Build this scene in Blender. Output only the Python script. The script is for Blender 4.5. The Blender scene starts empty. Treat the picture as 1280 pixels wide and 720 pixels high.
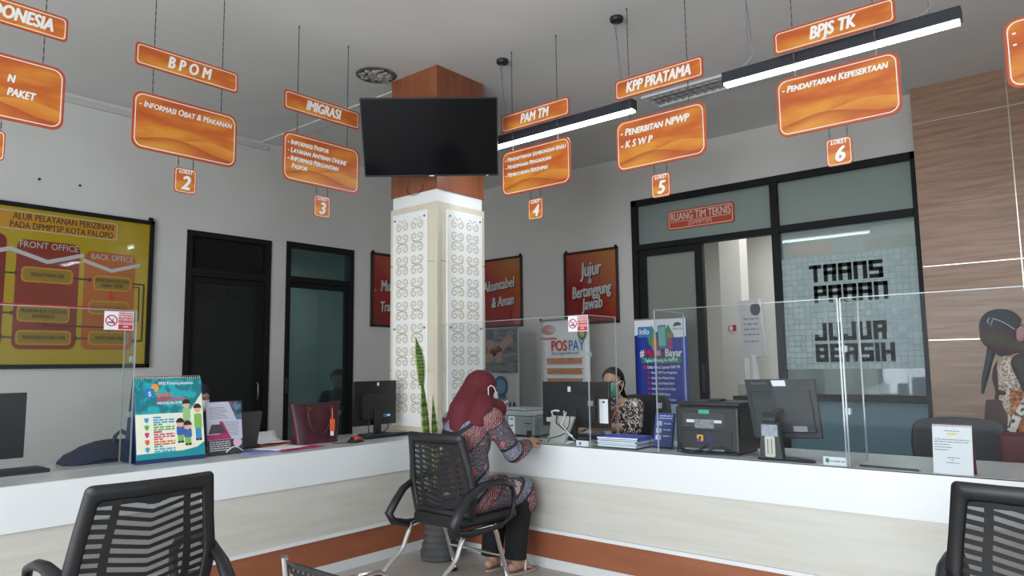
import bpy, bmesh, math, random
from mathutils import Vector, Matrix, Euler
random.seed(7)
S = bpy.context.scene
COL = S.collection
PI = math.pi

# ------------------------------------------------------------------ camera
CAM_H = 1.27
FPX = 893.57
RC = Matrix(((0.64363, -0.07331, -0.76182), (-0.76523, -0.07795, -0.63902), (-0.01254, 0.99426, -0.10627)))
cam_d = bpy.data.cameras.new('camera')
cam = bpy.data.objects.new('camera', cam_d)
COL.objects.link(cam)
cam_d.sensor_width = 36.0
cam_d.lens = FPX / 1280.0 * 36.0
cam_d.clip_start = 0.02
cam.matrix_world = Matrix.Translation((0, 0, CAM_H)) @ RC.to_4x4()
S.camera = cam

# ------------------------------------------------------------------ light, exposure
S.view_settings.view_transform = 'Standard'
S.view_settings.look = 'None'
S.view_settings.gamma = 1.0
S.view_settings.use_curve_mapping = False
S.view_settings.exposure = 0.80
w = bpy.data.worlds.new('sky')
S.world = w
w.use_nodes = True
w.node_tree.nodes['Background'].inputs[0].default_value = (0.78, 0.88, 1.0, 1)
w.node_tree.nodes['Background'].inputs[1].default_value = 0.9

def area(name, loc, target, sx, sy, power, color=(1, 1, 1), spread=PI):
    d = bpy.data.lights.new(name, 'AREA')
    d.shape = 'RECTANGLE'
    d.size = sx
    d.size_y = sy
    d.energy = power
    d.color = color
    d.spread = spread
    o = bpy.data.objects.new(name, d)
    COL.objects.link(o)
    o.location = loc
    o.rotation_euler = (Vector(target) - Vector(loc)).to_track_quat('-Z', 'Y').to_euler()
    return o
# daylight through the glazed front of the hall (behind the camera) and the side windows
area('window_daylight_front', (-3.35, 1.0, 1.55), (3.6, 1.0, 0.75), 6.0, 2.4, 232, (0.90, 0.96, 1.0))
area('window_daylight_side', (1.2, -4.75, 1.6), (2.6, 2.0, 1.0), 5.0, 2.2, 16, (0.92, 0.97, 1.0))
# added unseen area lights that brighten the two rooms behind the glass
area('back_office_fill', (8.6, 2.4, 3.2), (8.6, 2.4, 0), 2.4, 2.6, 36, (1.0, 0.98, 0.94))
area('side_office_fill', (4.9, 8.2, 2.85), (4.9, 8.2, 0), 0.8, 0.8, 9, (0.80, 0.97, 1.0))

# ------------------------------------------------------------------ main planes of the place (metres)
YL, XR, H = 6.72, 7.07, 3.641          # left wall, right wall, ceiling
YC, XC, TOP = 3.795, 3.67, 0.759       # counter fronts and their height
SY, SX = 4.19, 4.02                    # planes in which the signs hang

def ray(px, py):
    return RC @ Vector((px - 640.0, 360.0 - py, -FPX))
def onX(px, py, x):
    d = ray(px, py); t = x / d.x
    return Vector((x, d.y * t, CAM_H + d.z * t))
def onY(px, py, y):
    d = ray(px, py); t = y / d.y
    return Vector((d.x * t, y, CAM_H + d.z * t))
def onZ(px, py, z):
    d = ray(px, py); t = (z - CAM_H) / d.z
    return Vector((d.x * t, d.y * t, z))

# ------------------------------------------------------------------ materials
MATS = {}
def mat(name, col, rough=0.5, metal=0.0, spec=0.5, coat=0.0, emit=None, es=0.0, trans=0.0):
    if name in MATS: return MATS[name]
    m = bpy.data.materials.new(name); m.use_nodes = True
    b = m.node_tree.nodes['Principled BSDF']
    b.inputs['Base Color'].default_value = (*col, 1)
    b.inputs['Roughness'].default_value = rough
    b.inputs['Metallic'].default_value = metal
    b.inputs['Specular IOR Level'].default_value = spec
    b.inputs['Coat Weight'].default_value = coat
    b.inputs['Transmission Weight'].default_value = trans
    if emit:
        b.inputs['Emission Color'].default_value = (*emit, 1)
        b.inputs['Emission Strength'].default_value = es
    MATS[name] = m
    return m
def srgb(r, g, b):
    f = lambda c: (c / 255 / 12.92) if c / 255 <= 0.04045 else ((c / 255 + 0.055) / 1.055) ** 2.4
    return (f(r), f(g), f(b))
def nodes(m):
    return m.node_tree.nodes, m.node_tree.links, m.node_tree.nodes['Principled BSDF']
def ramp(N, stops, interp='LINEAR'):
    r = N.new('ShaderNodeValToRGB'); r.color_ramp.interpolation = interp
    e = r.color_ramp.elements
    while len(e) < len(stops): e.new(0.5)
    for i, (p, c) in enumerate(stops):
        e[i].position = p; e[i].color = (*c, 1)
    return r
def mottled(name, c1, c2, scale=(1, 1, 1), nscale=3.0, rough=0.5, detail=4, spec=0.5, bump=0.0, lo=0.35, hi=0.65, coat=0.0):
    m = mat(name, c1, rough, spec=spec, coat=coat); N, L, b = nodes(m)
    tc = N.new('ShaderNodeTexCoord'); mp = N.new('ShaderNodeMapping')
    mp.inputs['Scale'].default_value = scale
    nz = N.new('ShaderNodeTexNoise'); nz.inputs['Scale'].default_value = nscale; nz.inputs['Detail'].default_value = detail
    r = ramp(N, [(lo, c1), (hi, c2)])
    L.new(tc.outputs['Object'], mp.inputs['Vector']); L.new(mp.outputs[0], nz.inputs['Vector'])
    L.new(nz.outputs['Fac'], r.inputs[0]); L.new(r.outputs[0], b.inputs['Base Color'])
    if bump:
        bp = N.new('ShaderNodeBump'); bp.inputs['Strength'].default_value = bump; bp.inputs['Distance'].default_value = 0.01
        L.new(nz.outputs['Fac'], bp.inputs['Height']); L.new(bp.outputs[0], b.inputs['Normal'])
    return m
def see_through(name, tint, gloss=0.06, rough=0.02, haze=0.0, haze_col=(0.8, 0.8, 0.8)):
    if name in MATS: return MATS[name]
    m = bpy.data.materials.new(name); m.use_nodes = True
    N, L = m.node_tree.nodes, m.node_tree.links
    N.clear()
    out = N.new('ShaderNodeOutputMaterial')
    t = N.new('ShaderNodeBsdfTransparent'); t.inputs[0].default_value = (*tint, 1)
    g = N.new('ShaderNodeBsdfGlossy'); g.inputs['Roughness'].default_value = rough
    lw = N.new('ShaderNodeLayerWeight'); lw.inputs[0].default_value = 0.25
    mu = N.new('ShaderNodeMath'); mu.operation = 'MULTIPLY_ADD'; mu.inputs[1].default_value = 0.6; mu.inputs[2].default_value = gloss
    mu.use_clamp = True
    mx = N.new('ShaderNodeMixShader')
    L.new(lw.outputs['Fresnel'], mu.inputs[0])
    mu.inputs[1].default_value = 0.11
    L.new(mu.outputs[0], mx.inputs[0])
    last = t
    if haze > 0:
        d = N.new('ShaderNodeBsdfDiffuse'); d.inputs[0].default_value = (*haze_col, 1)
        tr = N.new('ShaderNodeBsdfTranslucent'); tr.inputs[0].default_value = (*haze_col, 1)
        m0 = N.new('ShaderNodeMixShader'); m0.inputs[0].default_value = 0.5
        L.new(d.outputs[0], m0.inputs[1]); L.new(tr.outputs[0], m0.inputs[2])
        m1 = N.new('ShaderNodeMixShader'); m1.inputs[0].default_value = haze
        L.new(t.outputs[0], m1.inputs[1]); L.new(m0.outputs[0], m1.inputs[2])
        last = m1
    L.new(last.outputs[0], mx.inputs[1]); L.new(g.outputs[0], mx.inputs[2])
    L.new(mx.outputs[0], out.inputs[0])
    MATS[name] = m
    return m

BLACK = mat('black_plastic', (0.012, 0.012, 0.014), 0.45)
SATIN = mat('black_satin', (0.009, 0.009, 0.011), 0.35)
DARKGREY = mat('dark_grey_plastic', (0.035, 0.036, 0.04), 0.5)
FRAME = mat('black_aluminium', (0.008, 0.008, 0.009), 0.6, spec=0.25)
CHROME = mat('chrome', (0.75, 0.75, 0.76), 0.12, 1.0)
STEEL = mat('dull_steel', (0.32, 0.32, 0.33), 0.4, 0.9)
WHITE = mat('white_paint', (0.72, 0.73, 0.74), 0.5)
PAPER = mat('white_paper', (0.78, 0.79, 0.82), 0.8)
LETTER = mat('white_lettering', (0.82, 0.80, 0.76), 0.6)
INK = mat('dark_ink', (0.02, 0.02, 0.025), 0.7)
GREYINK = mat('grey_ink', (0.25, 0.25, 0.27), 0.7)
REDINK = mat('red_ink', srgb(196, 40, 60), 0.6)
BLUEINK = mat('blue_ink', srgb(30, 110, 175), 0.6)
CHAIN = mat('tarnished_chain', (0.12, 0.11, 0.10), 0.5, 0.6)

# ------------------------------------------------------------------ mesh builder
def M3(rx=0, ry=0, rz=0): return Euler((rx, ry, rz)).to_matrix()
class MB:
    def __init__(s): s.v = []; s.f = []; s.m = []; s.s = []
    def add(s, vs, fs, mi=0, smooth=False):
        o = len(s.v); s.v += [Vector(p) for p in vs]
        for q in fs: s.f.append([i + o for i in q]); s.m.append(mi); s.s.append(smooth)
        return s
    def box(s, x0, x1, y0, y1, z0, z1, mi=0, rot=None, piv=None):
        vs = [Vector((x, y, z)) for x in (x0, x1) for y in (y0, y1) for z in (z0, z1)]
        if rot is not None:
            c = Vector(piv) if piv else Vector(((x0 + x1) / 2, (y0 + y1) / 2, (z0 + z1) / 2))
            vs = [c + rot @ (p - c) for p in vs]
        return s.add(vs, [(0, 1, 3, 2), (4, 6, 7, 5), (0, 4, 5, 1), (2, 3, 7, 6), (0, 2, 6, 4), (1, 5, 7, 3)], mi)
    def prism(s, poly, y0, y1, mi=0, smooth=False):
        """poly in (x,z), extruded from y0 (front) to y1"""
        n = len(poly)
        vs = [(p[0], y0, p[1]) for p in poly] + [(p[0], y1, p[1]) for p in poly]
        fs = [list(range(n))[::1], [n + i for i in range(n)][::-1]]
        s.add(vs, fs, mi, False)
        s.add(vs, [(i, n + i, n + (i + 1) % n, (i + 1) % n) for i in range(n)], mi, smooth)
        return s
    def slab(s, poly, z0, z1, mi=0):
        n = len(poly)
        vs = [(p[0], p[1], z0) for p in poly] + [(p[0], p[1], z1) for p in poly]
        return s.add(vs, [list(range(n))[::-1], [n + i for i in range(n)]] + [(i, (i + 1) % n, n + (i + 1) % n, n + i) for i in range(n)], mi)
    def ring(s, outer, inner, y0, y1, mi=0):
        n = len(outer)
        vs = [(p[0], y0, p[1]) for p in outer] + [(p[0], y0, p[1]) for p in inner] + [(p[0], y1, p[1]) for p in outer] + [(p[0], y1, p[1]) for p in inner]
        fs = []
        for i in range(n):
            j = (i + 1) % n
            fs += [(i, j, n + j, n + i), (2 * n + i, 3 * n + i, 3 * n + j, 2 * n + j), (i, 2 * n + i, 2 * n + j, j), (n + i, n + j, 3 * n + j, 3 * n + i)]
        return s.add(vs, fs, mi)
    def tube(s, pts, r, n=8, mi=0, closed=False, flat=None, caps=True):
        """round tube along pts; r a number or a list; flat=(a,b) makes an elliptical section (a along the side vector)"""
        pts = [Vector(p) for p in pts]; k = len(pts)
        rs = r if isinstance(r, (list, tuple)) else [r] * k
        up = None; vs = []
        for i, p in enumerate(pts):
            if closed: t = pts[(i + 1) % k] - pts[i - 1]
            else: t = pts[min(i + 1, k - 1)] - pts[max(i - 1, 0)]
            if t.length < 1e-9: t = Vector((0, 0, 1))
            t.normalize()
            if up is None:
                up = Vector((0, 0, 1)) if abs(t.z) < 0.9 else Vector((1, 0, 0))
            a = t.cross(up)
            if a.length < 1e-6: a = t.cross(Vector((0, 1, 0)))
            a.normalize(); up = a.cross(t).normalized()
            fa, fb = flat if flat else (1, 1)
            for j in range(n):
                w_ = 2 * PI * j / n
                vs.append(p + (a * math.cos(w_) * fa + up * math.sin(w_) * fb) * rs[i])
        fs = []
        for i in range(k if closed else k - 1):
            for j in range(n):
                a0 = i * n + j; a1 = i * n + (j + 1) % n; b0 = ((i + 1) % k) * n + j; b1 = ((i + 1) % k) * n + (j + 1) % n
                fs.append((a0, a1, b1, b0))
        s.add(vs, fs, mi, True)
        if not closed and caps:
            s.add(vs[:n], [list(range(n))[::-1]], mi); s.add(vs[-n:], [list(range(n))], mi)
        return s
    def cyl(s, p0, p1, r0, r1=None, n=16, mi=0):
        return s.tube([p0, p1], [r0, r0 if r1 is None else r1], n, mi)
    def lathe(s, prof, c=(0, 0, 0), n=24, mi=0, smooth=True):
        c = Vector(c); vs = []
        for r, z in prof:
            for j in range(n):
                a = 2 * PI * j / n; vs.append(c + Vector((r * math.cos(a), r * math.sin(a), z)))
        fs = [(i * n + j, i * n + (j + 1) % n, (i + 1) * n + (j + 1) % n, (i + 1) * n + j) for i in range(len(prof) - 1) for j in range(n)]
        s.add(vs, fs, mi, smooth)
        s.add(vs[:n], [list(range(n))[::-1]], mi); s.add(vs[-n:], [list(range(n))], mi)
        return s
    def ell(s, c, r, rot=None, nu=16, nv=10, mi=0):
        c = Vector(c); r = r if isinstance(r, (tuple, list)) else (r, r, r); vs = []; fs = []
        R_ = rot if rot is not None else Matrix.Identity(3)
        vs.append(c + R_ @ Vector((0, 0, -r[2])))
        for i in range(1, nv):
            a = -PI / 2 + PI * i / nv
            for j in range(nu):
                b = 2 * PI * j / nu
                vs.append(c + R_ @ Vector((r[0] * math.cos(a) * math.cos(b), r[1] * math.cos(a) * math.sin(b), r[2] * math.sin(a))))
        vs.append(c + R_ @ Vector((0, 0, r[2]))); last = len(vs) - 1
        for j in range(nu):
            fs.append((0, 1 + (j + 1) % nu, 1 + j)); fs.append((last, last - nu + j, last - nu + (j + 1) % nu))
        for i in range(nv - 2):
            for j in range(nu):
                fs.append((1 + i * nu + j, 1 + i * nu + (j + 1) % nu, 1 + (i + 1) * nu + (j + 1) % nu, 1 + (i + 1) * nu + j))
        return s.add(vs, fs, mi, True)
    def cap(s, p0, p1, r0, r1, n=14, mi=0):
        """tapered capsule"""
        p0 = Vector(p0); p1 = Vector(p1); d = p1 - p0
        if d.length < 1e-6: return s.ell(p0, r0, mi=mi)
        t = d.normalized(); pts = []; rs = []
        for i in range(5):
            a = PI / 2 * (i / 4.5 + 0.02); pts.append(p0 - t * r0 * math.cos(a)); rs.append(r0 * math.sin(a))
        for i in range(5):
            a = PI / 2 * (1 - i / 4.5 - 0.02); pts.append(p1 + t * r1 * math.cos(a)); rs.append(r1 * math.sin(a))
        return s.tube(pts, rs, n, mi)
    def grid(s, rows, mi=0, smooth=True, thick=0.0):
        nr = len(rows); nc = len(rows[0])
        vs = [p for r in rows for p in r]
        fs = [(i * nc + j, i * nc + j + 1, (i + 1) * nc + j + 1, (i + 1) * nc + j) for i in range(nr - 1) for j in range(nc - 1)]
        return s.add(vs, fs, mi, smooth)
    def build(s, name, mats, parent=None, loc=(0, 0, 0), rz=0.0, off=None, bevel=0.0, solid=0.0, sub=0, fix=True):
        me = bpy.data.meshes.new(name)
        o_ = Vector(off) if off is not None else Vector((0, 0, 0))
        me.from_pydata([p - o_ for p in s.v], [], s.f)
        for m_ in (mats if isinstance(mats, (list, tuple)) else [mats]): me.materials.append(m_)
        for p, mi, sm in zip(me.polygons, s.m, s.s): p.material_index = mi; p.use_smooth = sm
        if fix:
            bm = bmesh.new(); bm.from_mesh(me); bmesh.ops.recalc_face_normals(bm, faces=bm.faces); bm.to_mesh(me); bm.free()
        o = bpy.data.objects.new(name, me); COL.objects.link(o)
        o.location = loc; o.rotation_euler = (0, 0, rz)
        if parent is not None: o.parent = parent
        if solid:
            md = o.modifiers.new('thickness', 'SOLIDIFY'); md.thickness = solid; md.offset = 0
        if bevel:
            md = o.modifiers.new('bevel', 'BEVEL'); md.width = bevel; md.segments = 2; md.limit_method = 'ANGLE'
        if sub:
            md = o.modifiers.new('sub', 'SUBSURF'); md.levels = sub; md.render_levels = sub
        return o

def rrect(x0, x1, z0, z1, r, n=6):
    p = []
    for cx, cz, a0 in ((x1 - r, z1 - r, 0), (x0 + r, z1 - r, PI / 2), (x0 + r, z0 + r, PI), (x1 - r, z0 + r, 1.5 * PI)):
        for i in range(n + 1):
            a = a0 + PI / 2 * i / n; p.append((cx + r * math.cos(a), cz + r * math.sin(a)))
    return p
def circ(cx, cz, rx, rz=None, n=20):
    rz = rx if rz is None else rz
    return [(cx + rx * math.cos(2 * PI * i / n), cz + rz * math.sin(2 * PI * i / n)) for i in range(n)]

# ------------------------------------------------------------------ things
def tag(o, label=None, cat=None, group=None, kind=None):
    if label: o['label'] = label
    if cat: o['category'] = cat
    if group: o['group'] = group
    if kind: o['kind'] = kind
    return o
def thing(name, label, cat, loc=(0, 0, 0), rz=0.0, group=None):
    o = bpy.data.objects.new(name, None); COL.objects.link(o)
    o.empty_display_size = 0.1
    o.location = loc; o.rotation_euler = (0, 0, rz)
    return tag(o, label, cat, group)
def struct(name, mb, m, **k):
    o = mb.build(name, m, **k); o['kind'] = 'structure'
    return o
def copy_tree(o, parent=None):
    c = o.copy(); COL.objects.link(c)
    if parent is not None: c.parent = parent
    for ch in list(o.children): copy_tree(ch, c)
    return c

# ------------------------------------------------------------------ lettering (flat type lying in the local x-z plane, read from -y)
def type_mesh(lines, y=-0.0005, depth=0.0006):
    """lines: (string, x, z, size, {align, shear, bold, sx, caps, mi, gap, rot})"""
    mb = MB()
    for s_, x, z, size, k in lines:
        c = bpy.data.curves.new('t', 'FONT'); c.body = s_; c.size = size
        c.align_x = k.get('align', 'LEFT'); c.align_y = k.get('va', 'CENTER')
        c.shear = k.get('shear', 0.0); bo = k.get('bold', 0.0) * size; c.space_character = k.get('gap', 1.0)
        c.space_line = k.get('lead', 1.0); c.resolution_u = k.get('res', 3); c.fill_mode = 'FRONT'
        if k.get('caps'):
            c.small_caps_scale = 0.84
            for i, ch in enumerate(s_): c.body_format[i].use_small_caps = True
        o = bpy.data.objects.new('t', c); COL.objects.link(o)
        dg = bpy.context.evaluated_depsgraph_get(); dg.update()
        me = bpy.data.meshes.new_from_object(o.evaluated_get(dg))
        sx = k.get('sx', 1.0); rr = k.get('rot', 0.0); ca, sa = math.cos(rr), math.sin(rr)
        fs = [list(p.vertices) for p in me.polygons]
        for kk, (dx, dz) in enumerate(((0, 0),) if bo == 0 else ((-bo, 0), (bo, 0), (0, bo * .7), (0, -bo * .7), (-bo * .5, 0), (bo * .5, 0))):
            vs = []
            for v in me.vertices:
                ax, az = v.co.x * sx + dx, v.co.y + dz
                vs.append((x + ax * ca - az * sa, y - 0.00012 * kk, z + ax * sa + az * ca))
            mb.add(vs, fs, k.get('mi', 0))
        bpy.data.objects.remove(o); bpy.data.curves.remove(c); bpy.data.meshes.remove(me)
    return mb
def letters(name, lines, m, parent, y, one=False, **k):
    """one object per line of lettering (one=True: a single object)"""
    if one: return type_mesh(lines, y).build(name, m, parent, fix=False, **k)
    o = None
    for l in lines: o = type_mesh([l], y).build(name, m, parent, fix=False, **k)
    return o
def bars(mb, x0, x1, z, h, y, mi=0, dens=0.8, seed=1):
    """a line of print too small to read: short dashes"""
    rnd = random.Random(seed); x = x0
    while x < x1:
        w_ = min(rnd.uniform(1.5, 5) * h, x1 - x)
        mb.box(x, x + w_, y - 0.0003, y + 0.0003, z - h / 2, z + h / 2, mi); x += w_ + h * (1.6 - dens)
    return mb
# ================================================================== THE ROOM
WALLP = mottled('wall_paint', (0.56, 0.55, 0.525), (0.60, 0.59, 0.565), nscale=1.6, rough=0.75)
CEILP = mottled('ceiling_paint', (0.66, 0.655, 0.64), (0.70, 0.695, 0.68), nscale=1.2, rough=0.8)
FLOORM = mat('floor_tile', (0.42, 0.39, 0.35), 0.28)
def tile_floor():
    N, L, b = nodes(FLOORM)
    tc = N.new('ShaderNodeTexCoord'); br = N.new('ShaderNodeTexBrick')
    br.offset = 0; br.inputs['Scale'].default_value = 1.0
    br.inputs['Brick Width'].default_value = 0.6; br.inputs['Row Height'].default_value = 0.6
    br.inputs['Mortar Size'].default_value = 0.0025
    br.inputs['Color1'].default_value = (0.43, 0.40, 0.36, 1); br.inputs['Color2'].default_value = (0.40, 0.375, 0.335, 1)
    br.inputs['Mortar'].default_value = (0.25, 0.23, 0.2, 1)
    L.new(tc.outputs['Object'], br.inputs['Vector']); L.new(br.outputs[0], b.inputs['Base Color'])
tile_floor()
struct('floor', MB().box(-3.6, 10.4, -5.2, 9.4, -0.1, 0.0), FLOORM)
struct('ceiling', MB().box(-3.6, 10.4, -5.2, 9.4, H, H + 0.1), CEILP)

# left wall with two door openings
D1 = (3.176, 4.071, 2.596); D2 = (4.253, 5.140, 2.618)
m = MB()
m.box(-3.6, D1[0], YL, YL + 0.14, 0, H); m.box(D1[1], D2[0], YL, YL + 0.14, 0, H); m.box(D2[1], XR + 0.14, YL, YL + 0.14, 0, H)
m.box(D1[0], D1[1], YL, YL + 0.14, D1[2], H); m.box(D2[0], D2[1], YL, YL + 0.14, D2[2], H)
struct('wall_left', m, WALLP)
# right wall with the wide glazed opening
G0, G1, GT = 1.236, 4.126, 3.113
m = MB()
m.box(XR, XR + 0.14, G1, YL, 0, H); m.box(XR, XR + 0.14, G0, G1, GT, H); m.box(XR, XR + 0.14, -5.2, G0, 0, H)
struct('wall_right', m, WALLP)
# wall behind the camera and the glazed front, with their openings
m = MB()
for a, b_, c, d in ((-5.2, -2.1, 0, H), (4.1, YL, 0, H)): m.box(-3.6, -3.45, a, b_, c, d)
m.box(-3.6, -3.45, -2.1, 4.1, 0, 0.3); m.box(-3.6, -3.45, -2.1, 4.1, 2.85, H)
struct('wall_front', m, WALLP)
m = MB()
m.box(-3.6, -1.5, -5.2, -5.05, 0, H); m.box(4.0, XR, -5.2, -5.05, 0, H); m.box(-1.5, 4.0, -5.2, -5.05, 0, 0.4); m.box(-1.5, 4.0, -5.2, -5.05, 2.8, H)
struct('wall_back', m, WALLP)
m = MB()
for y in (-2.1, -0.55, 1.0, 2.55, 4.05): m.box(-3.56, -3.49, y, y + 0.05, 0.3, 2.85)
m.box(-3.56, -3.49, -2.1, 4.1, 2.2, 2.25)
struct('window_1', m, FRAME)
m = MB()
for x in (-1.5, 0.3, 2.15, 3.95): m.box(x, x + 0.05, -5.16, -5.09, 0.4, 2.8)
struct('window_2', m, FRAME)

# thin darker cornice strip on the left wall and the shallow ceiling batten behind the pillar
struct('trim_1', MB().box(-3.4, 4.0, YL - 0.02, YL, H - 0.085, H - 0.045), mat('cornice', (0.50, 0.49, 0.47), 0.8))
struct('trim_2', MB().box(3.93, 4.09, 4.49, YL, H - 0.009, H), CEILP)

# wood panelling beside the glazed partition: boards with bright metal strips in the joints
WOODP = mat('ash_panel', srgb(170, 130, 105), 0.42)
def wood(m, axis, c1, c2, c3, s=(1, 1, 1)):
    N, L, b = nodes(m)
    tc = N.new('ShaderNodeTexCoord'); mp = N.new('ShaderNodeMapping'); mp.inputs['Scale'].default_value = s
    nz = N.new('ShaderNodeTexNoise'); nz.inputs['Scale'].default_value = 2.2; nz.inputs['Detail'].default_value = 6; nz.inputs['Distortion'].default_value = 0.6
    r = ramp(N, [(0.32, c1), (0.5, c2), (0.68, c3)])
    L.new(tc.outputs['Object'], mp.inputs[0]); L.new(mp.outputs[0], nz.inputs['Vector']); L.new(nz.outputs['Fac'], r.inputs[0]); L.new(r.outputs[0], b.inputs['Base Color'])
wood(WOODP, 0, (0.235, 0.135, 0.083), (0.30, 0.18, 0.115), (0.36, 0.225, 0.15), (1.0, 0.9, 14))
m = MB()
zs = [0.0, 0.78, 1.43, 2.06, 3.32, H]
ys = [1.212, 0.515, -0.18, -1.5, -2.8, -5.0]
for i in range(5):
    for j in range(5):
        m.box(6.945, XR - 0.001, ys[j + 1] + 0.004, ys[j] - (0.004 if j else 0), zs[i] + 0.004, zs[i + 1] - (0.004 if i < 4 else 0))
pan = struct('wall_right_panelling', m, WOODP)
m = MB()
for z in zs[1:-1]: m.box(6.949, 6.96, -5.0, 1.21, z - 0.004, z + 0.004)
for y in ys[1:-1]: m.box(6.949, 6.96, y - 0.004, y + 0.004, 0, H)
m.build('joint_strip', mat('bright_strip', (0.62, 0.60, 0.57), 0.30, 1.0), pan)

# ---- rooms behind the glass
m = MB()
OFF = mottled('office_wall', (0.62, 0.62, 0.60), (0.67, 0.67, 0.65), nscale=1.0, rough=0.8)
m.box(10.2, 10.3, 0.2, 5.2, 0, H); m.box(XR + 0.14, 10.2, 5.1, 5.2, 0, H); m.box(XR + 0.14, 10.2, 0.2, 0.3, 0, H)
m.box(8.9, 9.15, 3.62, 3.9, 0, H)
struct('wall_back_office', m, OFF)
m = MB()
OFF2 = mottled('side_office_wall', (0.47, 0.54, 0.52), (0.50, 0.57, 0.55), nscale=1.0, rough=0.8)
m.box(2.5, 7.0, 9.0, 9.1, 0, H); m.box(2.5, 2.6, YL + 0.14, 9.0, 0, H); m.box(6.9, 7.0, YL + 0.14, 9.0, 0, H); m.box(4.12, 4.2, YL + 0.14, 9.0, 0, H)
struct('wall_side_office', m, OFF2)

# ---- glazing materials
DARKGLASS = see_through('smoked_glass', (0.05, 0.06, 0.06), 0.015, 0.12, 0.7, (0.055, 0.064, 0.062))
DARKTRANS = see_through('smoked_transom_glass', (0.05, 0.05, 0.05), 0.02, 0.1, 0.6, (0.035, 0.034, 0.033))
CLEAR = see_through('clear_office_glass', (0.62, 0.70, 0.69), 0.015, 0.03, 0.10, (0.2, 0.26, 0.26))
FROST = see_through('frosted_transom_glass', (0.3, 0.36, 0.34), 0.03, 0.25, 0.75, (0.40, 0.46, 0.445))
FROST2 = see_through('frosted_door_glass', (0.55, 0.58, 0.56), 0.03, 0.12, 0.5, (0.42, 0.44, 0.42))
PANE = see_through('partition_glass', (0.62, 0.70, 0.70), 0.04, 0.03, 0.32, (0.42, 0.48, 0.47))
LOWPANE = see_through('lower_partition_glass', (0.22, 0.36, 0.42), 0.03, 0.04, 0.65, (0.34, 0.50, 0.56))

def frame_door(name, d, tz0, tz1, leaf, panes, y0=YL - 0.015, y1=YL + 0.10):
    x0, x1, zt = d
    m = MB()
    m.box(x0, x0 + 0.055, y0, y1, 0, zt); m.box(x1 - 0.055, x1, y0, y1, 0, zt); m.box(x0 + 0.055, x1 - 0.055, y0, y1, zt - 0.055, zt)
    m.box(x0 + 0.055, x1 - 0.055, y0, y1, tz0, tz1)
    f = struct(name, m, FRAME, bevel=0.003)
    MB().box(x0 + 0.055, x1 - 0.055, YL + 0.03, YL + 0.036, tz1, zt - 0.055).build('transom_pane', panes[0], f)
    a, b_ = leaf
    m = MB()
    m.box(x0 + 0.057, a, YL + 0.005, YL + 0.045, 0.005, tz0 - 0.004); m.box(b_, x1 - 0.057, YL + 0.005, YL + 0.045, 0.005, tz0 - 0.004)
    m.box(a, b_, YL + 0.005, YL + 0.045, tz0 - 0.06, tz0 - 0.004); m.box(a, b_, YL + 0.005, YL + 0.045, 0.005, 0.12)
    l = m.build('door_leaf', FRAME, f, bevel=0.002)
    MB().box(a, b_, YL + 0.022, YL + 0.028, 0.12, tz0 - 0.06).build('door_pane', panes[1], f)
    return f
d1 = frame_door('door_1', D1, 2.155, 2.236, (3.262, 3.912), (DARKTRANS, DARKGLASS))
letters('lettering', [('HELP DESK', 3.595, 1.985, 0.125, dict(align='CENTER', bold=0.02, sx=0.9, gap=1.05))], mat('faded_black_lettering', (0.004, 0.004, 0.004), 0.8), d1, YL + 0.0195)
hm = MB(); hm.tube([(3.945, YL - 0.005, 0.95), (3.945, YL - 0.03, 0.97), (3.945, YL - 0.03, 1.10), (3.945, YL - 0.005, 1.12)], 0.007, 8)
hm.build('door_handle', STEEL, d1)
d2 = frame_door('door_2', D2, 2.186, 2.246, (4.309, 5.032), (CLEAR, CLEAR))
hm = MB(); hm.box(4.265, 4.285, YL - 0.03, YL - 0.015, 1.0, 1.16); hm.build('door_handle', DARKGREY, d2)

# ---- right glazed partition (local planes: x = XR)
m = MB()
fx0, fx1 = XR - 0.02, XR + 0.09
m.box(fx0, fx1, G1 - 0.07, G1, 0, GT); m.box(fx0, fx1, G0, G0 + 0.035, 0, GT)
m.box(fx0, fx1, G0, G1, GT - 0.07, GT)
m.box(fx0, fx1, 2.462, 2.535, 0, GT - 0.07)
m.box(fx0, fx1, 2.535, G1 - 0.07, 2.535, 2.597); m.box(fx0, fx1, G0 + 0.035, 2.462, 2.536, 2.603)
m.box(fx0, fx1, G0 + 0.035, 2.462, 0.89, 0.955)
m.box(fx0, fx1, G0 + 0.035, 2.462, 0.0, 0.08)
w1 = struct('window_3', m, FRAME, bevel=0.003)
MB().box(XR + 0.03, XR + 0.036, 2.535, G1 - 0.07, 2.597, GT - 0.07).build('transom_pane', FROST, w1)
MB().box(XR + 0.03, XR + 0.036, G0 + 0.035, 2.462, 2.603, GT - 0.07).build('transom_pane', FROST, w1)
MB().box(XR + 0.03, XR + 0.036, G0 + 0.035, 2.462, 0.955, 2.536).build('partition_pane', PANE, w1)
MB().box(XR + 0.03, XR + 0.036, G0 + 0.035, 2.462, 0.08, 0.89).build('lower_pane', LOWPANE, w1)
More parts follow.
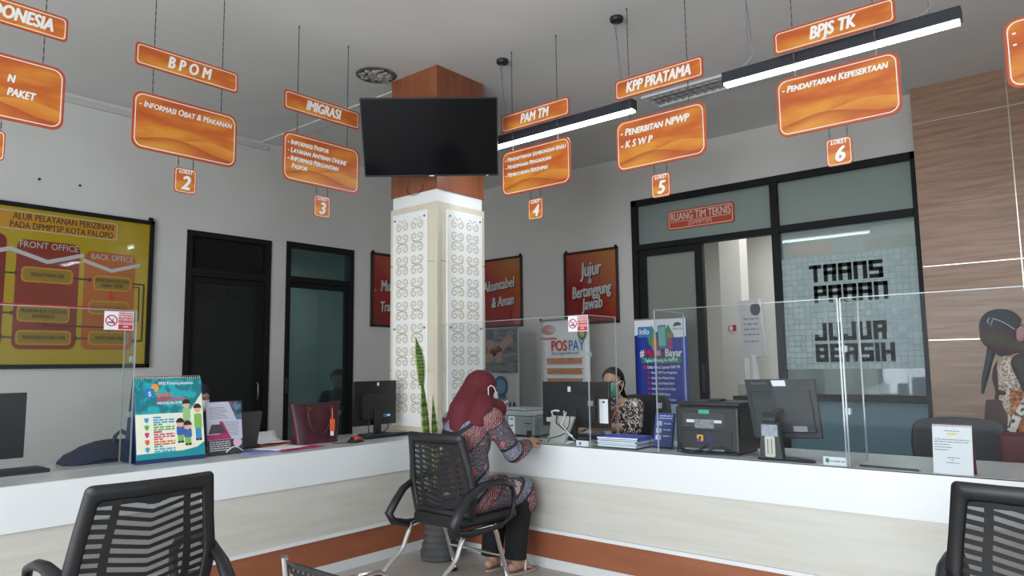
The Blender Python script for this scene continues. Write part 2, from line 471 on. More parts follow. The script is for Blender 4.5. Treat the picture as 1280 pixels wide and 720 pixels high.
# block-patterned privacy film on the big pane
FILM = bpy.data.materials.new('block_film'); FILM.use_nodes = True
N, L = FILM.node_tree.nodes, FILM.node_tree.links; N.clear()
out = N.new('ShaderNodeOutputMaterial'); tc = N.new('ShaderNodeTexCoord'); sep = N.new('ShaderNodeSeparateXYZ'); cmb = N.new('ShaderNodeCombineXYZ')
br = N.new('ShaderNodeTexBrick'); br.offset = 0; br.inputs['Scale'].default_value = 1; br.inputs['Brick Width'].default_value = 0.054; br.inputs['Row Height'].default_value = 0.054
br.inputs['Mortar Size'].default_value = 0.0022; br.inputs['Color1'].default_value = (0.60, 0.60, 0.60, 1); br.inputs['Color2'].default_value = (0.45, 0.45, 0.45, 1); br.inputs['Mortar'].default_value = (0.2, 0.2, 0.2, 1)
df = N.new('ShaderNodeBsdfDiffuse'); df.inputs[0].default_value = (0.55, 0.63, 0.63, 1)
tr = N.new('ShaderNodeBsdfTransparent'); tr.inputs[0].default_value = (0.8, 0.88, 0.9, 1); mx = N.new('ShaderNodeMixShader')
L.new(tc.outputs['Object'], sep.inputs[0]); L.new(sep.outputs['Y'], cmb.inputs[0]); L.new(sep.outputs['Z'], cmb.inputs[1]); L.new(cmb.outputs[0], br.inputs['Vector'])
L.new(br.outputs['Color'], mx.inputs[0]); L.new(tr.outputs[0], mx.inputs[1]); L.new(df.outputs[0], mx.inputs[2]); L.new(mx.outputs[0], out.inputs[0])
MB().box(XR + 0.026, XR + 0.028, G0 + 0.035, 2.462, 1.19, 2.27).build('privacy_film', FILM, w1)

# block lettering on the pane: strokes on a grid
def block_word(mb, word, u0, z0, w_, h_, t):
    G = dict(T='top mid', R='top left midh rt diag', A='top left right midh', N='top left right', S='top tl midh br bot', P='top left midh rt', J='right bot bl', U='left right bot',
             B='top left right midh bot', E='top left midh bot', I='mid', H='left right midh')
    n = sum(0.35 if c == 'I' else 1 for c in word); cw = w_ / n; u = u0
    for c in word:
        k = 0.35 if c == 'I' else 1
        a, b_ = u + t * 0.22, u + cw * k - t * 0.22
        for s_ in G[c].split():
            mz = z0 + h_ * 0.5
            r_ = {'top': (a, b_, z0 + h_ - t, z0 + h_), 'bot': (a, b_, z0, z0 + t), 'left': (a, a + t, z0, z0 + h_), 'right': (b_ - t, b_, z0, z0 + h_),
                  'midh': (a, b_, mz - t / 2, mz + t / 2), 'mid': ((a + b_) / 2 - t / 2, (a + b_) / 2 + t / 2, z0, z0 + h_), 'rt': (b_ - t, b_, mz, z0 + h_),
                  'diag': (b_ - t * 1.15, b_ - t * 0.15, z0, mz), 'tl': (a, a + t, mz, z0 + h_), 'br': (b_ - t, b_, z0, mz), 'bl': (a, a + t, z0, z0 + h_ * 0.35)}[s_]
            mb.box(r_[0], r_[1], -0.001, 0.001, r_[2], r_[3])
        u += cw * k
    return mb
# x axis of these strokes runs to the right in the room, i.e. towards -Y
mb = MB()
block_word(mb, 'TRANS', 0.0, 2.015, 0.665, 0.165, 0.036)
block_word(mb, 'PARAN', 0.035, 1.815, 0.66, 0.165, 0.036)
block_word(mb, 'JUJUR', 0.02, 1.455, 0.645, 0.17, 0.038)
block_word(mb, 'BERSIH', 0.02, 1.255, 0.70, 0.17, 0.038)
o = mb.build('lettering', mat('matt_black_vinyl', (0.006, 0.006, 0.007), 0.8), w1, loc=(XR + 0.022, 2.212, 0.0), rz=-PI / 2)
# fixed glazed door leaf at the left of the partition
m = MB()
m.box(XR + 0.0, XR + 0.06, 3.965, G1 - 0.072, 0.01, 2.533); m.box(XR + 0.0, XR + 0.06, 3.285, 3.375, 0.01, 2.533)
m.box(XR + 0.0, XR + 0.06, 3.375, 3.965, 2.46, 2.533); m.box(XR + 0.0, XR + 0.06, 3.375, 3.965, 0.01, 0.14)
d3 = struct('door_3', m, FRAME, bevel=0.003)
MB().box(XR + 0.028, XR + 0.034, 3.375, 3.965, 0.14, 2.46).build('door_pane', FROST2, d3)
m = MB(); m.box(XR - 0.03, XR - 0.0, 3.30, 3.33, 0.95, 1.25); m.build('door_handle', DARKGREY, d3)

# ---- pillar
BEIGE = mottled('cream_cladding', (0.60, 0.54, 0.42), (0.66, 0.60, 0.48), (1, 1, 0.25), 4, 0.45)
PWHITE = mat('gloss_white', (0.80, 0.80, 0.79), 0.3)
ORANGEW = mat('orange_wood', srgb(176, 88, 50), 0.4)
wood(ORANGEW, 0, (0.20, 0.062, 0.025), (0.24, 0.075, 0.031), (0.27, 0.088, 0.037), (9, 9, 0.7))
PX, PY, PW = 3.80, 3.936, 0.54
m = MB().box(PX + 0.012, PX + PW - 0.012, PY + 0.012, PY + PW - 0.012, 0, H)
pil = struct('pillar', m, PWHITE)
MB().box(PX, PX + PW, PY, PY + PW, 2.640, H - 0.001).build('orange_cap', ORANGEW, pil)
m = MB()
m.box(PX - 0.002, PX + PW + 0.002, PY - 0.002, PY + PW + 0.002, TOP + 0.001, 1.230); m.box(PX - 0.002, PX + PW + 0.002, PY - 0.002, PY + PW + 0.002, 1.235, 2.072); m.box(PX - 0.002, PX + PW + 0.002, PY - 0.002, PY + PW + 0.002, 2.077, 2.540)
m.box(PX - 0.006, PX + 0.03, PY - 0.006, PY + 0.03, TOP + 0.001, 2.540)
m.build('cladding', BEIGE, pil, bevel=0.002)
SCROLL = mat('scroll_recess', (0.54, 0.46, 0.33), 0.7)
def spiral(cx, cz, r, a0, turns, sgn, w_, n=22):
    pts = []
    for i in range(n + 1):
        t = i / n; rr = r * (1 - 0.78 * t); a = a0 + sgn * turns * 2 * PI * t
        pts.append((cx + rr * math.cos(a), cz + rr * math.sin(a), w_ * (1 - 0.35 * t)))
    return pts
def ribbon(mb, pts, y):
    vs = []
    for i, p in enumerate(pts):
        q0 = pts[max(i - 1, 0)]; q1 = pts[min(i + 1, len(pts) - 1)]
        d = Vector((q1[0] - q0[0], q1[1] - q0[1])); d.normalize(); n = Vector((-d.y, d.x)) * p[2] / 2
        vs += [(p[0] + n.x, y, p[1] + n.y), (p[0] - n.x, y, p[1] - n.y)]
    mb.add(vs, [(2 * i, 2 * i + 1, 2 * i + 3, 2 * i + 2) for i in range(len(pts) - 1)])
def scroll_panel(wd, z0, z1):
    """white carved board, local x across, front at -y; returns board, recesses, screws"""
    bd = MB().box(-wd / 2, wd / 2, -0.014, 0.0, z0, z1)
    sc = MB(); pitch = 0.090; nrow = int((z1 - z0 - 0.12) / pitch); y = -0.0146
    for r_ in range(nrow):
        zc = z1 - 0.11 - r_ * pitch
        for ux in (-wd * 0.215, wd * 0.215):
            for sg in (-1, 1):
                # big C-scroll with its curl, mirrored about the unit's centre line, alternating up and down
                up = 1 if r_ % 2 == 0 else -1
                ribbon(sc, spiral(ux + sg * 0.036, zc, 0.034, PI / 2 * up, 1.35, -sg * up, 0.0125), y)
                ribbon(sc, [(ux + sg * 0.005, zc + up * 0.03, .006), (ux + sg * 0.012, zc + up * 0.046, .009), (ux + sg * 0.03, zc + up * 0.056, .008), (ux + sg * 0.052, zc + up * 0.052, .003)], y)
            ribbon(sc, [(ux, zc - 0.012, .003), (ux, zc, .007), (ux, zc + 0.02, .003)], y)
    sw = MB()
    for sx_ in (-wd / 2 + 0.028, wd / 2 - 0.028):
        for z in (z0 + 0.05, z0 + (z1 - z0) * 0.45, z1 - 0.05): sw.cyl((sx_, -0.014, z), (sx_, -0.024, z), 0.0095, 0.007, 12)
    return bd, sc, sw
for loc, rz in (((PX - 0.003, 4.231, 0), -PI / 2), ((4.096, PY - 0.003, 0), 0)):
    bd, sc, sw = scroll_panel(0.405, 0.803, 2.487)
    b_ = bd.build('carved_panel', PWHITE, pil, loc=loc, rz=rz, bevel=0.002)
    sc.build('scroll_recess', SCROLL, b_, fix=False); sw.build('screw', STEEL, b_)

# ---- counters
LAMW = mat('white_laminate', (0.80, 0.82, 0.83), 0.32)
LAMT = mottled('counter_top_laminate', (0.56, 0.57, 0.57), (0.60, 0.61, 0.61), nscale=6, rough=0.22)
LAMB = mat('cream_wood_laminate', (0.6, 0.57, 0.5), 0.45)
wood(LAMB, 0, (0.585, 0.56, 0.505), (0.62, 0.60, 0.545), (0.645, 0.625, 0.575), (0.8, 0.8, 12))
KICK = mat('orange_laminate', (0.42, 0.13, 0.05), 0.45)
wood(KICK, 0, (0.29, 0.092, 0.042), (0.32, 0.104, 0.048), (0.345, 0.115, 0.055), (0.7, 0.7, 6))
BASEW = mottled('scuffed_white_base', (0.70, 0.70, 0.70), (0.55, 0.48, 0.40), nscale=7, rough=0.6, lo=0.66, hi=0.74)
# (name of part, z0, z1, outward projection, material)
BANDS = (('white_fascia', 0.556, TOP, 0.012, LAMW), ('cream_panel', 0.241, 0.555, 0.0, LAMB), ('white_strip', 0.218, 0.240, 0.010, LAMW), ('orange_kickboard', 0.062, 0.217, 0.0, KICK), ('white_base', 0.0, 0.061, 0.004, BASEW))
lc = thing('reception_counter', 'long white and cream counter on the left with orange kickboard, under the flow-chart board', 'counter', (0, 0, 0))
MB().box(-3.0, 3.785, YC + 0.013, 4.50, TOP - 0.03, TOP + 0.0005).build('counter_top', LAMT, lc)
for nm, z0, z1, pr, mm in BANDS:
    MB().box(-3.0, XC - pr - 0.0005, YC + 0.012 - pr, YC + 0.04, z0, z1).build(nm, mm, lc)
MB().box(-3.0, 3.66, 4.46, 4.48, 0.0, TOP - 0.03).build('back_panel', LAMW, lc)
rc = thing('reception_counter', 'long white and cream counter on the right where the woman in the red hijab sits', 'counter', (0, 0, 0))
MB().box(XC + 0.013, 4.33, -3.6, 3.805, TOP - 0.03, TOP + 0.0).build('counter_top', LAMT, rc)
for nm, z0, z1, pr, mm in BANDS:
    MB().box(XC + 0.012 - pr, XC + 0.04, -3.6, YC + (0.011 - pr), z0, z1).build(nm, mm, rc)
MB().box(4.29, 4.31, -3.6, 3.78, 0.0, TOP - 0.03).build('back_panel', LAMW, rc)
# ================================================================== HANGING SIGNS AND LAMPS
SIGN = mat('orange_sign_print', (0.75, 0.2, 0.03), 0.35)
def sign_mat():
    N, L, b = nodes(SIGN)
    tc = N.new('ShaderNodeTexCoord'); sp = N.new('ShaderNodeSeparateXYZ')
    L.new(tc.outputs['Object'], sp.inputs[0])
    mp = N.new('ShaderNodeMapping'); mp.inputs['Scale'].default_value = (1.8, 1, 7.0)
    nz = N.new('ShaderNodeTexNoise'); nz.inputs['Scale'].default_value = 1.5; nz.inputs['Detail'].default_value = 2
    L.new(tc.outputs['Object'], mp.inputs[0]); L.new(mp.outputs[0], nz.inputs['Vector'])
    base = ramp(N, [(0.30, (0.42, 0.068, 0.014)), (0.48, (0.54, 0.125, 0.017)), (0.66, (0.66, 0.26, 0.028))])
    L.new(nz.outputs['Fac'], base.inputs[0])
    # swooping darker and lighter waves along the lower half
    def wave(k, ph, amp, off, wid):
        a = N.new('ShaderNodeMath'); a.operation = 'MULTIPLY_ADD'; a.inputs[1].default_value = k; a.inputs[2].default_value = ph
        L.new(sp.outputs['X'], a.inputs[0])
        s_ = N.new('ShaderNodeMath'); s_.operation = 'SINE'; L.new(a.outputs[0], s_.inputs[0])
        c = N.new('ShaderNodeMath'); c.operation = 'MULTIPLY_ADD'; c.inputs[1].default_value = -amp; c.inputs[2].default_value = -off; L.new(s_.outputs[0], c.inputs[0])
        d = N.new('ShaderNodeMath'); d.operation = 'ADD'; L.new(c.outputs[0], d.inputs[0]); L.new(sp.outputs['Z'], d.inputs[1])
        e = N.new('ShaderNodeMapRange'); e.inputs[1].default_value = -wid; e.inputs[2].default_value = 0.0; L.new(d.outputs[0], e.inputs[0])
        f = N.new('ShaderNodeMath'); f.operation = 'LESS_THAN'; f.inputs[1].default_value = 0.0; L.new(d.outputs[0], f.inputs[0])
        g = N.new('ShaderNodeMath'); g.operation = 'MULTIPLY'; L.new(e.outputs[0], g.inputs[0]); L.new(f.outputs[0], g.inputs[1])
        return g
    last = base.outputs[0]
    for args, col, st in (((8.0, 0.4, 0.035, -0.08, 0.09), (0.68, 0.28, 0.035), 0.85), ((9.0, 2.2, 0.03, -0.10, 0.05), (0.38, 0.058, 0.014), 0.8)):
        g = wave(*args); mul = N.new('ShaderNodeMath'); mul.operation = 'MULTIPLY'; mul.inputs[1].default_value = st; L.new(g.outputs[0], mul.inputs[0])
        mx = N.new('ShaderNodeMix'); mx.data_type = 'RGBA'; mx.inputs[7].default_value = (*col, 1)
        L.new(mul.outputs[0], mx.inputs[0]); L.new(last, mx.inputs[6]); last = mx.outputs[2]
    L.new(last, b.inputs['Base Color'])
sign_mat()
EDGE = mat('red_orange_rim', (0.44, 0.065, 0.018), 0.4)
HS = dict(shear=0.22, bold=0.042, sx=0.72)
def chain(mb, x, z0, z1, y=0.0, r=0.0022):
    n = max(2, int((z1 - z0) / 0.022))
    for i in range(n):
        a = z0 + (z1 - z0) * i / n; b_ = z0 + (z1 - z0) * (i + 1) / n
        d = (0.0032, 0.001) if i % 2 else (0.001, 0.0032)
        mb.box(x - d[0], x + d[0], y - d[1], y + d[1], a - 0.002, b_ + 0.002)
def hanging_sign(x, y, rz, label, name_lines, board_lines, number, chains=(-0.21, 0.21), zo=0.0):
    """local x to the right, front at -y; heights are absolute"""
    t = thing('hanging_counter_sign', label, 'sign', (x, y, 0), rz, 'orange counter signs hung on chains')
    T = 0.003
    def board(nm, x0, x1, z0, z1, r, inset, lw):
        zc = (z0 + z1) / 2
        b_ = MB().prism(rrect(x0, x1, z0 - zc, z1 - zc, r), -T, T).build(nm, EDGE, t, loc=(0, 0, zc))
        MB().prism(rrect(x0 + inset * .7, x1 - inset * .7, z0 - zc + inset * .7, z1 - zc - inset * .7, r * .9), -T - 0.0006, -T + 0.0004).build('print', SIGN, b_)
        MB().ring(rrect(x0 + inset, x1 - inset, z0 - zc + inset, z1 - zc - inset, r * .85), rrect(x0 + inset + lw, x1 - inset - lw, z0 - zc + inset + lw, z1 - zc - inset - lw, r * .8), -T - 0.0012, -T).build('white_outline', LETTER, b_)
        return b_, zc
    b_, zc = board('name_board', -0.316, 0.316, 3.020, 3.156, 0.02, 0.012, 0.004)
    letters('lettering', [(s_, px, pz - zc, sz, {**HS, 'align': 'CENTER', **k}) for s_, px, pz, sz, k in name_lines], LETTER, b_, -T - 0.0016)
    b_, zc = board('service_board', -0.318, 0.318, 2.528, 2.868, 0.055, 0.014, 0.0045)
    if board_lines:
        letters('lettering', [(s_, px, pz - zc, sz, {**HS, 'caps': True, **k}) for s_, px, pz, sz, k in board_lines], LETTER, b_, -T - 0.0016)
    b_, zc = board('number_tag', -0.066, 0.066, 2.313, 2.465, 0.02, 0.006, 0.003)
    if number: letters('lettering', [('LOKET', 0.0, 2.442 - zc, 0.034, {**HS, 'align': 'CENTER', 'gap': 1.1}), (number, 0.0, 2.372 - zc, 0.115, {**HS, 'align': 'CENTER', 'bold': 0.045, 'sx': 0.9})], LETTER, b_, -T - 0.0016)
    for cx in chains:
        c = MB(); chain(c, cx, 3.150, H); c.ell((cx, 0, H - 0.006), (0.006, 0.006, 0.008)); c.build('chain', CHAIN, t)
        c = MB(); chain(c, cx, 2.862, 3.026); c.build('chain', CHAIN, t)
    for cx in (-0.045, 0.045):
        c = MB(); chain(c, cx, 2.458, 2.532, r=0.0015); c.build('chain', CHAIN, t)
    return t
def N1(s_, sz=0.10, z=3.087, **k): return [(s_, 0.0, z, sz, k)]
def LN(s_, z, sz=0.044, x=-0.285, **k): return (s_, x, z, sz, k)
hanging_sign(0.978, SY, 0, 'orange hanging sign cut off by the left edge, ending INDONESIA above PAKET', N1('POS INDONESIA', 0.098, sx=0.68), [LN('N', 2.745, 0.058, 0.056), LN('PAKET', 2.675, 0.058, 0.058)], '1')
hanging_sign(1.958, SY, 0, 'orange hanging sign reading BPOM over the tag numbered 2', N1('B P O M', 0.10, gap=1.05), [LN('- Informasi Obat & Makanan', 2.795, 0.054, bold=0.025, sx=0.80)], '2')
hanging_sign(2.926, SY, 0, 'orange hanging sign reading IMIGRASI over the tag numbered 3, left of the television', N1('IMIGRASI', 0.10), [LN('- Informasi Paspor', 2.797, 0.05, sx=0.80), LN('- Layanan Antrian Online', 2.741, 0.05, sx=0.80), LN('- Informasi Pergantian', 2.685, 0.05, sx=0.80), LN('   Paspor', 2.632, 0.05, sx=0.80)], '3')
hanging_sign(SX, 3.138, -PI / 2, 'orange hanging sign reading PAM TM over the tag numbered 4, right of the television', N1('PAM TM', 0.10), [LN('- Pendaftaran Sambungan Baru', 2.800, 0.043, sx=0.90), LN('- Penerimaan Pengaduan', 2.742, 0.043, sx=0.90), LN('- Pembayaran Rekening', 2.682, 0.043, sx=0.90)], '4')
hanging_sign(SX, 2.126, -PI / 2, 'orange hanging sign reading KPP PRATAMA over the tag numbered 5', N1('KPP PRATAMA', 0.10), [LN('- Penerbitan NPWP', 2.785, 0.066, sx=0.86), LN('- K S W P', 2.702, 0.066, sx=0.86)], '5')
hanging_sign(SX, 1.056, -PI / 2, 'orange hanging sign reading BPJS TK over the tag numbered 6', N1('BPJS TK', 0.10), [LN('- Pendaftaran Kepesertaan', 2.800, 0.054, sx=0.82)], '6')
hanging_sign(SX, -0.026, -PI / 2, 'orange hanging sign cut off by the right edge in front of the wood panelling', [], [LN('-', 2.80, 0.06), LN('-', 2.745, 0.06)], '')

# ---- linear pendant lamps
TUBE = mat('lamp_diffuser', (0.9, 0.95, 1.0), 0.5, emit=(0.86, 0.94, 1.0), es=9.0)
LAMPB = mat('lamp_housing', (0.02, 0.023, 0.03), 0.35)
def linear_lamp(y0, y1, label, cx):
    yc = (y0 + y1) / 2; t = thing('linear_pendant_lamp', label, 'lamp', (4.085, yc, 0), 0, 'black linear pendant lamps over the right counter')
    h = (y1 - y0) / 2
    MB().box(-0.032, 0.032, -h, h, 2.958, 3.026).build('housing', LAMPB, t, bevel=0.003)
    MB().box(-0.027, 0.027, -h + 0.012, h - 0.012, 2.943, 2.962).build('diffuser', TUBE, t)
    for s_, yy in enumerate(cx):
        yy -= yc
        c = MB().lathe([(0.045, 0.0), (0.046, -0.004), (0.046, -0.026), (0.038, -0.032), (0.0, -0.033)], (0, yy, H), 20); c.build('canopy', BLACK, t)
        c = MB().tube([(0, yy, H - 0.03), (0, yy, 3.024)], 0.0018, 6); c.build('suspension_wire', STEEL, t)
        c = MB().tube([(0.0, yy + 0.02, H - 0.03), (-0.005, yy + 0.005, H - 0.12), (0, yy - 0.012, H - 0.3), (0.004, yy - 0.02, 3.2), (0, yy - 0.03, 3.09), (0, yy + 0.02, 3.05), (0, yy + 0.10, 3.026)], 0.0032, 6); c.build('flex', STEEL, t)
    d = bpy.data.lights.new('lamp_light', 'AREA'); d.shape = 'RECTANGLE'; d.size = 0.05; d.size_y = y1 - y0 - 0.04; d.energy = 6; d.color = (0.86, 0.94, 1.0)
    o = bpy.data.objects.new('lamp_light', d); COL.objects.link(o); o.parent = t; o.location = (0, 0, 2.933)
linear_lamp(2.335, 3.70, 'black linear pendant lamp running behind the television and under the PAM TM board', (3.496, 2.455))
linear_lamp(0.459, 1.711, 'black linear pendant lamp running under the BPJS TK board', (1.55, 0.60))

# ---- recessed louvred fitting in the ceiling
t = thing('ceiling_light_fitting', 'unlit silver louvred ceiling light behind the KPP PRATAMA sign', 'ceiling light', (5.665, 2.46, 0), 0)
MB().ring(rrect(-0.16, 0.16, -0.62, 0.62, 0.004, 2), rrect(-0.13, 0.13, -0.59, 0.59, 0.003, 2), -0.006, 0.006)
fr = MB()
for a in ((-0.16, -0.13, -0.62, 0.62), (0.13, 0.16, -0.62, 0.62), (-0.13, 0.13, -0.62, -0.59), (-0.13, 0.13, 0.59, 0.62)): fr.box(*a, H - 0.018, H - 0.0005)
fr.build('frame', WHITE, t)
lv = MB()
for i in range(17):
    y = -0.57 + i * 0.07125
    lv.add([(-0.13, y - 0.012, H - 0.015), (0.13, y - 0.012, H - 0.015), (0.13, y + 0.022, H - 0.055 + 0.05), (-0.13, y + 0.022, H - 0.005)], [(0, 1, 2, 3)])
for x in (-0.05, 0.05): lv.box(x - 0.004, x + 0.004, -0.59, 0.59, H - 0.016, H - 0.001)
lv.build('louvre', mat('mirror_louvre', (0.62, 0.63, 0.64), 0.22, 1.0), t)
for x in (-0.075, 0.075): MB().cyl((x, -0.58, H - 0.006), (x, 0.58, H - 0.006), 0.0055).build('lamp_tube', mat('unlit_tube', (0.75, 0.76, 0.76), 0.4), t)

# ---- torn round hole in the ceiling beside the pillar
t = thing('ceiling_hole', 'round stained hole with torn grey filling in the ceiling beside the pillar', 'ceiling hole', (3.615, 4.455, 0), 0)
hm = MB(); rnd = random.Random(4)
hm.lathe([(0.165, H - 0.001), (0.163, H - 0.006), (0.13, H - 0.008), (0.125, H - 0.003)], (0, 0, 0), 26)
hm.build('ragged_rim', mottled('stained_rim', (0.16, 0.145, 0.125), (0.07, 0.06, 0.05), nscale=20, rough=0.9), t)
cr = MB()
for i in range(70):
    a = rnd.uniform(0, 2 * PI); r_ = 0.12 * math.sqrt(rnd.random()); s_ = rnd.uniform(0.012, 0.03)
    cr.ell((r_ * math.cos(a), r_ * math.sin(a), H - 0.006), (s_ * 1.4, s_, 0.009), M3(rnd.uniform(-.4, .4), rnd.uniform(-.4, .4), a), 8, 5)
cr.build('torn_filling', mottled('torn_insulation', (0.50, 0.49, 0.47), (0.20, 0.19, 0.18), nscale=26, rough=0.9), t)

# ---- television on the pillar
TVM = Matrix(((0.6661, -0.6800, 0.3081), (-0.7444, -0.6225, 0.2378), (0.0127, -0.3889, -0.9212)))
yaw, tilt, roll = 0.748, 0.446, 0.013
fwd = Vector((math.cos(yaw), math.sin(yaw), 0)); rgt = Vector((math.sin(yaw), -math.cos(yaw), 0)); upv = Vector((0, 0, 1))
u2 = upv * math.cos(tilt) - fwd * math.sin(tilt); r2 = rgt * math.cos(roll) + u2 * math.sin(roll); u3 = u2 * math.cos(roll) - rgt * math.sin(roll)
bk = u3.cross(r2)
TVC = ray(537.8, 172.2).normalized() * 5.42 + Vector((0, 0, CAM_H))
tv = thing('wall_television', 'large black television tilted down from a bracket on the pillar', 'television', TVC)
tv.matrix_world = Matrix.Translation(TVC) @ Matrix((r2, bk, u3)).transposed().to_4x4()
W2, H2 = 0.499, 0.287
MB().box(-W2, W2, 0.0, 0.035, -H2, H2).build('television_case', BLACK, tv, bevel=0.004)
MB().box(-W2 + 0.008, W2 - 0.008, -0.002, 0.001, -H2 + 0.014, H2 - 0.008).build('screen', mat('television_glass', (0.005, 0.005, 0.006), 0.10, spec=0.14), tv)
MB().box(-0.3, 0.3, 0.033, 0.06, -0.2, 0.12).build('back_cover', BLACK, tv, bevel=0.01)
MB().box(-0.018, 0.018, -0.0045, -0.001, -H2 + 0.003, -H2 + 0.009).build('maker_mark', LETTER, tv)
MB().box(W2 - 0.09, W2 - 0.075, -0.0035, 0.0, -H2 + 0.002, -H2 + 0.006).build('standby_light', LETTER, tv)
MB().box(-0.12, 0.12, 0.058, 0.072, -0.12, 0.12).tube([(0, 0.06, 0), (0, 0.13, 0.03), (0, 0.24, 0.10)], 0.022, 10).build('wall_bracket', DARKGREY, tv)
t = thing('loose_cable', 'thin dark cable looped on the orange pillar below the television', 'cable', (PX, PY + 0.25, 2.70))
MB().tube([(-0.006, 0.1 * math.cos(a) , 0.075 * math.sin(a) + 0.0) for a in [PI * (1.0 + i / 14 * 1.05) for i in range(15)]], 0.0022, 6).build('cable', BLACK, t)
# ================================================================== THINGS ON THE WALLS
def lwx(px, py): v = onY(px, py, YL - 0.02); return v.x, v.z
def rwx(px, py): v = onX(px, py, XR - 0.02); return v.y, v.z

def flat(mb, poly, y, t=0.0012, mi=0): return mb.prism(poly, y, y + t, mi)
# ---- flow-chart board
t = thing('flowchart_board', 'large yellow framed flow-chart board on the left wall headed ALUR PELAYANAN PERIZINAN', 'notice board', (1.85, YL - 0.005, 0))
bx0, bx1, bz0, bz1 = -1.02, 1.008, 1.283, 2.622
GOLD = mat('yellow_print', (0.37, 0.265, 0.012), 0.22, coat=0.6)
OR1 = mat('orange_print', (0.36, 0.10, 0.02), 0.25, coat=0.5); RD1 = mat('dark_red_print', (0.16, 0.016, 0.012), 0.25, coat=0.5); RD2 = mat('brick_red_print', (0.20, 0.032, 0.016), 0.25, coat=0.5)
SILV = mat('silver_print', (0.45, 0.44, 0.42), 0.35); PEA = mat('dull_gold_print', (0.24, 0.16, 0.02), 0.3); AMB = mat('amber_print', (0.46, 0.22, 0.018), 0.3)
f = MB()
for a in ((bx0, bx1, bz1 - 0.035, bz1), (bx0, bx1, bz0, bz0 + 0.035), (bx0, bx0 + 0.035, bz0, bz1), (bx1 - 0.035, bx1, bz0, bz1)): f.box(a[0], a[1], -0.035, 0, a[2], a[3])
f.build('frame', FRAME, t, bevel=0.003)
for x in (bx1 - 0.03, bx0 + 0.03): MB().box(x - 0.016, x + 0.016, -0.03, 0, bz1, bz1 + 0.03).build('hanging_lug', FRAME, t)
pn = MB().box(bx0 + 0.035, bx1 - 0.035, -0.012, -0.002, bz0 + 0.035, bz1 - 0.035).build('printed_panel', GOLD, t)
def Lx(px, py):
    v = onY(px, py, YL - 0.017); return v.x - 1.85, v.z
def panel_rect(px0, py0, px1, py1, m, y, r=0.03, nm='printed_box'):
    (xa, za), (xb, zb) = Lx(px0, py0), Lx(px1, py1)
    return flat(MB(), rrect(min(xa, xb), max(xa, xb), min(za, zb), max(za, zb), r), y).build(nm, m, pn)
# title plaque
(xa, za), (xb, zb) = Lx(-60, 262), Lx(146, 303)
flat(MB(), rrect(xa, xb, 2.405, 2.555, 0.02), -0.0135).build('title_plaque', AMB, pn)
MB().ring(rrect(xa, xb, 2.405, 2.555, 0.02), rrect(xa + .006, xb - .006, 2.411, 2.549, 0.018), -0.0142, -0.0133).build('title_outline', SILV, pn)
BRN = mat('brown_print', (0.06, 0.035, 0.012), 0.5)
letters('lettering', [('ALUR PELAYANAN PERIZINAN', -0.095, 2.512, 0.075, dict(bold=0.014, sx=0.74)), ('PADA DPMPTSP KOTA PALOPO', -0.115, 2.441, 0.075, dict(bold=0.014, sx=0.735))], BRN, pn, -0.0148)
# three columns
for x0, x1, z1, m_ in ((-0.62, -0.125, 2.36, RD1), (-0.055, 0.405, 2.33, RD2), (0.445, 0.86, 2.29, OR1)):
    flat(MB(), rrect(x0, x1, 1.44, z1, 0.06), -0.0132).build('printed_column', m_, pn)
def chev(xl, xr, z, d, w_):
    xm = (xl + xr) / 2
    flat(MB(), [(xl, z), (xm, z - d), (xr, z), (xr, z - w_), (xm, z - d - w_), (xl, z - w_)], -0.0146).build('chevron', SILV, pn)
chev(-0.64, -0.10, 2.262, 0.085, 0.035); chev(-0.10, 0.435, 2.262, 0.085, 0.035); chev(0.425, 0.90, 2.222, 0.075, 0.033)
letters('lettering', [('FRONT OFFICE', 0.175, 2.288, 0.075, dict(align='CENTER', sx=0.85)), ('BACK OFFICE', 0.665, 2.243, 0.07, dict(align='CENTER', sx=0.82)), ('PEMOHON', -0.375, 2.288, 0.075, dict(align='CENTER', sx=0.85))], SILV, pn, -0.0149)
def chart_box(x0, x1, z0, z1, rows, red=False):
    b_ = flat(MB(), rrect(x0, x1, z0, z1, 0.035), -0.0144).build('chart_box', AMB, pn)
    flat(MB(), rrect(x0 + 0.012, x1 - 0.012, z0 + 0.012, z1 - 0.012, 0.028), -0.0151).build('box_face', PEA, b_)
    n = len(rows)
    letters('lettering', [(s_, (x0 + x1) / 2, (z0 + z1) / 2 + (n - 1) * 0.021 - i * 0.042, 0.042, dict(align='CENTER', bold=0.02, sx=0.62)) for i, s_ in enumerate(rows)], REDINK if red else BRN, b_, -0.0157)
chart_box(-0.015, 0.36, 1.985, 2.11, ['PENDAFTARAN IZIN'])
chart_box(0.52, 0.83, 1.955, 2.085, ['PEMROSESAN IZIN DAN', 'KAJIAN TEKNIS'])
chart_box(0.49, 0.82, 1.745, 1.865, ['SYARAT TIDAK TERPENUHI'], True)
chart_box(-0.03, 0.35, 1.66, 1.80, ['MENERIMA BUKTI SETORAN', 'BANK/KASDA'])
chart_box(-0.03, 0.37, 1.475, 1.595, ['PENYERAHAN SURAT IZIN'])
chart_box(0.50, 0.83, 1.48, 1.60, ['PENCETAKAN IZIN'])
for x0, x1, z0, z1 in ((-0.55, -0.165, 1.985, 2.11), (-0.55, -0.165, 1.70, 1.82)): chart_box(x0, x1, z0, z1, [])
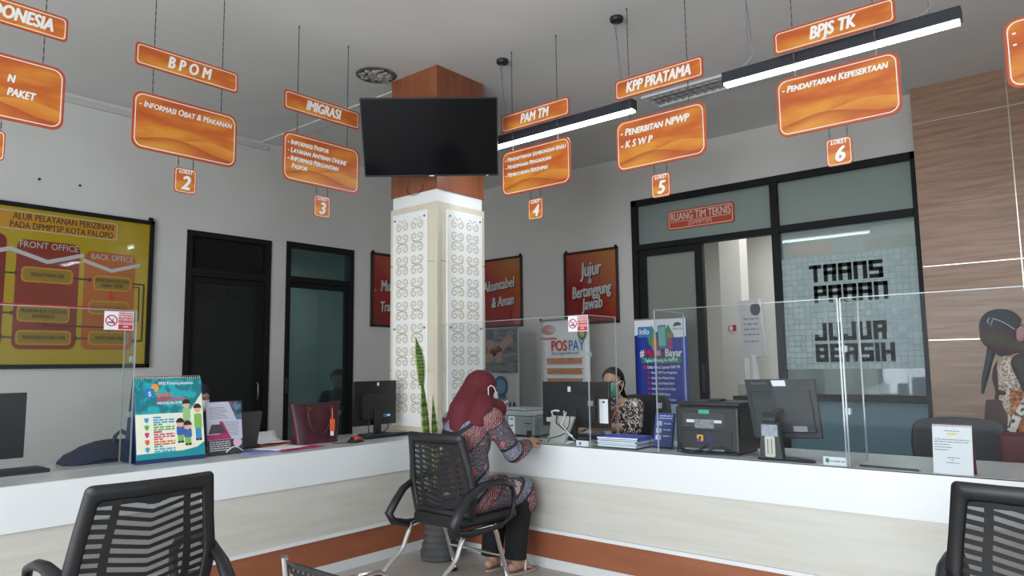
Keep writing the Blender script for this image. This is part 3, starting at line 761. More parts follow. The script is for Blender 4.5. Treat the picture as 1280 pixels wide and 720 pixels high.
def arrow(pts, m_, w_=0.013):
    mb = MB()
    for (ax, az), (bx, bz) in zip(pts[:-1], pts[1:]):
        d = Vector((bx - ax, bz - az)); n = Vector((-d.y, d.x)).normalized() * w_ / 2
        mb.prism([(ax + n.x, az + n.y), (ax - n.x, az - n.y), (bx - n.x, bz - n.y), (bx + n.x, bz + n.y)], -0.0158, -0.0146)
    (ax, az), (bx, bz) = pts[-2:]
    d = Vector((bx - ax, bz - az)).normalized(); n = Vector((-d.y, d.x)) * w_ * 1.7
    mb.prism([(bx + n.x, bz + n.y), (bx - n.x, bz - n.y), (bx + d.x * w_ * 2.6, bz + d.y * w_ * 2.6)], -0.0158, -0.0146)
    mb.build('arrow', m_, pn)
ARW = mat('dark_olive_print', (0.05, 0.045, 0.02), 0.5)
arrow([(-0.16, 2.05), (-0.06, 2.05)], ARW); arrow([(0.37, 2.04), (0.48, 2.04)], ARW); arrow([(0.67, 1.955), (0.67, 1.90)], REDINK); arrow([(0.49, 1.805), (-0.12, 1.80)], REDINK, 0.01)
arrow([(-0.16, 1.73), (-0.07, 1.73)], ARW); arrow([(0.16, 1.655), (0.16, 1.635), (0.665, 1.635), (0.665, 1.625)], ARW); arrow([(0.495, 1.535), (0.41, 1.535)], ARW); arrow([(-0.035, 1.535), (-0.12, 1.535)], ARW)
arrow([(0.84, 2.03), (0.94, 2.03), (0.94, 1.52), (0.875, 1.52)], ARW); arrow([(0.84, 2.0), (0.90, 2.0), (0.90, 1.70), (0.87, 1.70)], ARW, 0.009)

# ---- framed red posters
def poster_mat(name, c0, c1, c2, ang):
    m = mat(name, c0, 0.22, coat=0.7); N, L, b = nodes(m)
    tc = N.new('ShaderNodeTexCoord'); mp = N.new('ShaderNodeMapping'); mp.inputs['Rotation'].default_value = (0, ang, 0)
    sp = N.new('ShaderNodeSeparateXYZ'); nz = N.new('ShaderNodeTexNoise'); nz.inputs['Scale'].default_value = 3.0
    ad = N.new('ShaderNodeMath'); ad.operation = 'MULTIPLY_ADD'; ad.inputs[1].default_value = 0.35
    mr = N.new('ShaderNodeMapRange'); mr.inputs[1].default_value = -0.35; mr.inputs[2].default_value = 0.62
    r = ramp(N, [(0.0, c0), (0.5, c1), (1.0, c2)])
    L.new(tc.outputs['Object'], mp.inputs[0]); L.new(mp.outputs[0], sp.inputs[0]); L.new(tc.outputs['Object'], nz.inputs['Vector'])
    L.new(nz.outputs['Fac'], ad.inputs[0]); L.new(sp.outputs['X'], ad.inputs[2]); L.new(ad.outputs[0], mr.inputs[0]); L.new(mr.outputs[0], r.inputs[0]); L.new(r.outputs[0], b.inputs['Base Color'])
    return m
SH = mat('letter_shadow_print', (0.03, 0.008, 0.006), 0.5)
def poster(name, label, x, y, rz, w_, z0, z1, pm, rows):
    t = thing(name, label, 'poster', (x, y, (z0 + z1) / 2), rz); h = (z1 - z0) / 2; w_ /= 2; e = 0.026
    f = MB()
    for a in ((-w_, w_, h - e, h), (-w_, w_, -h, -h + e), (-w_, -w_ + e, -h, h), (w_ - e, w_, -h, h)): f.box(a[0], a[1], -0.03, 0, a[2], a[3])
    f.build('frame', mat('dark_poster_frame', (0.022, 0.012, 0.010), 0.35), t, bevel=0.003)
    for sx in (-w_ + 0.03, w_ - 0.03): MB().box(sx - 0.012, sx + 0.012, -0.02, 0, h, h + 0.025).build('hanging_lug', FRAME, t)
    p = MB().box(-w_ + e, w_ - e, -0.012, -0.002, -h + e, h - e).build('print', pm, t)
    k = dict(align='CENTER', shear=0.22, bold=0.026, sx=0.62, rot=0.08)
    letters('lettering_shadow', [(s_, px + 0.010, pz - 0.010, sz, {**k, **q, 'bold': 0.04}) for s_, px, pz, sz, q in rows], SH, p, -0.0125)
    letters('lettering', [(s_, px, pz, sz, {**k, **q}) for s_, px, pz, sz, q in rows], mat('silver_lettering', (0.50, 0.50, 0.49), 0.4), p, -0.0135)
    return t
RP = poster_mat('red_orange_poster_print', (0.16, 0.010, 0.010), (0.27, 0.016, 0.012), (0.38, 0.13, 0.02), 0.75)
poster('framed_poster', 'red framed poster reading Jujur & Bertanggung Jawab, left of the glazed partition', XR - 0.003, 4.697, -PI / 2, 0.765, 1.732, 2.612, RP,
       [('Jujur', 0.0, 0.21, 0.24, {}), ('&', -0.015, 0.085, 0.13, {}), ('Bertanggung', -0.005, -0.045, 0.20, dict(sx=0.55)), ('Jawab', 0.01, -0.20, 0.195, {})])
poster('framed_poster', 'red framed poster half hidden behind the right side of the pillar, ending untabel & Aman', XR - 0.003, 6.125, -PI / 2, 0.76, 1.752, 2.665, RP,
       [('Akuntabel', -0.03, 0.10, 0.19, dict(sx=0.70)), ('& Aman', 0.04, -0.12, 0.19, {})])
poster('framed_poster', 'red framed poster half hidden behind the left side of the pillar, starting M and Tra', 5.765, YL - 0.003, 0, 0.76, 1.735, 2.625, RP,
       [('Mudah &', -0.02, 0.06, 0.19, {}), ('Transparan', 0.0, -0.19, 0.17, dict(sx=0.62))])

# ---- plaque over the door
t = thing('room_plaque', 'red plaque reading RUANG TIM TEKNIS on the frosted pane above the door', 'plaque', (XR + 0.024, 3.300, 2.822), -PI / 2)
b_ = MB().prism(rrect(-0.382, 0.382, -0.108, 0.108, 0.03), -0.012, 0.0).build('plate', mat('red_plaque', (0.50, 0.075, 0.03), 0.35), t)
MB().ring(rrect(-0.365, 0.365, -0.093, 0.093, 0.025), rrect(-0.36, 0.36, -0.088, 0.088, 0.022), -0.0126, -0.0116).build('white_outline', LETTER, b_)
letters('lettering', [('RUANG TIM TEKNIS', 0.0, 0.030, 0.118, dict(align='CENTER', sx=0.66, bold=0.012)), ('(DPMPTSP)', 0.0, -0.055, 0.06, dict(align='CENTER', sx=0.9, gap=1.1))], mat('plaque_lettering', (0.72, 0.60, 0.54), 0.5), b_, -0.0128)
MB().box(-0.345, 0.345, -0.0127, -0.0117, -0.022, -0.018).build('white_rule', LETTER, b_)
# small no-smoking notice on the door 2 pane and on the office wall
def small_notice(name, label, x, y, z, rz, w_, h_):
    t = thing(name, label, 'notice', (x, y, z), rz)
    MB().box(-w_ / 2, w_ / 2, -0.002, 0, -h_ / 2, h_ / 2).build('notice_card', PAPER, t)
    MB().ring(circ(-w_ * .25, 0, h_ * .4), circ(-w_ * .25, 0, h_ * .3), -0.003, -0.002).build('red_ring', REDINK, t)
    MB().box(0.0, w_ / 2 - .003, -0.003, -0.002, -h_ * .42, h_ * .42).build('red_panel', REDINK, t)
    return t
small_notice('no_smoking_notice', 'tiny red and white notice seen through the glass of the teal door', 4.53, 8.995, 1.86 + 0.22, 0, 0.17, 0.10)
small_notice('no_smoking_notice', 'small red notice on the white wall inside the technical room', 9.14 - 0.245, 3.75, 1.70, -PI / 2, 0.10, 0.10)

# ---- two screw holes in the wall
for i, (x, z, lb) in enumerate(((1.927, 2.847, 'left of two small dark screw plugs in the wall above the flow-chart board'), (2.233, 2.85, 'right of two small dark screw plugs in the wall above the flow-chart board'))):
    o = MB().lathe([(0.011, 0), (0.010, 0.006), (0.006, 0.009), (0.0, 0.009)], (0, 0, 0), 12)
    o.v = [Vector((p.x, -p.z, p.y)) for p in o.v]
    tag(o.build('wall_plug', INK, loc=(x, YL, z)), lb, 'wall plug', 'wall plugs')

# ---- roll-up banners
def banner(name, label, x, y, rz, w_, z1, m_, zb=0.0):
    t = thing(name, label, 'banner', (x, y, 0), rz)
    # slightly bowed sheet
    rows = [[(w_ * (j / 8 - 0.5), 0.010 * math.sin(PI * j / 8) * (1 - i / 10) + 0.004 * math.sin(i * 0.9), 0.07 + (z1 - 0.07) * i / 12) for j in range(9)] for i in range(13)]
    s_ = MB().grid(rows).build('banner_sheet', m_, t, solid=0.0012)
    MB().box(-w_ / 2, w_ / 2, -0.008, 0.010, z1 - 0.008, z1 + 0.008).build('top_rail', STEEL, t)
    MB().box(-w_ / 2 - 0.01, w_ / 2 + 0.01, -0.06, 0.06, 0.0, 0.075).build('base_cassette', STEEL, t, bevel=0.01)
    MB().cyl((0, 0.03, 0.07), (0, 0.03, z1), 0.006).build('pole', STEEL, t)
    return t, s_
t, s_ = banner('roll_up_banner', 'white POSPAY roll-up banner standing behind the clerk', 6.55, 4.735, -PI / 2, 0.68, 1.765, PAPER)
for sx in (-0.33, 0.33): MB().ell((sx, -0.004, 1.775), (0.014, 0.012, 0.022)).build('corner_clip', BLACK, t)
y = -0.012
letters('lettering', [('POS', 0.045, 1.466, 0.165, dict(align='RIGHT', bold=0.035, sx=0.76))], mat('red_print', srgb(205, 70, 55), 0.6), s_, y)
letters('lettering', [('PAY', 0.06, 1.466, 0.165, dict(sx=0.74, bold=0.006))], BLUEINK, s_, y)
letters('lettering', [('Bayar tagihan lebih mudah', 0.02, 1.388, 0.045, dict(align='CENTER', sx=0.8, bold=0.015))], GREYINK, s_, y)
letters('lettering', [('PT POS INDONESIA', -0.21, 1.555, 0.034, dict(align='CENTER', bold=0.03, sx=0.8))], REDINK, s_, y)
lg = MB()
for k in range(3): lg.ring(circ(-0.21, 1.655, 0.10 - k * 0.028, 0.055 - k * 0.015), circ(-0.21 + 0.006, 1.655, 0.09 - k * 0.028, 0.046 - k * 0.015), y - 0.001, y)
lg.prism([(-0.31, 1.64), (-0.12, 1.665), (-0.31, 1.652)], y - 0.002, y - 0.001)
lg.build('postal_emblem', mat('salmon_print', srgb(205, 120, 100), 0.6), s_)
sh = MB().prism(circ(0.25, 1.60, 0.062, 0.075), y - 0.001, y).build('town_crest', mat('crest_green', srgb(90, 125, 95), 0.6), s_)
MB().prism(circ(0.25, 1.605, 0.035, 0.045), y - 0.002, y - 0.001).build('crest_centre', mat('crest_yellow', srgb(190, 170, 90), 0.6), sh)
TAN = mottled('tan_print', srgb(206, 150, 110), srgb(170, 105, 70), (3, 1, 9), 9, 0.6)
for zz in (1.298, 1.185, 1.072, 0.958, 0.845, 0.73):
    MB().box(-0.24, 0.24, y - 0.001, y, zz - 0.030, zz + 0.030).build('printed_strip', TAN, s_)
    MB().box(-0.27, 0.27, y - 0.001, y, zz + 0.030, zz + 0.036).build('strip_rule', TAN, s_)

IB = mat('blue_banner_print', srgb(40, 62, 160), 0.5)
t, s_ = banner('roll_up_banner', 'blue roll-up banner headed Bayar standing before the technical room door', 6.66, 3.592, -PI / 2, 0.60, 1.722, IB)
y = -0.013
# white cloud at the top
MB().prism([(-0.295, 1.715), (0.295, 1.715)] + [(0.295 - 0.59 * i / 14, 1.55 + 0.03 * math.cos(i / 14 * PI * 2 + 2.2) + 0.02 * (i / 14)) for i in range(15)], y - 0.0008, y).build('white_sky', PAPER, s_)
b_ = MB().prism(rrect(-0.255, -0.10, 1.535, 1.645, 0.012), y - 0.002, y - 0.0009).build('info_badge', mat('badge_blue', srgb(60, 130, 190), 0.5), s_)
letters('lettering', [('info', -0.178, 1.592, 0.085, dict(align='CENTER', bold=0.02, sx=0.9))], PAPER, b_, y - 0.0024)
ph = MB().prism(rrect(-0.02, 0.075, 1.41, 1.655, 0.015), y - 0.003, y - 0.0009).build('phone_picture', mat('phone_edge', srgb(90, 110, 160), 0.5), s_)
MB().prism(rrect(-0.012, 0.067, 1.44, 1.64, 0.01), y - 0.0036, y - 0.003).build('phone_screen', mat('phone_screen', srgb(110, 185, 175), 0.5), ph)
for cx, cz, m_, nm in ((-0.06, 1.50, (200, 120, 60), 'figure_print'), (0.115, 1.50, (150, 70, 120), 'figure_print')):
    MB().prism(rrect(cx - 0.03, cx + 0.03, cz - 0.11, cz + 0.02, 0.02), y - 0.003, y - 0.002).build(nm, mat('fig%d' % m_[0], srgb(*m_), 0.6), s_)
    MB().prism(circ(cx, cz + 0.045, 0.026, 0.03), y - 0.003, y - 0.002).build('head_print', mat('fig_head', srgb(170, 115, 80), 0.6), s_)
for cx in (-0.09, 0.10): MB().prism([(cx - 0.06, 1.55), (cx, 1.66), (cx + 0.06, 1.55), (cx + 0.03, 1.44), (cx - 0.03, 1.44)], y - 0.0018, y - 0.0009).build('leaf_print', mat('leaf_green', srgb(60, 140, 100), 0.6), s_)
MB().prism([(0.155, 1.635)] + circ(0.205, 1.645, 0.045, 0.035, 9)[0:5] + [(0.155, 1.635)], y - 0.002, y - 0.0009).build('agency_emblem', mat('emblem_teal', srgb(40, 90, 110), 0.6), s_)
letters('lettering', [('PAM TM', 0.205, 1.607, 0.03, dict(align='CENTER', bold=0.02))], BLUEINK, s_, y - 0.0012, )
letters('lettering', [('#', -0.235, 1.365, 0.108, dict(bold=0.03, sx=0.8))], PAPER, s_, y - 0.004)
letters('lettering', [('Mudah', -0.175, 1.365, 0.108, dict(bold=0.03, sx=0.72))], REDINK, s_, y - 0.004)
letters('lettering', [('Bayar', 0.055, 1.365, 0.108, dict(bold=0.03, sx=0.78))], PAPER, s_, y - 0.004)
b_ = MB().box(-0.22, 0.235, y - 0.0018, y - 0.0005, 1.262, 1.325).build('green_strip', mat('strip_green', srgb(40, 130, 115), 0.5), s_)
letters('lettering', [('Tagihan Rekening Air PAMTM', 0.005, 1.293, 0.050, dict(align='CENTER', bold=0.015, sx=0.62))], PAPER, b_, y - 0.0022)
rows_ = [('Daftar Loket Layanan PAM TM', 1.222, -0.155), ('Kantor PAM Tirta Mangkaluku', 1.167, -0.11), ('Kantor Unit Wilayah Utara', 1.112, -0.11), ('Kantor Unit Wilayah Barat', 1.057, -0.11), ('Kantor Pos dan Giro Palopo', 1.002, -0.11), ('Kantor PDAM Palopo', 0.947, -0.11), ('Kantor Unit Wilayah Selatan', 0.892, -0.11)]
for i, (s2, zz, xx) in enumerate(rows_):
    letters('lettering', [(s2, xx, zz, 0.045 if i == 0 else 0.036, dict(bold=0.02, sx=0.66))], PAPER, s_, y - 0.001)
    MB().prism(circ(xx - 0.03, zz, 0.016 if i else 0.02), y - 0.0015, y - 0.0003).build('red_bullet', REDINK, s_)
MB().box(-0.29, 0.29, y - 0.0012, y - 0.0002, 0.1, 0.85).build('pale_foot', mat('pale_blue_print', srgb(170, 200, 220), 0.5), s_)

GB = mat('grey_banner_print', srgb(176, 178, 180), 0.6)
t, s_ = banner('roll_up_banner', 'grey roll-up banner showing joined hands, just right of the pillar', 6.55, 5.70, -PI / 2, 0.60, 1.70, GB)
y = -0.013
MB().box(-0.29, 0.29, y - 0.0008, y, 1.17, 1.69).build('photo_ground', mottled('photo_grey', srgb(70, 72, 74), srgb(120, 122, 124), (1, 1, 6), 4, 0.6), s_)
SK = mat('hand_print', srgb(150, 122, 105), 0.6)
def hand_print(x0, z0, x1, z1, w_):
    d = Vector((x1 - x0, z1 - z0)); n = Vector((-d.y, d.x)).normalized() * w_
    p = [(x0 + n.x, z0 + n.y), (x0 - n.x, z0 - n.y), (x1 - n.x * 1.2, z1 - n.y * 1.2), (x1 + n.x * 1.2, z1 + n.y * 1.2)]
    mb = MB().prism(p, y - 0.0016, y - 0.0008)
    for i in range(4):
        c = Vector((x1, z1)) + n * (0.95 - i * 0.62) + d.normalized() * 0.02
        mb.prism(circ(c.x, c.y, 0.026, 0.03, 12), y - 0.0022, y - 0.0012)
    mb.build('hand_picture', SK, s_)
hand_print(-0.17, 1.62, -0.12, 1.45, 0.05); hand_print(0.02, 1.30, -0.03, 1.40, 0.05); hand_print(-0.22, 1.33, -0.10, 1.40, 0.05); hand_print(0.20, 1.60, 0.02, 1.47, 0.05)
MB().prism([(-0.19, 1.69), (-0.08, 1.69), (-0.10, 1.56), (-0.21, 1.58)], y - 0.003, y - 0.002).build('sleeve_picture', mat('sleeve_blue', srgb(70, 85, 105), 0.6), s_)
MB().prism([(-0.16, 1.44), (0.04, 1.47), (0.06, 1.43), (-0.14, 1.40)], y - 0.003, y - 0.002).build('red_cloth_picture', mat('cloth_red', srgb(90, 35, 35), 0.6), s_)
em = MB().prism(circ(0.02, 1.01, 0.11, 0.125, 28), y - 0.001, y).build('round_emblem', mat('emblem_blue', srgb(40, 75, 110), 0.5), s_)
MB().prism(circ(0.02, 1.01, 0.08, 0.09, 24), y - 0.002, y - 0.001).build('emblem_centre', mat('emblem_light', srgb(80, 130, 165), 0.5), em)
letters('lettering', [('AIDPS', 0.05, 0.872, 0.06, dict(align='CENTER', bold=0.02, sx=0.8))], INK, s_, y)
letters('lettering', [('IA', 0.275, 0.748, 0.20, dict(align='RIGHT', bold=0.03, sx=0.7))], mat('purple_print', srgb(60, 50, 115), 0.6), s_, y)

# ---- things in the technical room, seen through the opening
t = thing('standing_display', 'narrow white display with a dark crest on a pole inside the technical room', 'display stand', (8.15, 3.20, 0), -PI / 2)
MB().box(-0.16, 0.16, -0.12, 0.12, 0, 1.02).build('cabinet_base', mat('pale_grey', (0.5, 0.51, 0.5), 0.5), t, bevel=0.01)
MB().cyl((0, 0, 1.02), (0, 0, 1.34), 0.05).build('post', WHITE, t)
a = M3(0.0, -0.08, 0)
b_ = MB().box(-0.125, 0.125, -0.035, 0.035, 1.32, 1.98, rot=a).build('display_board', mat('pale_board', (0.58, 0.58, 0.62), 0.5), t)
MB().prism(circ(0.055, 1.87, 0.06, 0.075), -0.037, -0.035).build('dark_crest', mat('crest_grey', (0.10, 0.11, 0.12), 0.6), b_)
for i, zz in enumerate((1.76, 1.70, 1.64, 1.58, 1.50)): bars(MB(), -0.09, 0.09, zz, 0.014, -0.0362, seed=i).build('printed_line', GREYINK, b_)
t = thing('office_desk', 'dark desk edge inside the technical room below the display', 'desk', (7.75, 3.12, 0), 0)
MB().box(-0.2, 0.2, -0.36, 0.10, 0.86, 0.90).build('desk_top', mat('dark_wood', (0.05, 0.03, 0.02), 0.4), t); MB().box(-0.18, 0.18, -0.34, 0.08, 0, 0.86).build('desk_body', mat('dark_wood', (0.05, 0.03, 0.02), 0.4), t)
t = thing('office_chair', 'dark chair standing inside the technical room behind the display', 'chair', (8.9, 2.92, 0), -PI / 2)
MB().prism(rrect(-0.25, 0.25, 0.55, 1.30, 0.08), -0.04, 0.04).build('backrest', DARKGREY, t, bevel=0.015)
MB().box(-0.25, 0.25, -0.48, 0.0, 0.45, 0.53).build('seat', DARKGREY, t, bevel=0.02); MB().cyl((0, -0.24, 0.0), (0, -0.24, 0.45), 0.03).build('column', STEEL, t)
t = thing('blue_board', 'blue board on the far wall of the technical room beside the mullion', 'board', (10.19, 3.42, 1.55), -PI / 2)
MB().box(-0.16, 0.16, -0.03, 0.0, -0.25, 0.25).build('board_face', mat('royal_blue', srgb(30, 60, 150), 0.5), t, bevel=0.008)
MB().box(-0.17, 0.17, -0.035, 0.0, 0.25, 0.28).build('board_edge', mat('navy', srgb(20, 35, 90), 0.5), t)

t = thing('reflection_block', 'added blue block behind the block-patterned film, imitating a blue reflection', 'reflection_block', (8.2, 1.62, 0), -PI / 2)  # made-up blue block imitating a reflection in the partition glass
BC = mat('reflection_blue', srgb(45, 105, 190), 0.5)
MB().box(-0.30, 0.30, 0.0, 0.4, 0.0, 1.78).build('reflection_body', BC, t, bevel=0.01)
for sx in (-0.15, 0.15): MB().box(sx - 0.14, sx + 0.14, -0.012, 0.0, 0.06, 1.72).build('reflection_front', BC, t, bevel=0.004)
# ================================================================== CLEAR SCREENS ON THE COUNTERS
PLEXI = see_through('clear_acrylic', (0.955, 0.97, 0.97), 0.0, 0.015, 0.012, (0.75, 0.78, 0.80))
PEDGE = see_through('acrylic_edge', (0.75, 0.80, 0.82), 0.06, 0.1, 0.45, (0.80, 0.86, 0.88))
NSX = [0]
def plexi(label, x, y, rz, w_, h, wings, sticker=None, depth=0.36):
    """local x along the screen, front at -y, standing on the counter"""
    t = thing('clear_counter_screen', label, 'counter screen', (x, y, TOP + 0.0012), rz, 'clear acrylic screens on the counters')
    T = 0.005
    p = MB().box(0, w_, -T / 2, T / 2, 0, h).build('front_sheet', PLEXI, t)
    MB().box(0, w_, -T / 2 - .0006, T / 2 + .0006, h - 0.004, h).build('polished_edge', PEDGE, p)
    for ex in (0.0, w_): MB().box(ex - 0.0035, ex + 0.0035, -T / 2 - .0006, T / 2 + .0006, 0, h - 0.004).build('polished_edge', PEDGE, p)
    MB().box(0, w_, -T / 2 - .0006, T / 2 + .0006, 0, 0.004).build('polished_edge', PEDGE, p)
    for wx in wings:
        q = MB().box(wx - T / 2, wx + T / 2, T / 2 + 0.001, depth, 0, h).build('side_sheet', PLEXI, t)
        MB().box(wx - T / 2 - .0006, wx + T / 2 + .0006, T / 2 + 0.001, depth, h - 0.004, h).build('polished_edge', PEDGE, q)
        MB().box(wx - T / 2 - .0006, wx + T / 2 + .0006, depth - 0.006, depth, 0, h - 0.004).build('polished_edge', PEDGE, q)
        for z in (0.25, 0.55): MB().box(wx - 0.012, wx + 0.012, 0.004, 0.03, z, z + 0.03).build('corner_bracket', PEDGE, q)
    if sticker:
        sx, sz, nm, sl = sticker
        s_ = MB().box(sx - 0.075, sx + 0.075, -T / 2 - 0.0015, -T / 2 - 0.0004, sz - 0.05, sz + 0.05).build('no_smoking_sticker', PAPER, t)
        RB = mat('sticker_red', srgb(190, 35, 65), 0.5); yy = -T / 2 - 0.0016
        MB().box(sx - 0.003, sx + 0.071, yy - 0.0006, yy, sz - 0.046, sz + 0.046).build('red_panel', RB, s_)
        MB().ring(circ(sx - 0.039, sz, 0.031, n=28), circ(sx - 0.039, sz, 0.025, n=28), yy - 0.0009, yy).build('red_ring', RB, s_)
        MB().prism([(sx - 0.060, sz + 0.019), (sx - 0.056, sz + 0.023), (sx - 0.018, sz - 0.019), (sx - 0.022, sz - 0.023)], yy - 0.0012, yy).build('red_bar', RB, s_)
        MB().box(sx - 0.056, sx - 0.022, yy - 0.0007, yy, sz - 0.014, sz - 0.007).tube([(sx - 0.03, yy - .0006, sz - 0.004), (sx - 0.034, yy - .0006, sz + 0.004), (sx - 0.028, yy - .0006, sz + 0.012)], 0.0018, 5).build('cigarette', INK, s_)
        letters('lettering', [('DILARANG', sx + 0.034, sz + 0.036, 0.017, dict(align='CENTER', bold=0.02, sx=0.85)), ('MEROKOK', sx + 0.034, sz + 0.021, 0.017, dict(align='CENTER', bold=0.02, sx=0.85)), ('DI AREA INI', sx + 0.034, sz + 0.006, 0.015, dict(align='CENTER', bold=0.02, sx=0.85)),
                              ('NO SMOKING', sx + 0.034, sz - 0.017, 0.014, dict(align='CENTER', bold=0.02, sx=0.85)), ('AREA', sx + 0.034, sz - 0.032, 0.014, dict(align='CENTER', bold=0.02, sx=0.85))], LETTER, s_, yy - 0.0013)
        MB().box(sx - 0.001, sx + 0.069, yy - 0.001, yy, sz - 0.0075, sz - 0.006).build('white_rule', LETTER, s_)
    return t
plexi('clear screen on the left counter in front of the monitor and the navy bag', 0.35, 4.125, 0, 1.335, 0.832, (1.331,), (1.245, 0.772, '', ''), 0.135)
plexi('clear screen between the pillar and the clerk, with a no-smoking sticker in its corner', XC + 0.03, 3.78, -PI / 2, 1.285, 0.812, (1.281,), (1.215, 0.760, '', ''), 0.33)
plexi('clear screen in front of the black printer and the slanted till monitor', XC + 0.03, 2.03, -PI / 2, 1.005, 0.814, (0.004,), None, 0.36)
plexi('clear screen at the right in front of the white desk calendar', XC + 0.03, 1.012, -PI / 2, 1.40, 0.814, (0.004, 1.396), None, 0.30)

# ================================================================== OFFICE THINGS
def monitor(name, label, x, y, rz, w_, h, zb, mark=None, screen_back=True, base=(0.24, 0.17), tilt=0.0):
    """seen from behind: the back is the -y side"""
    t = thing(name, label, 'monitor', (x, y, TOP + 0.001), rz)
    c = MB().box(-w_ / 2, w_ / 2, -0.012, 0.012, zb, zb + h)
    c.build('panel', SATIN, t, bevel=0.004)
    MB().prism(rrect(-w_ * .33, w_ * .33, zb + h * .14, zb + h * .72, 0.02), -0.034, -0.011).build('back_housing', BLACK, t, bevel=0.006)
    MB().box(-w_ / 2 + 0.012, w_ / 2 - 0.012, 0.0121, 0.0135, zb + 0.018, zb + h - 0.012).build('screen', mat('glossy_screen', (0.006, 0.006, 0.007), 0.13), t)
    MB().box(-0.03, 0.03, -0.045, -0.02, 0.012, zb + h * .4).build('stand_neck', BLACK, t, bevel=0.004)
    MB().slab([(px, pz - 0.02) for px, pz in rrect(-base[0] / 2, base[0] / 2, -base[1] / 2, base[1] / 2, 0.05)], 0, 0.014).build('stand_foot', BLACK, t, bevel=0.003)
    return t
# ---- left counter
# monitor at the frame's left edge
p0 = onY(36, 500, 4.36); p1 = onY(36, 592, 4.36)
t = monitor('computer_monitor', 'black monitor behind the clear screen, cut off by the left edge', p0.x - 0.255, 4.40, 0, 0.51, 0.335, 0.06, base=(0.26, 0.18))
# black keyboard tray strip in front of it
t = thing('keyboard', 'black keyboard lying before the monitor at the left edge', 'keyboard', (1.09, 4.215, TOP + 0.001), 0.0)
MB().prism(rrect(-0.22, 0.22, 0.0, 0.022, 0.006), -0.07, 0.07).build('keyboard_case', BLACK, t, bevel=0.004)
k = MB()
for r_ in range(5):
    for c_ in range(14): k.box(-0.205 + c_ * 0.0293, -0.205 + c_ * 0.0293 + 0.024, -0.06 + r_ * 0.024, -0.04 + r_ * 0.024, 0.022, 0.027)
tag(k.build('keys', DARKGREY, t), kind='stuff')
# navy bag lying flat
t = thing('fabric_bag', 'dark navy fabric bag lying on the left counter behind the clear screen', 'bag', (1.62, 4.405, TOP + 0.001))
prof = [(-0.19, 0.012), (-0.15, 0.055), (-0.08, 0.088), (0.0, 0.108), (0.08, 0.122), (0.15, 0.112), (0.20, 0.07), (0.225, 0.02)]
rows = []
for i in range(9):
    v = -1 + i / 4; row = []
    for px, hz in prof:
        s_ = math.sqrt(max(0, 1 - v * v)); row.append((px * (0.75 + .25 * s_), v * 0.125, max(0.003, hz * (0.15 + .85 * s_) + 0.006 * math.sin(px * 60 + v * 5))))
    rows.append(row)
NAVY = mottled('navy_cloth', (0.008, 0.010, 0.028), (0.016, 0.019, 0.045), nscale=14, rough=0.75, bump=0.3)
mb = MB().grid(rows); mb.slab([(-0.19, -0.05), (0.0, -0.125), (0.2, -0.08), (0.225, 0.05), (0.0, 0.125), (-0.18, 0.06)], 0.0, 0.012)
mb.build('bag_body', NAVY, t)
MB().tube([(0.06, -0.06, 0.09), (0.07, -0.06, 0.14), (0.10, -0.05, 0.165), (0.14, -0.05, 0.14), (0.17, -0.05, 0.10)], 0.013, 8, flat=(1.6, .6)).build('bag_strap', NAVY, t)
MB().tube([(-0.17, -0.03, 0.03), (-0.05, -0.06, 0.085), (0.08, -0.06, 0.105), (0.19, -0.04, 0.085)], 0.0025, 5).build('zip', mat('zip_grey', (0.05, 0.05, 0.07), 0.4), t)

# ---- teal desk calendar (A-frame)
t = thing('desk_calendar', 'tall teal spiral desk calendar with a drawn family, on the left counter', 'calendar', (1.872, 4.040, TOP + 0.001), -0.06)
cw, chh, lean = 0.366, 0.458, 0.10
TEAL = mat('teal_print', srgb(20, 140, 150), 0.4); NAVYC = mat('navy_card', srgb(22, 48, 92), 0.5); CREAM = mat('cream_print', srgb(232, 232, 208), 0.5)
def slant(mb, lean_, y0):
    for i, p in enumerate(mb.v): mb.v[i] = Vector((p.x, p.y + y0 + p.z * lean_, p.z))
    return mb
def cal(mb): return slant(mb, lean / chh, 0)
cal(MB().box(-cw / 2 - 0.004, cw / 2 + 0.004, -0.002, 0.002, 0.0, chh)).build('front_card', NAVYC, t)
bk_ = MB().box(-cw / 2 - 0.004, cw / 2 + 0.004, -0.002, 0.002, 0.0, chh); slant(bk_, -lean / chh, 2 * lean + 0.004); bk_.build('back_card', NAVYC, t)
MB().box(-cw / 2, cw / 2, 0.0, 2 * lean, 0.0, 0.003).build('base_card', NAVYC, t)
pg = cal(MB().box(-cw / 2, cw / 2, -0.005, -0.003, 0.022, chh - 0.004)).build('calendar_page', CREAM, t)
TEALM = mottled('teal_circuit_print', srgb(14, 120, 130), srgb(30, 165, 175), (1, 1, 1), 22, 0.45, detail=1, lo=.45, hi=.55)
cal(MB().box(-cw / 2, cw / 2, -0.0058, -0.005, 0.262, chh - 0.004)).build('teal_header', TEALM, pg)
cal(MB().prism([(-cw / 2, 0.022), (cw / 2, 0.022), (cw / 2, 0.095), (0.14, 0.068), (0.06, 0.055), (-cw / 2, 0.052)], -0.0056, -0.005)).build('teal_footer', TEAL, pg)
cal(MB().prism([(0.10, 0.255), (0.183, 0.37), (0.183, 0.24), (0.12, 0.22)], -0.0064, -0.0056)).build('cream_sweep', CREAM, pg)
sp = MB()
for i in range(30):
    x = -cw / 2 + 0.01 + i * (cw - 0.02) / 29
    sp.tube([(x, lean + 0.016 * math.cos(a) , chh - 0.002 + 0.014 * math.sin(a)) for a in [j * PI / 4 for j in range(8)]], 0.0016, 5, closed=True)
sp.build('spiral_binding', mat('spiral_wire', (0.6, 0.62, 0.64), 0.3, 1.0), t)
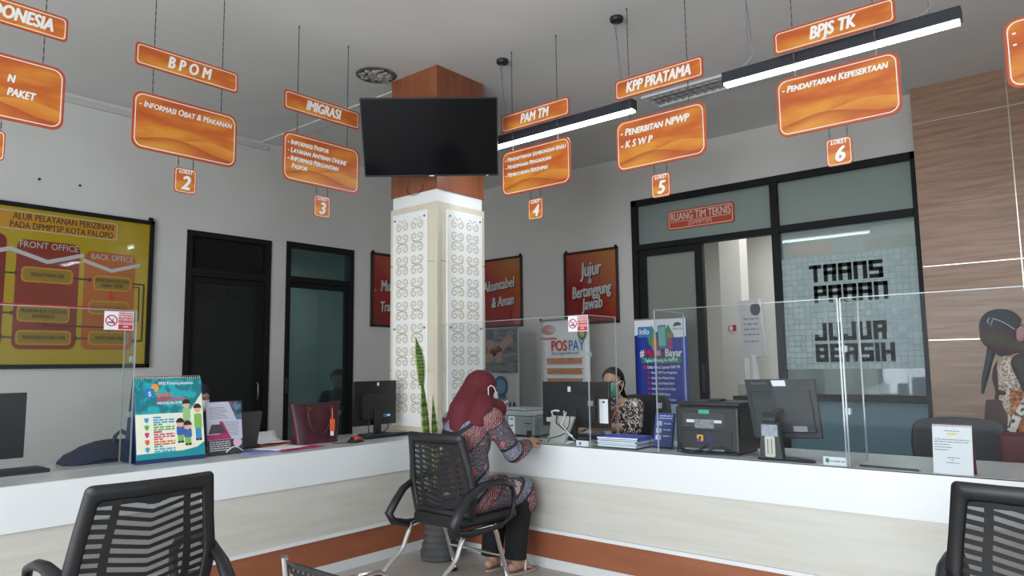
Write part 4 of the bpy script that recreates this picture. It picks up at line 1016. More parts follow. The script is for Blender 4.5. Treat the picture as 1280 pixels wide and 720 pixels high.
def shield(cx, cz, s_, col, nm='shield_badge', y=-0.0066):
    o = cal(MB().prism([(cx - s_, cz + s_), (cx, cz + s_ * 1.2), (cx + s_, cz + s_), (cx + s_ * .85, cz - s_ * .3), (cx, cz - s_ * 1.3), (cx - s_ * .85, cz - s_ * .3)], y, y + 0.0012)).build(nm, mat('shield%d_%d' % (col[0], col[1]), srgb(*col), 0.5), pg)
    return o
shield(-0.105, 0.372, 0.026, (35, 120, 190), y=-0.0072)
cal(MB().prism(circ(-0.075, 0.405, 0.02, 0.022, 12), -0.0070, -0.0058)).build('thumb_print', mat('thumb_orange', srgb(235, 150, 50), 0.5), pg)
TL = mb = type_mesh([('5', -0.105, 0.370, 0.036, dict(align='CENTER', bold=0.03))], -0.0078); cal(mb); mb.build('lettering', PAPER, pg, fix=False)
for s2, z, sz, m_ in (('SMART', 0.362, 0.030, mat('orange_ink', srgb(240, 110, 60), 0.5)), ('PERLINDUNGAN', 0.338, 0.024, mat('pink_ink', srgb(220, 60, 110), 0.5)), ('MENYELURUH BAGI', 0.318, 0.020, PAPER)):
    mb = type_mesh([(s2, -0.068, z, sz, dict(bold=0.03, sx=0.9))], -0.0068); cal(mb); mb.build('lettering', m_, pg, fix=False)
mb = type_mesh([('BPJS Ketenagakerjaan', 0.04, 0.428, 0.022, dict(align='CENTER', bold=0.02))], -0.0068); cal(mb); mb.build('lettering', PAPER, pg, fix=False)
for i, (col, z) in enumerate((((60, 150, 205), 0.228), ((90, 165, 90), 0.189), ((200, 60, 110), 0.150), ((215, 90, 60), 0.111), ((60, 160, 190), 0.072))):
    shield(-0.127, z, 0.012, col, y=-0.0060)
    mb = MB(); bars(mb, -0.092, -0.045, z + 0.014, 0.009, -0.0058, seed=i); bars(mb, -0.092, 0.02, z, 0.008, -0.0058, seed=i + 9); bars(mb, -0.092, 0.02, z - 0.013, 0.008, -0.0058, seed=i + 20)
    cal(mb); mb.build('printed_lines', mat('shield%d_%d' % (col[0], col[1]), srgb(*col), 0.5), pg)
SKINP = mat('skin_print', srgb(225, 175, 140), 0.6); HAIRP = mat('hair_print', srgb(40, 32, 34), 0.6)
for cx, zf, h_, top_c, leg_c in ((0.090, 0.165, 0.165, (150, 190, 130), (150, 190, 130)), (0.152, 0.085, 0.225, (130, 180, 90), (60, 140, 190)), (0.052, 0.088, 0.135, (55, 95, 170), (120, 180, 90)), (0.092, 0.072, 0.135, (60, 100, 175), (120, 180, 90))):
    g = lambda mb, nm, m_: (cal(mb), mb.build(nm, m_, pg))[1]
    g(MB().prism(rrect(cx - 0.016, cx + 0.016, zf + h_ * .1, zf + h_ * .42, 0.006), -0.0064, -0.0056), 'trousers_print', mat('pr%d%d' % leg_c[:2], srgb(*leg_c), 0.6))
    g(MB().prism(rrect(cx - 0.021, cx + 0.021, zf + h_ * .38, zf + h_ * .74, 0.008), -0.0068, -0.0058), 'shirt_print', mat('pr%d%d' % top_c[:2], srgb(*top_c), 0.6))
    g(MB().prism(circ(cx, zf + h_ * .86, 0.0195, 0.022, 14), -0.0072, -0.006), 'face_print', SKINP)
    g(MB().prism([(cx + 0.023 * math.cos(a), zf + h_ * .88 + 0.026 * math.sin(a)) for a in [PI * j / 9 for j in range(10)]], -0.0078, -0.006), 'hair_print', HAIRP)
    for sx in (-0.009, 0.009): g(MB().prism(circ(cx + sx, zf + h_ * .1, 0.009, 0.006, 8), -0.0070, -0.006), 'shoe_print', HAIRP)

# ---- acrylic flyer stand
t = thing('flyer_stand', 'small clear stand holding a pink and grey flyer, right of the teal calendar', 'flyer stand', (2.205, 4.075, TOP + 0.001), -0.04)
def fly(mb): return slant(mb, 0.16, 0)
fly(MB().box(-0.116, 0.116, -0.004, -0.001, 0.004, 0.315)).build('clear_front', PLEXI, t); fly(MB().box(-0.116, 0.116, 0.004, 0.007, 0.0, 0.315)).build('clear_back', PLEXI, t)
MB().box(-0.116, 0.116, -0.005, 0.09, 0.0, 0.004).build('clear_foot', PLEXI, t)
pg = fly(MB().box(-0.108, 0.108, 0.0, 0.0025, 0.008, 0.308)).build('flyer_sheet', mat('lilac_paper', srgb(214, 208, 224), 0.6), t)
def fl(mb, nm, m_): fly(mb); return mb.build(nm, m_, pg)
PK = mat('magenta_print', srgb(190, 45, 110), 0.5); BR = mat('umber_print', srgb(70, 58, 56), 0.5)
fl(MB().box(-0.108, 0.108, -0.0008, 0.0004, 0.008, 0.088), 'brown_block', BR)
fl(MB().prism([(-0.108, 0.09), (0.04, 0.09), (-0.012, 0.195), (-0.03, 0.195), (-0.03, 0.12), (-0.108, 0.12)], -0.0008, 0.0004), 'magenta_block', PK)
fl(MB().prism([(-0.10, 0.125), (0.012, 0.125), (-0.02, 0.178), (-0.08, 0.178)], -0.0014, 0.0), 'car_photo', mat('photo_dark', srgb(75, 70, 72), 0.5))
fl(MB().prism([(0.03, 0.308), (0.108, 0.308), (0.108, 0.20), (0.075, 0.20)], -0.0008, 0.0004), 'street_photo', mottled('photo_mix', srgb(60, 62, 70), srgb(110, 140, 175), nscale=30, rough=0.5))
fl(MB().prism([(0.03, 0.308), (0.052, 0.308), (0.04, 0.285)], -0.0014, 0.0), 'magenta_corner', PK)
fl(MB().prism(circ(0.075, 0.068, 0.027, n=18), -0.0016, 0.0), 'round_stamp', mat('stamp_pink', srgb(225, 190, 205), 0.5))
mb = MB(); ribbon(mb, [(0.0 + i * 0.0108, 0.012 + 0.03 * math.sin(i / 10 * PI), 0.008 - 0.0005 * i) for i in range(11)], -0.0018); fl(mb, 'white_ribbon', PAPER)
mb = MB()
for i in range(6): bars(mb, -0.09, 0.0 + 0.012 * (i % 3), 0.275 - i * 0.012, 0.004, -0.0006, seed=i)
for i in range(7): bars(mb, 0.0 + i * 0.006, 0.085, 0.185 - i * 0.012, 0.004, -0.0006, seed=i + 30)
fl(mb, 'printed_lines', GREYINK)
mb = MB()
for i in range(5): bars(mb, -0.095, 0.03, 0.077 - i * 0.012, 0.005, -0.0016, seed=i + 50)
fl(mb, 'printed_lines', PAPER)

# ---- grey laptop lid seen from behind
t = thing('laptop', 'open grey laptop standing behind the flyer stand', 'laptop', (2.34, 4.24, TOP + 0.001), 0.12)
lid = MB().prism(rrect(-0.17, 0.17, 0.012, 0.235, 0.012), -0.004, 0.004); slant(lid, -0.22, 0.0); lid.build('lid', mat('laptop_grey', (0.075, 0.073, 0.078), 0.4, 0.3), t)
MB().prism(rrect(-0.17, 0.17, 0.0, 0.016, 0.006), 0.0, 0.23).build('keyboard_base', DARKGREY, t)
# dark black document box behind the flyer
t = thing('file_box', 'black upright file holder between the teal calendar and the flyer stand', 'file holder', (2.08, 4.34, TOP + 0.001), 0.0)
MB().prism([(-0.05, 0), (0.03, 0), (0.03, 0.25), (-0.05, 0.30)], -0.03, 0.12).build('holder_body', SATIN, t, bevel=0.004)

# ---- papers
def sheet(name, label, cx, cy, rz, w_, d_, z, m_, group=None, n=1, curl=0.0):
    rows = [[(w_ * (i / 6 - .5), d_ * (j / 6 - .5), curl * max(0, (j - 3) / 3) ** 2 + 0.0015 * math.sin(i * 1.3 + j)) for i in range(7)] for j in range(7)]
    t = thing(name, label, 'paper', (cx, cy, TOP + z), rz, group)
    MB().grid(rows).build('sheet', m_, t, solid=0.0016 * n)
    return t
t = sheet('folder', 'magenta cardboard folder under white papers, left of the burgundy handbag', 2.62, 4.05, 0.15, 0.34, 0.25, 0.005, mat('magenta_card', srgb(190, 40, 100), 0.6))
sheet('paper_sheet', 'white paper lying on the magenta folder', 2.565, 4.06, 0.22, 0.28, 0.21, 0.011, PAPER)
sheet('folder', 'blue-edged folder sticking out at the left of the magenta folder', 2.41, 4.03, -0.25, 0.24, 0.20, 0.003, mat('blue_card', srgb(120, 140, 200), 0.6))
t = sheet('folder', 'orange-red folder lying behind the magenta folder', 2.64, 4.30, 0.05, 0.26, 0.2, 0.012, mat('orange_card', srgb(200, 95, 65), 0.6))
t = sheet('paper_sheet', 'white printed paper propped on the orange-red folder', 2.62, 4.31, 0.05, 0.22, 0.18, 0.026, PAPER, curl=0.06)

# ---- burgundy handbag
t = thing('handbag', 'burgundy tote handbag with an orange tag on the left counter', 'handbag', (2.905, 4.20, TOP + 0.001), -0.06)
BURG = mottled('burgundy_leather', (0.050, 0.009, 0.016), (0.065, 0.012, 0.020), nscale=30, rough=0.42)
rows = []
for i in range(9):
    v = i / 8; hw = 0.158 + 0.030 * v ** 1.2; hd = 0.07 * (1 - 0.62 * v); z = 0.258 * v
    row = []
    for j in range(28):
        a = 2 * PI * j / 28; cx = math.copysign(abs(math.cos(a)) ** 0.35, math.cos(a)); cy = math.copysign(abs(math.sin(a)) ** 0.5, math.sin(a))
        row.append((hw * cx, hd * cy * (1 + 0.06 * math.sin(v * 7 + cx * 3)), z + (0.010 * (cx * cx) if v > .9 else 0)))
    rows.append(row + [row[0]])
mb = MB().grid(rows); mb.add(rows[0][:-1], [list(range(28))]); mb.build('bag_body', BURG, t)
MB().tube([Vector(p) for p in [q for q in rows[8]]], 0.004, 6).build('rim_piping', BURG, t)
for yy, nm in ((-0.045, 1), (0.035, 0)):
    o = MB().tube([(-0.085, yy - 0.01 * nm, 0.235), (-0.09, yy - 0.028 * nm, 0.18), (-0.075, yy - 0.036 * nm, 0.11), (-0.03, yy - 0.04 * nm, 0.055), (0.035, yy - 0.04 * nm, 0.075), (0.075, yy - 0.034 * nm, 0.14), (0.088, yy - 0.026 * nm, 0.20), (0.09, yy - 0.01 * nm, 0.235)], 0.006, 8, flat=(.5, 1.3)).build('handle', BURG, t)
    for sx in (-0.086, 0.089): MB().ring(circ(sx, 0.232, 0.012), circ(sx, 0.232, 0.007), yy - 0.024 * nm, yy - 0.019 * nm).build('handle_ring', mat('brass', (0.5, 0.36, 0.12), 0.3, 1.0), o)
tg = MB().box(0.068, 0.102, -0.088, -0.075, 0.075, 0.155).tube([(0.09, -0.07, 0.222), (0.086, -0.08, 0.19), (0.084, -0.082, 0.155)], 0.004, 6).build('orange_tag', mat('coral_plastic', srgb(225, 95, 60), 0.45), t, bevel=0.004)
tg['label'] = 'coral orange hanging tag'
MB().box(0.073, 0.096, -0.087, -0.076, 0.045, 0.075).build('white_cap', PAPER, tg, bevel=0.003)
MB().box(-0.012, 0.012, -0.034, -0.0305, 0.218, 0.222).build('maker_mark', mat('brass', (0.5, 0.36, 0.12), 0.3, 1.0), t)

# ---- monitor by the pillar, mouse, keyboard
t = monitor('computer_monitor', 'black monitor seen from behind between the handbag and the pillar', 3.475, 4.27, 0, 0.40, 0.325, 0.075, base=(0.26, 0.17))
MB().box(-0.005, 0.012, -0.036, -0.0345, 0.365, 0.388).build('white_sticker', PAPER, t)
MB().box(0.09, 0.12, -0.0365, -0.0345, 0.135, 0.15).build('white_sticker', PAPER, t); MB().box(0.055, 0.085, -0.0365, -0.0345, 0.13, 0.155).build('blue_socket', BLUEINK, t)
MB().tube([(0.10, -0.05, 0.10), (0.07, -0.07, 0.05), (0.04, -0.05, 0.02), (0.11, -0.02, 0.01)], 0.004, 6).build('cable', BLACK, t)
MB().tube([(-0.08, -0.04, 0.11), (-0.1, -0.055, 0.06), (-0.09, -0.05, 0.02)], 0.004, 6).build('cable', BLACK, t)
t = thing('keyboard', 'black keyboard below the monitor beside the pillar', 'keyboard', (3.44, 4.10, TOP + 0.001), 0.03)
MB().prism(rrect(-0.215, 0.215, 0.0, 0.016, 0.005), -0.045, 0.045).build('keyboard_case', BLACK, t, bevel=0.004)
k = MB()
for r_ in range(4):
    for c_ in range(14): k.box(-0.2 + c_ * 0.0287, -0.2 + c_ * 0.0287 + 0.023, -0.038 + r_ * 0.02, -0.022 + r_ * 0.02, 0.016, 0.020)
tag(k.build('keys', DARKGREY, t), kind='stuff')
def mouse(label, x, y, rz, top_m, side_m, sc=1.0):
    t = thing('computer_mouse', label, 'mouse', (x, y, TOP + 0.001), rz)
    rows = []
    for i in range(9):
        u = i / 8; row = []
        for j in range(13):
            a = PI * j / 12; wd = 0.032 * math.sin(PI * (0.08 + 0.86 * u)) ** 0.5; hh = 0.036 * math.sin(PI * (0.04 + 0.9 * u)) ** 0.7
            row.append(((u - .5) * 0.115 * sc, wd * math.cos(a) * sc, hh * math.sin(a) * sc))
        rows.append(row)
    MB().grid(rows).build('mouse_shell', side_m, t)
    rows2 = [[(p[0], p[1] * 1.0, p[2] * 1.03 + 0.001) for p in r_[2:11]] for r_ in rows[2:]]
    MB().grid(rows2).build('mouse_top', top_m, t)
    MB().cyl((-0.035 * sc, -0.004, 0.026 * sc), (-0.035 * sc, 0.004, 0.026 * sc), 0.008 * sc, n=12).build('scroll_wheel', BLACK, t)
    MB().tube([(-0.055 * sc, 0, 0.012), (-0.08 * sc, 0.01, 0.006), (-0.11 * sc, 0.04, 0.004), (-0.10 * sc, 0.10, 0.004)], 0.0028, 6).build('mouse_lead', BLACK, t)
    return t
mouse('red and black mouse near the front edge of the left counter', 3.075, 3.975, 0.15, mat('red_plastic', srgb(190, 40, 35), 0.25), BLACK, 1.15)

# ---- right counter (local x to the right along the counter, -y to the hall)
RZ = -PI / 2
# grey laser printer behind the visitor
GREYP = mat('grey_plastic', (0.25, 0.265, 0.275), 0.45); GREYL = mat('light_grey_plastic', (0.36, 0.375, 0.385), 0.45)
t = thing('laser_printer', 'grey laser printer behind the clear screen beside the woman in the red hijab', 'printer', (4.13, 3.33, TOP + 0.001), RZ)
t.scale = (1, 1, 0.84)
MB().box(-0.27, 0.19, -0.16, 0.18, 0.012, 0.175).build('printer_case', GREYP, t, bevel=0.012)
MB().prism([(-0.28, 0.176), (0.19, 0.176), (0.18, 0.205), (-0.25, 0.222)], -0.165, 0.18).build('top_cover', GREYL, t, bevel=0.008)
MB().box(-0.16, 0.10, -0.10, 0.15, 0.207, 0.226).build('paper_tray', GREYP, t, bevel=0.006)
MB().prism([(-0.2, 0.226), (-0.02, 0.219), (0.08, 0.215), (0.06, 0.232), (-0.05, 0.232)], -0.13, -0.10).build('flap', GREYL, t, bevel=0.003)
MB().box(0.10, 0.16, -0.163, -0.159, 0.11, 0.118).build('slot', DARKGREY, t); MB().box(0.12, 0.16, -0.164, -0.159, 0.02, 0.055).build('socket', BLACK, t)
lb = MB().box(-0.045, 0.012, -0.1632, -0.1605, 0.005, 0.168).build('inventory_label', PAPER, t)
for zz in (0.145, 0.09): MB().box(-0.034, 0.0, -0.164, -0.163, zz - .008, zz + .008).build('printed_mark', GREYINK, lb)
for sx in (-0.23, 0.15): MB().box(sx - 0.02, sx + 0.02, -0.14, 0.15, 0, 0.013).build('foot', BLACK, t)
# big black monitor in front of the clerk
mx_ = 4.02; a_ = onX(679, 477, mx_); b_ = onX(762, 477, mx_); c_ = onX(679, 528, mx_)
t = monitor('computer_monitor', 'large black monitor facing the clerk in the face mask', mx_, (a_.y + b_.y) / 2, RZ + 0.0, abs(a_.y - b_.y), a_.z - c_.z + 0.02, c_.z - TOP - 0.02, base=(0.22, 0.16))
mh = a_.z - c_.z + 0.02; mzb = c_.z - TOP - 0.02; mw = abs(a_.y - b_.y)
MB().box(-0.04, -0.015, -0.0355, -0.0342, mzb + mh * .78, mzb + mh * .78 + 0.035).build('white_sticker', PAPER, t)
MB().box(-mw * .44, -mw * .36, -0.0135, -0.0118, mzb + 0.028, mzb + 0.058).build('white_sticker', PAPER, t); MB().box(-mw * .36, -mw * .27, -0.0135, -0.0118, mzb + 0.026, mzb + 0.038).build('white_sticker', PAPER, t)
# cream cable box/stand in front of it, with its leads
t = thing('cable_stand', 'cream plate with white and black leads in front of the large monitor', 'stand', (3.80, 2.795, TOP + 0.001), RZ)
CRM = mat('cream_plastic', (0.52, 0.51, 0.47), 0.5)
pl = MB().prism([(-0.085, 0.0), (0.035, 0.0), (0.105, 0.170), (-0.078, 0.172)], -0.012, 0.012); slant(pl, 0.12, 0.0); pl.build('plate', CRM, t, bevel=0.004)
MB().box(-0.08, 0.035, 0.0, 0.08, 0, 0.01).build('foot', CRM, t, bevel=0.003)
for pts, m_, r_ in (([(-0.07, 0.02, 0.165), (-0.06, -0.01, 0.20), (-0.02, -0.02, 0.21), (-0.005, 0.0, 0.205)], PAPER, 0.006), ([(0.02, 0.02, 0.175), (0.04, -0.01, 0.205), (0.06, -0.01, 0.20), (0.03, -0.03, 0.12), (0.10, -0.035, 0.06), (0.16, -0.02, 0.006)], PAPER, 0.0045),
                    ([(-0.02, 0.0, 0.2), (-0.01, -0.03, 0.13), (0.06, -0.035, 0.09), (0.13, -0.03, 0.03), (0.19, -0.03, 0.006)], BLACK, 0.0045), ([(0.08, 0.0, 0.19), (0.085, -0.02, 0.12), (0.06, -0.03, 0.07), (0.02, -0.03, 0.05), (-0.06, -0.03, 0.03), (-0.08, -0.03, 0.006)], DARKGREY, 0.003),
                    ([(0.05, -0.03, 0.08), (0.12, -0.035, 0.055), (0.13, -0.035, 0.02), (0.07, -0.04, 0.006)], PAPER, 0.0045)):
    MB().tube(pts, r_, 6).build('lead', m_, t)
mouse('small dark mouse beside the clerk\'s hand', 4.03, 3.03, RZ + 1.2, SATIN, mat('silver_plastic', (0.3, 0.3, 0.31), 0.3), 0.85)
t = thing('keyboard', 'black keyboard under the large monitor on the right counter', 'keyboard', (4.16, 2.72, TOP + 0.001), RZ)
MB().prism(rrect(-0.2, 0.2, 0.0, 0.022, 0.005), -0.06, 0.06).build('keyboard_case', BLACK, t, bevel=0.004)
k = MB()
for r_ in range(4):
    for c_ in range(14): k.box(-0.19 + c_ * 0.027, -0.19 + c_ * 0.027 + 0.022, -0.05 + r_ * 0.026, -0.03 + r_ * 0.026, 0.022, 0.026)
tag(k.build('keys', DARKGREY, t), kind='stuff')
# white inventory card stuck on the clear screen wing, small card at its foot
t = thing('inventory_card', 'white card with a dark crest taped on the wing of the clerk\'s clear screen', 'card', (3.86, 2.494, TOP + 0.135), RZ)
MB().box(-0.032, 0.030, -0.002, 0.0, 0.0, 0.150).build('card', PAPER, t)
MB().prism([(-0.012, 0.13), (0.0, 0.142), (0.012, 0.13), (0.0, 0.126)], -0.0028, -0.002).build('crest_mark', INK, t)
t = thing('price_card', 'small white card lying at the foot of the clerk\'s clear screen', 'card', (3.725, 2.57, TOP + 0.001), RZ)
MB().prism([(-0.045, 0), (0.045, 0), (0.045, 0.035), (-0.045, 0.035)], -0.003, 0.003).build('card', PAPER, t); MB().box(-0.025, -0.008, -0.004, -0.003, 0.01, 0.025).build('blue_mark', BLUEINK, t)
# shallow clear tray of blue booklets
t = thing('clear_tray', 'shallow clear tray of blue booklets before the clerk', 'tray', (3.85, 2.345, TOP + 0.001), RZ)
for a in ((-0.15, 0.15, -0.125, -0.121, 0, 0.055), (-0.15, -0.146, -0.121, 0.13, 0, 0.055), (0.146, 0.15, -0.121, 0.13, 0, 0.055)): MB().box(*a).build('tray_side', PLEXI, t)
MB().box(-0.15, 0.15, -0.121, 0.13, 0, 0.004).build('tray_base', PLEXI, t)
for i, (c, dx, rr) in enumerate((((215, 220, 232), 0, 0), ((150, 170, 215), 0.006, 0.02), ((225, 228, 235), -0.004, -0.02), ((90, 120, 195), 0.004, 0.03), ((70, 80, 175), -0.01, 0.09))):
    t2 = thing('booklet', ('lowest pale booklet in the clear tray', 'pale blue booklet second from the bottom of the clear tray', 'white booklet in the middle of the clear tray', 'blue booklet second from the top of the clear tray', 'violet-blue booklet on top in the clear tray')[i], 'booklet', (3.86 + dx, 2.345, TOP + 0.0065 + i * 0.0122), RZ + rr, 'booklets in the clear tray')
    MB().box(-0.135, 0.135, -0.105, 0.10, 0, 0.0115).build('cover', mat('cover%d' % i, srgb(*c), 0.5), t2, bevel=0.002)
    MB().box(-0.132, 0.136, -0.107, -0.1048, 0.002, 0.0095).build('page_edges', PAPER, t2)
# brochure holder
t = thing('brochure_holder', 'clear holder of blue brochures left of the black printer', 'brochure holder', (3.90, 2.118, TOP + 0.001), RZ - 0.02)
def br(mb): return slant(mb, 0.24, 0.0)
br(MB().box(-0.072, 0.078, -0.022, -0.018, 0.004, 0.150)).build('clear_front', PLEXI, t); br(MB().box(-0.072, 0.078, 0.014, 0.018, 0.0, 0.19)).build('clear_back', PLEXI, t)
MB().box(-0.072, 0.078, -0.022, 0.10, 0, 0.004).build('clear_foot', PLEXI, t)
pg = br(MB().box(-0.055, 0.068, -0.012, 0.010, 0.012, 0.205)).build('brochures', mat('brochure_blue', srgb(48, 62, 140), 0.45), t)
mb = MB()
for i in range(2): bars(mb, -0.025, 0.06, 0.19 - i * 0.014, 0.007, -0.0125, seed=i + 3)
for i in range(3): bars(mb, 0.005, 0.055, 0.145 - i * 0.036, 0.008, -0.0125, seed=i + 13); mb.box(-0.042, -0.006, -0.0128, -0.0122, 0.130 - i * 0.04, 0.158 - i * 0.04)
br(mb); mb.build('printed_marks', mat('pale_print', srgb(190, 200, 230), 0.5), pg)
# black printer
bp0 = onX(844, 510, 3.80); bp1 = onX(922, 510, 3.80)
t = thing('inkjet_printer', 'black printer with a white label and a teal sticker on the right counter', 'printer', (3.80, (bp0.y + bp1.y) / 2, TOP + 0.001), RZ)
pw = abs(bp0.y - bp1.y); hw = pw / 2
MB().box(-hw, hw, 0.0, 0.34, 0.012, 0.262).build('printer_case', SATIN, t, bevel=0.012)
MB().box(-hw + .005, hw + .0, 0.015, 0.33, 0.262, 0.285).build('scanner_lid', BLACK, t, bevel=0.008)
MB().box(-hw * .2, hw * .2, 0.1, 0.2, 0.285, 0.298).build('lid_hinge', BLACK, t, bevel=0.004)
MB().box(-hw * .75, hw * .62, -0.0035, 0.001, 0.145, 0.225).build('rear_panel', DARKGREY, t, bevel=0.002)
MB().box(-hw * .76, hw * .80, -0.005, 0.002, 0.028, 0.128).build('rear_recess', BLACK, t, bevel=0.003)
MB().box(-hw * .22, hw * .12, -0.006, -0.0032, 0.222, 0.243).build('teal_sticker', mat('teal_sticker', srgb(50, 170, 150), 0.5), t)
MB().box(-hw * .36, hw * .26, -0.006, -0.0032, 0.142, 0.190).build('rating_label', mottled('label_grey', srgb(150, 152, 158), srgb(110, 112, 118), nscale=60, rough=0.5), t)
for a, b2 in ((-hw * .62, -hw * .37), (hw * .27, hw * .5)): MB().box(a, b2, -0.006, -0.0032, 0.172, 0.188).build('white_tape', PAPER, t)
lg = MB().ring(rrect(-hw * .30, -hw * .10, 0.07, 0.105, 0.006, 3), rrect(-hw * .24, -hw * .16, 0.080, 0.097, 0.003, 3), -0.0065, -0.005).build('square_mark', mat('amber_mark', srgb(240, 170, 40), 0.5), t)
MB().box(-hw * .30, -hw * .17, -0.0072, -0.006, 0.066, 0.082).build('purple_corner', mat('violet_mark', srgb(90, 50, 150), 0.5), lg)
letters('lettering', [('db', 0.0, 0.085, 0.045, dict(bold=0.03))], mat('dark_blue_mark', srgb(35, 40, 120), 0.5), t, -0.0056)
MB().box(-hw * .72, hw * .55, -0.004, 0.001, 0.02, 0.055).build('rear_tray', mat('tray_blue_grey', srgb(120, 130, 150), 0.5), t)
MB().box(hw - 0.001, hw + 0.002, 0.03, 0.10, 0.12, 0.2).build('side_vent', DARKGREY, t)
for k_, pts in enumerate(([(-hw * .85, -0.005, 0.05), (-hw * .9, -0.03, 0.012), (-hw * .5, -0.05, 0.005), (-hw * .1, -0.045, 0.006), (hw * .2, -0.02, 0.03), (hw * .5, -0.008, 0.045), (hw * .75, -0.006, 0.03)],
                          [(-hw * .7, -0.03, 0.005), (-hw * .2, -0.03, 0.02), (0, -0.012, 0.05), (-hw * .1, -0.03, 0.03), (-hw * .6, -0.05, 0.004)])):
    MB().tube(pts, 0.0045, 6).build('power_lead', BLACK, t)
for sx in (-hw + .02, hw - .05): MB().box(sx, sx + .03, 0.02, 0.3, 0, 0.013).build('foot', BLACK, t)
# slanted till monitor on its stand
def RX(px, py, x): v = onX(px, py, x); return v
t = thing('till_monitor', 'slanted dark till monitor on a pillar stand on the right counter', 'till monitor', (3.80, 1.42, TOP + 0.001), RZ)
TG = mat('till_grey', (0.030, 0.032, 0.037), 0.5)
def lp(px, py, x): v = onX(px, py, x); return ((1.42 - v.y), x - 3.80, v.z - TOP - 0.001)
tl, tr_, brr, bl = lp(930, 474, 3.98), lp(1017, 473, 3.98), lp(1028, 547, 3.86), lp(943, 546, 3.86)
n_ = (Vector(tr_) - Vector(tl)).cross(Vector(bl) - Vector(tl)).normalized()
if n_.y > 0: n_ = -n_
def quad(mb, a, b, c, d, off0, off1, mi=0):
    vs = [Vector(p) + n_ * off0 for p in (a, b, c, d)] + [Vector(p) + n_ * off1 for p in (a, b, c, d)]
    return mb.add(vs, [(0, 1, 2, 3), (7, 6, 5, 4), (0, 4, 5, 1), (1, 5, 6, 2), (2, 6, 7, 3), (3, 7, 4, 0)], mi)
def lerp4(u, v): return (Vector(tl) * (1 - u) + Vector(tr_) * u) * (1 - v) + (Vector(bl) * (1 - u) + Vector(brr) * u) * v
p = quad(MB(), tl, tr_, brr, bl, -0.03, 0).build('panel', TG, t, bevel=0.004)
quad(MB(), lerp4(.06, .2), lerp4(.92, .2), lerp4(.94, .93), lerp4(.08, .93), -0.01, 0.014).build('back_housing', TG, t, bevel=0.006)
quad(MB(), lerp4(.30, .37), lerp4(.62, .37), lerp4(.62, .375), lerp4(.30, .375), 0.0135, 0.0155).build('seam', DARKGREY, t)
quad(MB(), lerp4(.06, .19), lerp4(.88, .19), lerp4(.87, .235), lerp4(.08, .235), 0.013, 0.0165).build('ridge', DARKGREY, t)
quad(MB(), lerp4(.39, .03), lerp4(.59, .03), lerp4(.60, .13), lerp4(.41, .13), -0.001, 0.0012).build('white_sticker', PAPER, t)
quad(MB(), lerp4(.62, .83), lerp4(.82, .83), lerp4(.82, .92), lerp4(.62, .92), 0.013, 0.0146).build('rating_label', GREYINK, t)
quad(MB(), lerp4(.02, .98), lerp4(.05, .02), lerp4(.95, .02), lerp4(.98, .98), -0.0315, -0.030).build('screen', mat('glossy_screen', (0.006, 0.006, 0.007), 0.13), t)
mb = type_mesh([('Panasonic', 0, 0, 0.026, dict(bold=0.02, sx=0.9))], 0); base = lerp4(.09, .075); ux = (Vector(tr_) - Vector(tl)).normalized(); uy = (Vector(tl) - Vector(bl)).normalized()
mb.v = [base + ux * p_.x + uy * p_.z + n_ * 0.0012 for p_ in mb.v]; mb.build('lettering', GREYINK, t, fix=False)
hb = lp(966, 530, 3.79); hub = Vector(lerp4(.45, .60)) + n_ * 0.02
sx0 = lp(965, 575, 3.74)[0]
mb = MB().prism([(sx0 - 0.058, 0.012), (sx0 + 0.062, 0.012), (sx0 + 0.045, 0.155), (sx0 + 0.04, 0.195), (sx0 - 0.04, 0.195), (sx0 - 0.045, 0.155)], -0.075, -0.028); mb.build('stand_column', TG, t, bevel=0.006)
hz = 0.20
MB().cyl((sx0 - 0.035, -0.045, hz + 0.01), (sx0 + 0.035, -0.045, hz + 0.01), 0.036, n=20).tube([(sx0, -0.045, hz), (hub.x, hub.y + 0.01, hub.z)], 0.028, 12).build('hinge', BLACK, t)
mb = MB().ell((sx0 + 0.06, -0.02, 0.004), (0.15, 0.075, 0.013)); mb.v = [Vector((p_.x, p_.y, max(0, p_.z))) for p_ in mb.v]; mb.build('stand_foot', BLACK, t)
MB().box(sx0 - 0.042, sx0 + 0.042, -0.0765, -0.0745, 0.125, 0.183).build('white_label', mottled('silver_label', srgb(170, 175, 185), srgb(140, 146, 156), nscale=40, rough=0.5), t)
lb = MB().prism(rrect(sx0 - 0.026, sx0 + 0.026, 0.020, 0.125, 0.008), -0.0785, -0.0745).build('sealed_tag', mat('tag_cream', srgb(205, 200, 185), 0.6), t)
for dx in (-0.012, 0.008): MB().box(sx0 + dx - .002, sx0 + dx + .004, -0.0795, -0.0783, 0.035, 0.11).build('written_line', GREYINK, lb)
# little name card and the strip leaning inside the screen
t = thing('name_card', 'small white card with a green dot at the foot of the clear screen', 'card', (3.725, 1.085, TOP + 0.001), RZ)
MB().box(-0.055, 0.055, -0.004, 0.004, 0, 0.042).build('card', PAPER, t); MB().prism(circ(-0.035, 0.024, 0.010, 0.012, 12), -0.005, -0.004).build('green_dot', mat('dot_green', srgb(60, 130, 110), 0.5), t)
bars(MB(), -0.02, 0.045, 0.022, 0.006, -0.0045).build('printed_line', GREYINK, t)
t = thing('pen', 'thin dark rod lying behind the right clear screen', 'pen', (3.77, 0.86, TOP + 0.005), RZ - 0.1)
MB().cyl((-0.13, 0, 0), (0.13, 0, 0), 0.0045).build('barrel', DARKGREY, t); MB().cyl((0.13, 0, 0), (0.142, 0, 0), 0.004, 0.001).build('tip', STEEL, t)
